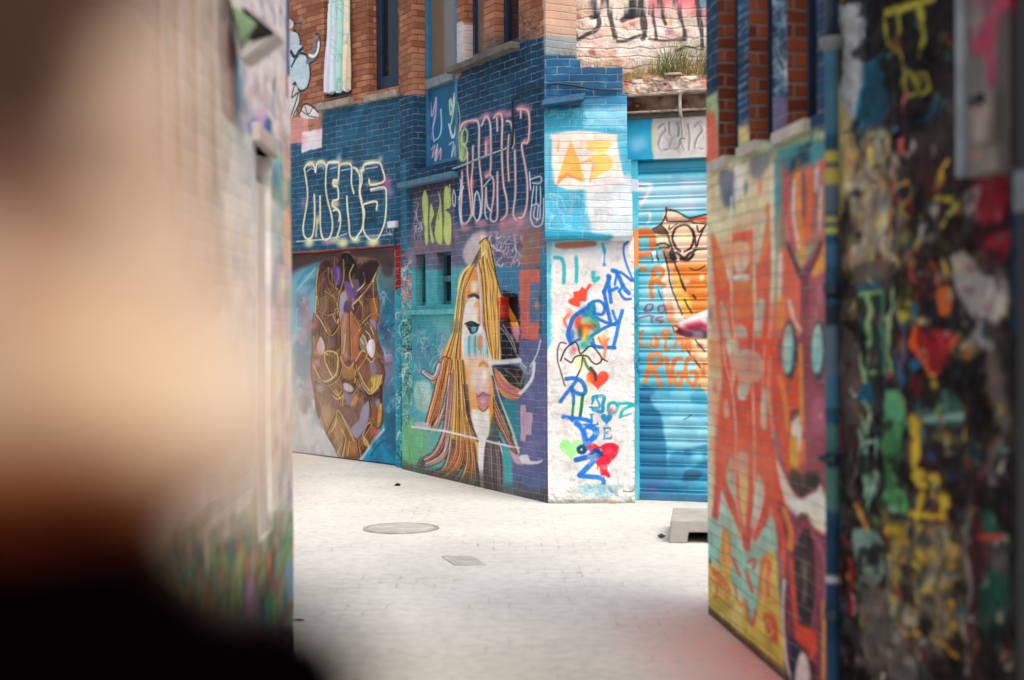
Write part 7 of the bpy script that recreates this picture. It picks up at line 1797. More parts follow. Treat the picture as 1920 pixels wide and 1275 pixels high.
def paint_L():
    P = LP
    P.col[..., :3] = hexc('c2cbcd'); P.col[..., 3] = 1
    P.noise('a8b0b2', .3, .45, .65, .8, 401); P.noise('dfd8cc', .3, .5, .7, .8, 402)
    z = Z(340, 0, 3.75)
    P.Fl(z(-200, -80, 260, -80, 260, 300, 280, 560, 240, 800, -200, 760), 'b9b2aa', 10, .9, False)
    for i, (x, c) in enumerate(((20, '9a9684'), (60, '8d9088'), (100, 'b5a68e'), (140, '8f8a86'), (175, 'c4c6c6'), (205, 'd8d8d6'), (235, '8cb4b8'))):
        P.L(z(x, -80, x + 5, 150, x + 20, 400), c, 10, 6, .7)
    P.Fl(z(250, -80, 325, -80, 330, 160, 400, 400, 380, 560, 390, 800, 350, 860, 290, 760, 280, 500, 250, 300), '5f4f52', 5, .97); P.Fl(z(245, -80, 320, -80, 325, 120, 260, 150), '1c1a22', 6, .9); P.Fl(z(300, 520, 390, 520, 400, 860, 360, 880, 300, 720), '8f8480', 8, .8); P.S(408, 70, 6, 30, '5c2a34', .6)
    P.Fl(z(385, 430, 440, 430, 440, 880, 400, 880, 385, 700), '5c90b0', 5, .95); P.L(z(415, 450, 412, 700), '9cc4d8', 4, 4, .7)
    P.Fl(z(330, -80, 760, -80, 760, 960, 640, 1010, 540, 960, 440, 860, 430, 460, 400, 420), 'c7c2c6', 6, .95, False)
    P.dabs((450, 90, 535, 250), ['a89c9a', '7f92a8', 'e0dcdc', 'b49aa4', 'd8d4c4', '9aa8b4', '8a8682'], 90, 4, 14, 403, .75)
    P.dabs((470, 0, 535, 60), ['8f96a8', 'e4dede', 'b4a4b0', '6a7488'], 50, 4, 10, 404, .7)
    P.Fl(z(470, 850, 620, 820, 640, 1010, 560, 980, 480, 940), '707fb0', 6, .9); P.Fl(z(525, 780, 590, 780, 580, 900, 540, 920), 'c4acc8', 5, .9); P.Fl(z(590, 860, 630, 850, 640, 1010, 590, 1000), '40629c', 5, .9); P.L(z(650, 600, 690, 700, 700, 880), 'b4b08c', 6, 4, .8); P.L(z(660, 540, 650, 640), '4a4444', 3, 3, .7); P.S(503, 95, 4, 12, '4a78a8', .8); P.Fl(z(640, 880, 720, 860, 740, 1000, 650, 1010), 'd6d3cc', 5, .9)
    P.Fl(z(735, -80, 775, -80, 775, 520, 740, 540), '2f4468', 4, .95, False); P.L(z(762, 60, 760, 420), 'b06a84', 3, 3, .8); P.L(z(740, 540, 745, 680), 'a04a5c', 5, 3, .9); P.Fl(z(640, 980, 720, 1040, 710, 1250, 640, 1220), '4fb0b0', 5, .95); P.Fl(z(650, 1150, 700, 1180, 690, 1290, 650, 1280), '3a6aa0', 5, .9); P.Fl(z(700, 1000, 780, 960, 780, 1270, 720, 1200), 'c49a8c', 6, .9)
    z = Z(340, 320, 3.355)
    P.Fl(z(580, 10, 720, 100, 720, 260, 580, 190), '6f8a84', 6, .9); P.Fl(z(600, -40, 640, -20, 630, 90, 590, 70), '4a80b0', 5, .9); P.Fl(z(580, 220, 650, 260, 640, 640, 580, 640), 'a8b8b8', 8, .9); P.Fl(z(650, 250, 720, 280, 720, 640, 655, 620), 'd8a888', 6, .9); P.Fl(z(580, 640, 730, 640, 730, 1150, 580, 1150), 'b9aab8', 8, .9); P.L(z(640, 630, 645, 1150), 'd8cfa0', 5, 3, .9); P.Fl(z(600, 1150, 740, 1150, 740, 1500, 580, 1500), 'd8c8b4', 10, .9)
    P.dabs((410, 440, 470, 520), ['9cc4d8', 'd8d8a0', 'c4b0b4', 'b0d0d0'], 14, 6, 12, 405, .7); P.Fl(z(200, 50, 430, 40, 430, 700, 200, 700), 'b9bcba', 12, .7, False); P.S(424, 390, 8, 12, 'd8cfae', .8)
    P.Fl([(380, 640), (552, 640), (552, 960), (380, 960)], 'c2c8c2', 14, .9, False)
    P.Fl([(-300, -300), (400, -300), (405, 100), (420, 420), (405, 600), (-300, 640)], 'a09c94', 16, .92)
    for i in range(16):
        x = 300 + i * 8; P.L([(x, -60), (x + 3, 140), (x + 9, 330 + 40 * math.sin(i * 2.3))], ('8a7f72', 'c0b6a8', '9aa0a0', 'b09a84')[i % 4], 7, 6, .55)
    P.dabs((400, 250, 552, 640), ['8fa4b0', 'c0a4ac', 'a8b8a4', 'cfc6b4', '9c9490', '7f9cb0'], 60, 6, 14, 408, .55); P.dabs((512, 240, 552, 980), ['6f9ca4', 'b48ca0', 'c49a7c', '7fa884', '8a8aac', 'd4c8a8'], 70, 5, 22, 409, .7)
    # green and dark foot
    P.Fl([(200, 1010), (430, 1000), (500, 985), (556, 955), (556, 1300), (200, 1400)], '63705a', 60, .9, False, rag=30)
    P.dabs((330, 960, 556, 1060), ['8a9c84', 'a8a08c', '9cb09c', 'b4a094', 'c4c4b4'], 90, 5, 24, 410, .6)
    P.dabs((330, 1030, 556, 1150), ['4f9c5c', '7fa06c', 'b4724c', '3f8f6c', '9c5a54', 'a8a08c', '5c5048', '3f7f94', '8fb46c'], 190, 5, 22, 406, .85)
    P.Fl([(465, 1090), (476, 1085), (478, 1150), (466, 1155)], 'b078a4', 4, .95); P.Fl([(493, 1120), (512, 1110), (510, 1180), (495, 1180)], '1f8a54', 4, .95); P.Fl([(488, 1125), (498, 1122), (498, 1170), (490, 1172)], '2a3f78', 4, .95); P.L([(540, 1000), (543, 1060)], '4aa874', 6, 4, .9); P.Fl([(535, 1060), (556, 1050), (556, 1120), (540, 1120)], '6f98b8', 5, .8); P.L([(505, 1040), (507, 1090)], 'c8704c', 6, 3, .9)
    P.Fl([(150, 1140), (330, 1150), (450, 1170), (545, 1175), (556, 1190), (556, 1320), (150, 1700)], '171316', 12, .95, False); P.noise('4a4048', .2, .5, .7, .7, 407, (430, 1160, 556, 1240))
    P.brickvar(.05, seed=21)
    P.mottle(.06, .2)
    P.col[..., :3] = np.clip(P.col[..., :3] * 1.18, 0, .95)


paint_L()
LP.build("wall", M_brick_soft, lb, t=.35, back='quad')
# doorway post and head in the left building
hm = (dl[0] + dl[1]) / 2
LP.slab(dl[0] + .0, dl[0] + (dl[1] - dl[0]) * .55, dl[2], dl[3] - .12, -.12, -.02, .008).build("door_post", plain("white_door_paint", 'dcdad6', .5, .08), lb)
LP.slab(dl[0] + (dl[1] - dl[0]) * .55, dl[1], dl[2], dl[3] - .12, -.14, -.08, .006).build("door", plain("grey_door_paint", '8f8a86', .5, .1), lb)
LP.slab(dl[0], dl[1], dl[3] - .12, dl[3], -.14, -.10, .006).build("fanlight", M_glass, lb)
LP.slab(dl[0] - .06, dl[1] + .1, dl[3] + .0, dl[3] + .07, -.05, .03, .008).build("door_head", plain("pale_lintel", 'cfc9c2', .7, .1), lb)

# angular lamp-like hood high on the left wall
q = Z(340, 0, 3.75)(330, -30, 415, 430, 690, 240, 510, 90)
uvq = LP.uv(q)
hood = empty("angular_hood", LP.P(float(uvq[0, 0]), float(uvq[0, 1]), .02), "pale green and black wedge-shaped hood jutting from the left-hand wall, high up", "wall fixture")
tipP = at_depth(524, 64, float(LP.P(float(uvq[1, 0]), 0).y) - .05)
a_ = LP.P(float(uvq[0, 0]), float(uvq[0, 1]) + .05, .0); b_ = LP.P(float(uvq[1, 0]), float(uvq[1, 1]), .0)
un = float(uvq[1, 0]) + .10
c_ = LP.P(un, float(uvq[0, 1]) + .05, .0)
mb = MB()


def wedge(A_, B_, T_, mat, name, off=Vector((0, 0, 0))):
    m_ = MB(); bm = m_.bm
    back = Vector((0, .16, 0))
    v = [bm.verts.new(p + off) for p in (A_, B_, T_)]
    w = [bm.verts.new(p + off + back) for p in (A_, B_, T_)]
    bm.faces.new(v); bm.faces.new(w[::-1])
    for i in range(3): bm.faces.new((v[i], v[(i + 1) % 3], w[(i + 1) % 3], w[i]))
    bmesh.ops.recalc_face_normals(bm, faces=bm.faces[:])
    bmesh.ops.bevel(bm, geom=bm.edges[:], offset=.006, segments=2, affect='EDGES')
    return m_.build(name, mat, hood)


yz = float(a_.y)
PA = at_depth(428, -14, yz); PB = at_depth(452, 114, yz); PT = at_depth(522, 64, yz)
wedge(PA, PB, PT, plain("pale_enamel", 'c4c6c4', .4, .1), "hood_body")
PA2, PB2, PT2 = at_depth(433, 6, yz - .02), at_depth(452, 88, yz - .02), at_depth(482, 44, yz - .02)
wedge(PA2, PB2, PT2, plain("pale_green_lens", '8fae84', .35, .2, 6, color2='5c7c60'), "lens", Vector((0, 0, 0)))
PA3, PB3, PT3 = at_depth(452, 8, yz - .012), at_depth(470, 76, yz - .012), at_depth(517, 62, yz - .012)
wedge(PA3, PB3, PT3, plain("black_rubber", '111113', .5, .1), "black_face")
mb = MB(); mb.tube([LP.P(float(uvq[0, 0]), PA.z + .02, -.02), PA.lerp(PB, .3) + Vector((0, .1, 0))], .02, 10); mb.build("arm", M_navyframe, hood)

# ================================================================== blurred mass right in front of the lens
zn = .37  # built as a solid upright; what the near object is stays unidentified
Np = Panel(Vector((-1, zn, 0)), Vector((1, zn, 0)), 0, 1, 0, .004)
Np.O = np.array([0.0, zn, 0.0]); Np.U = np.array([1.0, 0, 0]); Np.n = np.array([0, -1.0, 0]); Np.Od = Np.O.copy()
Np.ext = (-.72, -.02, 0.9, 1.9); Np.vfine = 1.9
Np.grid()
prof = np.array([(240, -300), (246, 0), (255, 180), (285, 340), (355, 470), (440, 600), (500, 720), (500, 850), (435, 950), (345, 1015), (265, 1055), (320, 1095), (425, 1140), (520, 1195), (600, 1250), (650, 1320), (680, 1450), (690, 1700), (690, 2600)], float)
pv = np.array([Np.uvx(x, y) for x, y in prof])
order = np.argsort(pv[:, 1])


def outline_N(U, Vv):
    return U < np.interp(Vv, pv[order, 1], pv[order, 0]) + (vnoise(U * 40, Vv * 40, 500) - .5) * .004


def paint_N():
    P = Np
    P.col[..., :3] = hexc('a1907b'); P.col[..., 3] = 1
    P.Fl([(-2500, -400), (125, -400), (125, 60), (80, 260), (-20, 400), (-2500, 460)], '33261f', 60, .95)
    P.S(330, 60, 140, 200, 'a2917f', .8); P.S(250, 330, 120, 130, 'a68d76', .8); P.S(180, 180, 50, 120, '8a7260', .7); P.S(360, 420, 90, 120, 'b09a86', .8)
    P.S(110, 480, 60, 80, '936a48', .7); P.S(10, 380, 70, 140, '6a4a3c', .9); P.S(10, 620, 60, 120, '8e5f40', .7)
    P.S(170, 660, 120, 80, 'bca17a', .95); P.S(330, 560, 120, 100, 'b59c84', .8); P.S(420, 760, 130, 150, 'c9c0ad', .95); P.S(300, 760, 110, 80, 'bba684', .8); P.S(440, 560, 60, 120, 'b8ac9e', .8)
    P.Fl([(-2500, 770), (0, 800), (150, 820), (290, 890), (400, 985), (420, 1100), (-2500, 1100)], '7d5430', 60, .9)
    P.Fl([(-2500, 860), (0, 880), (170, 910), (270, 990), (320, 1080), (-2500, 1100)], '42190c', 60, .97)
    P.Fl([(-2500, 1005), (0, 1020), (150, 1035), (300, 1085), (420, 1150), (800, 1300), (800, 3500), (-2500, 3500)], '020102', 40, 1)
    P.mottle(.18, .014)
    P.col[..., :3] = np.clip(P.col[..., :3] * 1.0, 0, .95)


paint_N()
Np.disp = lambda U, Vv: -.05 * np.clip((U - np.interp(Vv, pv[order, 1], pv[order, 0]) + .08) / .08, 0, 1) ** 2 + (fbm(U * 20, Vv * 20, 501, 3) - .5) * .012
M_pier = painted("painted_plaster", rough=1.0, bump=.4, bdist=.01, nbump=1.0, nscale=40, spec=0.0)
pier = Np.build("foreground_blob", M_pier, None, t=.09, shear=-.07, back='grid', outline=outline_N, origin=(-.4, zn + .08, .9))
tag(pier, "heavily blurred tan and brown mass with a black lower part at the left edge", "foreground pier")
mb = MB(); mb.box((-.42, zn + .09, .45), (.62, .16, .9), 0, .01)
mb.build("footing", plain("black_painted_stone", '0d090b', .8, .2), pier)

# ================================================================== ground
gm, nt, b = newmat("worn_pale_paving")
lk = nt.links.new
tc = nd(nt, "ShaderNodeTexCoord")
n1 = nd(nt, "ShaderNodeTexNoise"); n1.inputs["Scale"].default_value = .9; n1.inputs["Detail"].default_value = 8; lk(tc.outputs["Object"], n1.inputs["Vector"])
n2 = nd(nt, "ShaderNodeTexNoise"); n2.inputs["Scale"].default_value = 14; n2.inputs["Detail"].default_value = 8; lk(tc.outputs["Object"], n2.inputs["Vector"])
n3 = nd(nt, "ShaderNodeTexNoise"); n3.inputs["Scale"].default_value = 120; n3.inputs["Detail"].default_value = 4; lk(tc.outputs["Object"], n3.inputs["Vector"])
bt = nd(nt, "ShaderNodeTexBrick"); bt.inputs["Scale"].default_value = 1; bt.inputs["Brick Width"].default_value = .22; bt.inputs["Row Height"].default_value = .15; bt.inputs["Mortar Size"].default_value = .006; bt.inputs["Mortar Smooth"].default_value = .4
bt.inputs["Color1"].default_value = (1, 1, 1, 1); bt.inputs["Color2"].default_value = (.93, .93, .92, 1); bt.inputs["Mortar"].default_value = (.55, .53, .49, 1)
vm = nd(nt, "ShaderNodeVectorMath", operation='ADD'); sc_ = nd(nt, "ShaderNodeVectorMath", operation='SCALE'); sc_.inputs["Scale"].default_value = .05
lk(n2.outputs["Color"], sc_.inputs[0]); lk(tc.outputs["Object"], vm.inputs[0]); lk(sc_.outputs[0], vm.inputs[1]); lk(vm.outputs[0], bt.inputs["Vector"])
base = nd(nt, "ShaderNodeValToRGB"); base.color_ramp.elements[0].position = .3; base.color_ramp.elements[1].position = .65
base.color_ramp.elements[0].color = L4('c2c1b7'); base.color_ramp.elements[1].color = L4('d1cfc6'); lk(n1.outputs["Fac"], base.inputs["Fac"])
# joints mixed in only where the noise runs high
wear = nd(nt, "ShaderNodeMapRange"); wear.inputs["From Min"].default_value = .5; wear.inputs["From Max"].default_value = .66; lk(n1.outputs["Fac"], wear.inputs["Value"])
n4 = nd(nt, "ShaderNodeTexNoise"); n4.inputs["Scale"].default_value = 1.6; n4.inputs["Detail"].default_value = 5; lk(tc.outputs["Object"], n4.inputs["Vector"])
w2 = nd(nt, "ShaderNodeMapRange"); w2.inputs["From Min"].default_value = .48; w2.inputs["From Max"].default_value = .68; w2.inputs["To Max"].default_value = .8; lk(n4.outputs["Fac"], w2.inputs["Value"])
mx = nd(nt, "ShaderNodeMix", data_type='RGBA', blend_type='MULTIPLY'); lk(w2.outputs["Result"], mx.inputs["Factor"]); lk(base.outputs["Color"], mx.inputs[6]); lk(bt.outputs["Color"], mx.inputs[7])
# pink overspray beside the right-hand wall
sep = nd(nt, "ShaderNodeSeparateXYZ"); lk(tc.outputs["Object"], sep.inputs[0])


def math_(op, a, b_=None, c_=None):
    m = nd(nt, "ShaderNodeMath", operation=op)
    for i, v in enumerate((a, b_, c_)):
        if v is None: continue
        if isinstance(v, (int, float)): m.inputs[i].default_value = v
        else: lk(v, m.inputs[i])
    return m.outputs[0]


# distance from the wall line
wx = math_('MULTIPLY_ADD', sep.outputs["Y"], float((R1_.x - R0.x) / (R1_.y - R0.y)), float(R0.x - R0.y * (R1_.x - R0.x) / (R1_.y - R0.y)))
dist = math_('SUBTRACT', wx, sep.outputs["X"])
g1 = math_('SUBTRACT', 1.0, math_('DIVIDE', dist, .65))
g2 = math_('MULTIPLY', math_('SUBTRACT', 8.1, sep.outputs["Y"]), .7)
g2n = nd(nt, "ShaderNodeClamp"); lk(g2, g2n.inputs[0]); g1n = nd(nt, "ShaderNodeClamp"); lk(g1, g1n.inputs[0])
pk = math_('MULTIPLY', g1n.outputs[0], g2n.outputs[0])
pk = math_('MULTIPLY', pk, math_('MULTIPLY_ADD', n2.outputs["Fac"], 1.6, -.1))
pkc = nd(nt, "ShaderNodeClamp"); lk(pk, pkc.inputs[0])
mx2 = nd(nt, "ShaderNodeMix", data_type='RGBA'); lk(pkc.outputs[0], mx2.inputs["Factor"]); lk(mx.outputs[2], mx2.inputs[6]); mx2.inputs[7].default_value = L4('dc7f76')
# trodden-in spots of gum and drips
vo = nd(nt, "ShaderNodeTexVoronoi"); vo.inputs["Scale"].default_value = 2.6; lk(tc.outputs["Object"], vo.inputs["Vector"])
vd = nd(nt, "ShaderNodeMapRange"); vd.inputs["From Min"].default_value = .03; vd.inputs["From Max"].default_value = .055; vd.inputs["To Min"].default_value = .74; vd.inputs["To Max"].default_value = 1.0
lk(vo.outputs["Distance"], vd.inputs["Value"])
st = nd(nt, "ShaderNodeMapRange"); st.inputs["From Min"].default_value = .35; st.inputs["From Max"].default_value = .6; st.inputs["To Min"].default_value = .88; st.inputs["To Max"].default_value = 1.02
lk(n2.outputs["Fac"], st.inputs["Value"])
vs_ = nd(nt, "ShaderNodeVectorMath", operation='SCALE'); lk(mx2.outputs[2], vs_.inputs[0]); lk(math_('MULTIPLY', vd.outputs["Result"], st.outputs["Result"]), vs_.inputs["Scale"])
lk(vs_.outputs[0], b.inputs["Base Color"])
b.inputs["Roughness"].default_value = .9; b.inputs["Specular IOR Level"].default_value = .2
hsum = math_('MULTIPLY_ADD', bt.outputs["Fac"], -.6, n3.outputs["Fac"])
bp = nd(nt, "ShaderNodeBump"); bp.inputs["Strength"].default_value = .25; bp.inputs["Distance"].default_value = .006; lk(hsum, bp.inputs["Height"]); lk(bp.outputs["Normal"], b.inputs["Normal"])
me = bpy.data.meshes.new("street_ground")
me.from_pydata([(-60, -60, 0), (60, -60, 0), (60, 80, 0), (-60, 80, 0)], [], [(0, 1, 2, 3)])
g = link("street_ground", me, gm); tag(g, kind="structure")

# ------------------------------------------------------------------ manhole cover, drain grate
q = ground(752, 991)
mc = empty("manhole_cover", q, "worn grey round manhole cover in the pale paving, left of the drain grate", "manhole cover")
M_iron = plain("worn_cast_iron", 'c6c4ba', .6, .15, 8, .3, 60, 0.0)
M_cover = plain("chequered_cast_iron", 'bdbbb0', .65, .15, 8, 0, 60, 0.0)
_nt = M_cover.node_tree; _tc = nd(_nt, "ShaderNodeTexCoord"); _ck = nd(_nt, "ShaderNodeTexChecker"); _ck.inputs["Scale"].default_value = 28
_nt.links.new(_tc.outputs["Object"], _ck.inputs["Vector"]); _bp = nd(_nt, "ShaderNodeBump"); _bp.inputs["Strength"].default_value = .8; _bp.inputs["Distance"].default_value = .006
_nt.links.new(_ck.outputs["Fac"], _bp.inputs["Height"]); _nt.links.new(_bp.outputs["Normal"], _nt.nodes["Principled BSDF"].inputs["Normal"])
M_iron2 = plain("dirty_iron_ring", 'aaa89e', .7, .25, 8, .3, 60, 0.0)
MB().lathe(q + Vector((0, 0, .003)), [(.25, -.02), (.25, .003), (.245, .004)], 48).build("cover_plate", M_cover, mc)
mb = MB(); bm = mb.bm
r0 = [[bm.verts.new(q + Vector((r * math.cos(k * math.pi / 24), r * math.sin(k * math.pi / 24), z_))) for k in range(48)] for r, z_ in ((.257, -.01), (.257, .005), (.285, .005), (.285, -.01))]
for a, c in zip(r0, r0[1:] + r0[:1]):
    for k in range(48): bm.faces.new((a[k], a[(k + 1) % 48], c[(k + 1) % 48], c[k]))
mb.build("ring", M_iron2, mc)
ga, gb, gc, gd_ = ground(828, 1044), ground(886, 1044), ground(912, 1060), ground(852, 1061)
gcen = (ga + gb + gc + gd_) / 4
dg = empty("drain_grate", gcen, "small slotted metal drain grate set in the pale paving, in front of the manhole cover", "drain grate")
ux = ((gb - ga) + (gc - gd_)) / 2; uy = ((ga - gd_) + (gb - gc)) / 2
mb = MB(); mb2 = MB(); mb3 = MB()


def pbox(mb_, s0, s1, t0, t1, z0_, z1_):
    P_ = lambda s, t, z_: gcen + ux * (s - .5) + uy * (t - .5) + Vector((0, 0, z_))
    mb_.box8([P_(s0, t0, z0_), P_(s1, t0, z0_), P_(s1, t1, z0_), P_(s0, t1, z0_), P_(s0, t0, z1_), P_(s1, t0, z1_), P_(s1, t1, z1_), P_(s0, t1, z1_)])


for s0, s1, t0, t1 in ((0, .05, 0, 1), (.95, 1, 0, 1), (.05, .95, 0, .08), (.05, .95, .92, 1)): pbox(mb, s0, s1, t0, t1, -.01, .008)
mb.build("frame", M_iron, dg)
for k in range(5): pbox(mb2, .05, .95, .12 + k * .165, .21 + k * .165, 0.002, .007)
mb2.build("bars", M_iron, dg)
pbox(mb3, .05, .95, .08, .92, -.006, .002); mb3.build("pit", plain("dark_drain_pit", '8d8c86', .9, .2), dg)

# ------------------------------------------------------------------ concrete block
qa = ground(1254, 1018)
cb = empty("concrete_block", qa + Vector((.35, .35, 0)), "low grey concrete block with a dark slot, on the paving beside the right-hand building", "concrete block")
M_conc = plain("pale_concrete", 'a8a59c', .9, .1, 6, .3, 70)
h_ = .150; wd = .9; dpt = .72; s0 = .125; s1 = .27; sh_ = .075
mb = MB(); x0_, y0_ = qa.x, qa.y


def cbx(a, b_, c, d, e, f, bev=.008): mb.box8([(x0_ + x, y0_ + y, z_) for z_ in (e, f) for x, y in ((a, c), (b_, c), (b_, d), (a, d))], bev)


bm = mb.bm
poly = [(0, 0), (s0, 0), (s0 + .012, sh_), (s1, sh_), (s1 + .012, 0), (.6, 0), (.62, sh_), (.76, sh_), (.775, 0), (wd, 0), (wd - .01, h_), (.012, h_)]
cr_, sr_ = math.cos(math.radians(-8)), math.sin(math.radians(-8))
fr = [bm.verts.new((x0_ + x * cr_, y0_ + x * sr_, z_)) for x, z_ in poly]; bk_ = [bm.verts.new((x0_ + x * cr_ - dpt * sr_, y0_ + x * sr_ + dpt * cr_, z_)) for x, z_ in poly]
bm.faces.new(fr); bm.faces.new(bk_[::-1])
for i in range(len(poly)): bm.faces.new((fr[i], fr[(i + 1) % len(poly)], bk_[(i + 1) % len(poly)], bk_[i]))
bmesh.ops.recalc_face_normals(bm, faces=bm.faces[:])
bmesh.ops.bevel(bm, geom=[e for e in bm.edges], offset=.006, segments=2, affect='EDGES')
mb.build("block", M_conc, cb)
mb = MB(); mb.box((x0_ + .45, y0_ + .22, h_ * .35), (.74, .03, h_ * .5), math.radians(-8)); mb.build("slot_back", plain("dark_void", '14100f', 1, .1), cb)

# ------------------------------------------------------------------ small litter
rs = random.Random(5)


def scrap(x, y, s, col, label, name="leaf", h=.3):
    q = ground(x, y); mb = MB(); bm = mb.bm
    n = 9; top = bm.verts.new(q + Vector((0, 0, s * h)))
    ring = [bm.verts.new(q + Vector((math.cos(k * 2 * math.pi / n) * s * rs.uniform(.6, 1.1), math.sin(k * 2 * math.pi / n) * s * rs.uniform(.4, .8), s * h * rs.uniform(0.05, .7)))) for k in range(n)]
    bot = bm.verts.new(q + Vector((0, 0, .001)))
    for k in range(n): bm.faces.new((ring[k], ring[(k + 1) % n], top)); bm.faces.new((ring[(k + 1) % n], ring[k], bot))
    o = mb.build(name, plain(name + "_" + col, col, .8, .2), None, origin=q); tag(o, label, name, "bits of litter on the paving")


scrap(745, 911, .035, '1d1a18', "dark crumpled scrap on the paving near the foot of the girl mural", "scrap", .8)
scrap(561, 1162, .030, '7c2c34', "dark red leaf on the paving at the corner of the left-hand building", "leaf")
scrap(571, 893, .020, '8a8276', "tiny grey scrap on the paving before the garage door", "scrap")
scrap(619, 890, .016, '6c6a6c', "smaller dark speck on the paving before the garage door", "scrap")
scrap(1206, 938, .022, 'd88a50', "orange scrap at the foot of the blue shutter", "scrap")
scrap(1240, 1009, .030, '5a564a', "dark twist of dry weed beside the concrete block", "weed", 1.2)
scrap(1180, 941, .018, 'cf9c7c', "pale orange scrap at the foot of the white pillar", "scrap")
scrap(1085, 1074, .022, '8c8c84', "flat grey scrap on the paving right of the drain grate", "scrap", .2)
scrap(1052, 970, .016, '9a9ab0', "small bluish scrap on the paving before the white pillar", "scrap")
scrap(562, 940, .022, 'a0a0b4', "bluish flat scrap on the paving left of the manhole cover", "scrap", .2)

# ------------------------------------------------------------------ things fixed to or hanging from the walls
# printed cloth hanging out of the window
Cu = Panel(A0, A1, 0, 1, 0, .006, d=.055); Cu.au = .8
cu = Cu.uv([(612, 176), (660, 168), (619, -60), (657, -60)])
Cu.ext = (cu[0, 0] - .02, cu[1, 0] + .03, min(cu[0, 1], cu[1, 1]) - .05, 5.6); Cu.vfine = 5.2
Cu.grid(); Cu.col[..., :3] = hexc('c3d6da'); Cu.col[..., 3] = 1
z = Z(540, 0, 5.796)
Cu.Fl(z(520, -200, 620, -200, 610, 300, 600, 940, 540, 1000, 520, 600), 'a9d0c6', 8, .95, False); Cu.Fl(z(625, -200, 700, -200, 700, 980, 650, 990, 620, 940), 'dccfb4', 4, 1, False); Cu.Fl(z(600, -200, 630, -200, 625, 960, 590, 900), 'a8ccb8', 5, .8, False); Cu.Fl(z(430, 330, 520, 360, 480, 1020, 400, 1030, 420, 600), 'cfcbde', 10, .8)
Cu.scrawl((622, -60, 652, 170), ['7fb4a8', '9cc8c0', 'a8bccc', '6fa898'], 70, 1.6, 601, 9, .6)
q0, q1, q2, q3 = cu


def cu_out(U, Vv):
    t = (Vv - q0[1]) / (q2[1] - q0[1])
    l = q0[0] + (q2[0] - q0[0]) * t - .012 * np.sin(t * 7); r = q1[0] + (q3[0] - q1[0]) * t - .03 + .006 * np.sin(t * 9)
    return (U > l) & (U < r) & (Vv > q0[1] + (q1[1] - q0[1]) * (U - q0[0]) / (q1[0] - q0[0]) + .015 * np.sin(U * 40))


Cu.disp = lambda U, Vv: .018 * np.sin(U * 55 + np.sin(Vv * 2.2) * .8) + .010 * np.sin(U * 95 + 1) + .03 * np.exp(-((Vv - 4.2) / .5) ** 2)
o = Cu.build("hanging_cloth", M_cloth, None, t=.006, back='grid', outline=cu_out, origin=Cu.P(float((q0[0] + q1[0]) / 2), float(q0[1])))
tag(o, "pale blue-green leaf-patterned cloth hanging out of the leftmost upper window", "cloth")
# small white junction box
jb = A.uv([(733, 428), (748, 414)])
bx = empty("junction_box", A.P(float(jb[0, 0]), float(jb[0, 1]), .02), "small white junction box on the blue wall above the garage door's right corner", "junction box")
A.slab(jb[0, 0], jb[1, 0], jb[0, 1], jb[1, 1], .0, .05, .008).build("box", plain("white_plastic", 'dcdce0', .4, .05), bx)
uc = (jb[0, 0] + jb[1, 0]) / 2 + .02
MB().tube([A.P(uc, jb[0, 1], .02), A.P(uc, jb[0, 1] - .10, .02), A.P(uc, A.uvx(744, 468)[1], .02)], .006, 8).build("lead", M_navyframe, bx)
# cables
M_cable = plain("weathered_cable", '9fb4b8', .5, .2, 20, .1)
M_cable2 = plain("dark_cable", '1d2f3e', .5, .2, 20, .1)


def on(Pn, pts, d=.02): return [Pn.P(float(u), float(v), d) for u, v in catmull(Pn.uv(pts), False, 8)]


mb = MB(); mb.tube(on(B, [(853, 317), (880, 307), (905, 296), (930, 287), (952, 279), (960, 276)], .022), .009, 8)
o = mb.build("cable", M_cable, None, origin=B.P(float(B.uvx(853, 317)[0]), float(B.uvx(853, 317)[1]), .02)); tag(o, "pale cable running level across the pink outlined letters to the tall window", "cable")
mb = MB(); mb.tube(on(B, [(960, 276), (965, 268), (966, 240), (965, 212), (965, 192), (972, 180)], .022) + on(B, [(975, 177), (1000, 168), (1018, 163)], .024) + on(Cb, [(1030, 160), (1047, 158), (1072, 161), (1100, 166), (1125, 169), (1160, 171)], .03), .009, 8)
o = mb.build("cable", M_cable2, None, origin=B.P(float(B.uvx(965, 200)[0]), float(B.uvx(965, 200)[1]), .02)); tag(o, "dark cable climbing the blue wall and running right over the stepped blue bricks", "cable")
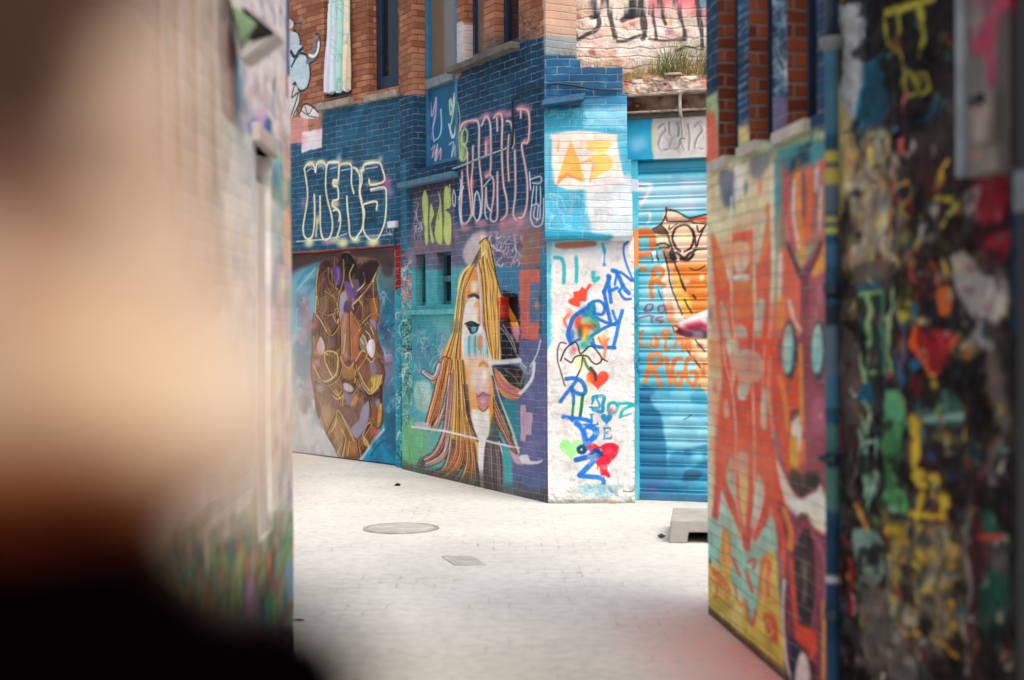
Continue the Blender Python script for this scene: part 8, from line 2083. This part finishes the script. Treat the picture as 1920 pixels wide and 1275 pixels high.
# bent grey pipe hung over the beam
dz = .095
a = [K.P(float(K.uvx(x, y)[0]), float(K.uvx(x, y)[1]), dz) for x, y in ((1345, 171), (1300, 172), (1288, 173), (1281, 178), (1279, 190), (1280, 215))] + [K.P(float(K.uvx(x, y)[0]), float(K.uvx(x, y)[1]), .06 if y > 222 else dz) for x, y in ((1281, 224), (1283, 245), (1284, 262))] 
mb = MB(); mb.tube([Vector(c) for c in catmull(np.array([list(v) for v in a]), False, 5)], [.016] * 31 + [.010] * 60 if False else .015, 10)
o = mb.build("bent_pipe", plain("pale_grey_pipe", 'a8a398', .6, .2, 20, .2), None, origin=K.P(float(K.uvx(1281, 195)[0]), float(K.uvx(1281, 195)[1]), dz)); tag(o, "pale grey pipe bent down over the rusty beam above the shutter", "pipe")

# ================================================================== light and air
w = bpy.data.worlds.new("World"); bpy.context.scene.world = w; w.use_nodes = True
wn = w.node_tree
bg = wn.nodes["Background"]; bg.inputs["Strength"].default_value = .15
sky = wn.nodes.new("ShaderNodeTexSky"); sky.sky_type = 'NISHITA'; sky.sun_disc = False
sd = Vector((.26, -.45, .85)).normalized()
sky.sun_elevation = math.asin(sd.z); sky.sun_rotation = math.atan2(sd.x, sd.y)
sky.air_density = 1.0; sky.dust_density = 6.0; sky.ozone_density = 1.0
wn.links.new(sky.outputs["Color"], bg.inputs["Color"])
sl = bpy.data.lights.new("sun", 'SUN'); so = bpy.data.objects.new("sun", sl); C.objects.link(so)
so.rotation_euler = sd.to_track_quat('Z', 'Y').to_euler(); so.location = (0, 0, 20)
sl.energy = .9; sl.angle = math.radians(40); sl.color = (1.0, .965, .93)
sc = bpy.context.scene
sc.view_settings.view_transform = 'Standard'; sc.view_settings.look = 'None'; sc.view_settings.gamma = 1.0; sc.view_settings.exposure = 0.68; sc.view_settings.use_curve_mapping = False
sc.render.engine = 'CYCLES'
sc.cycles.use_denoising = True
sc.cycles.denoiser = 'OPENIMAGEDENOISE'
sc.cycles.max_bounces = 6; sc.cycles.diffuse_bounces = 4; sc.cycles.caustics_reflective = False; sc.cycles.caustics_refractive = False
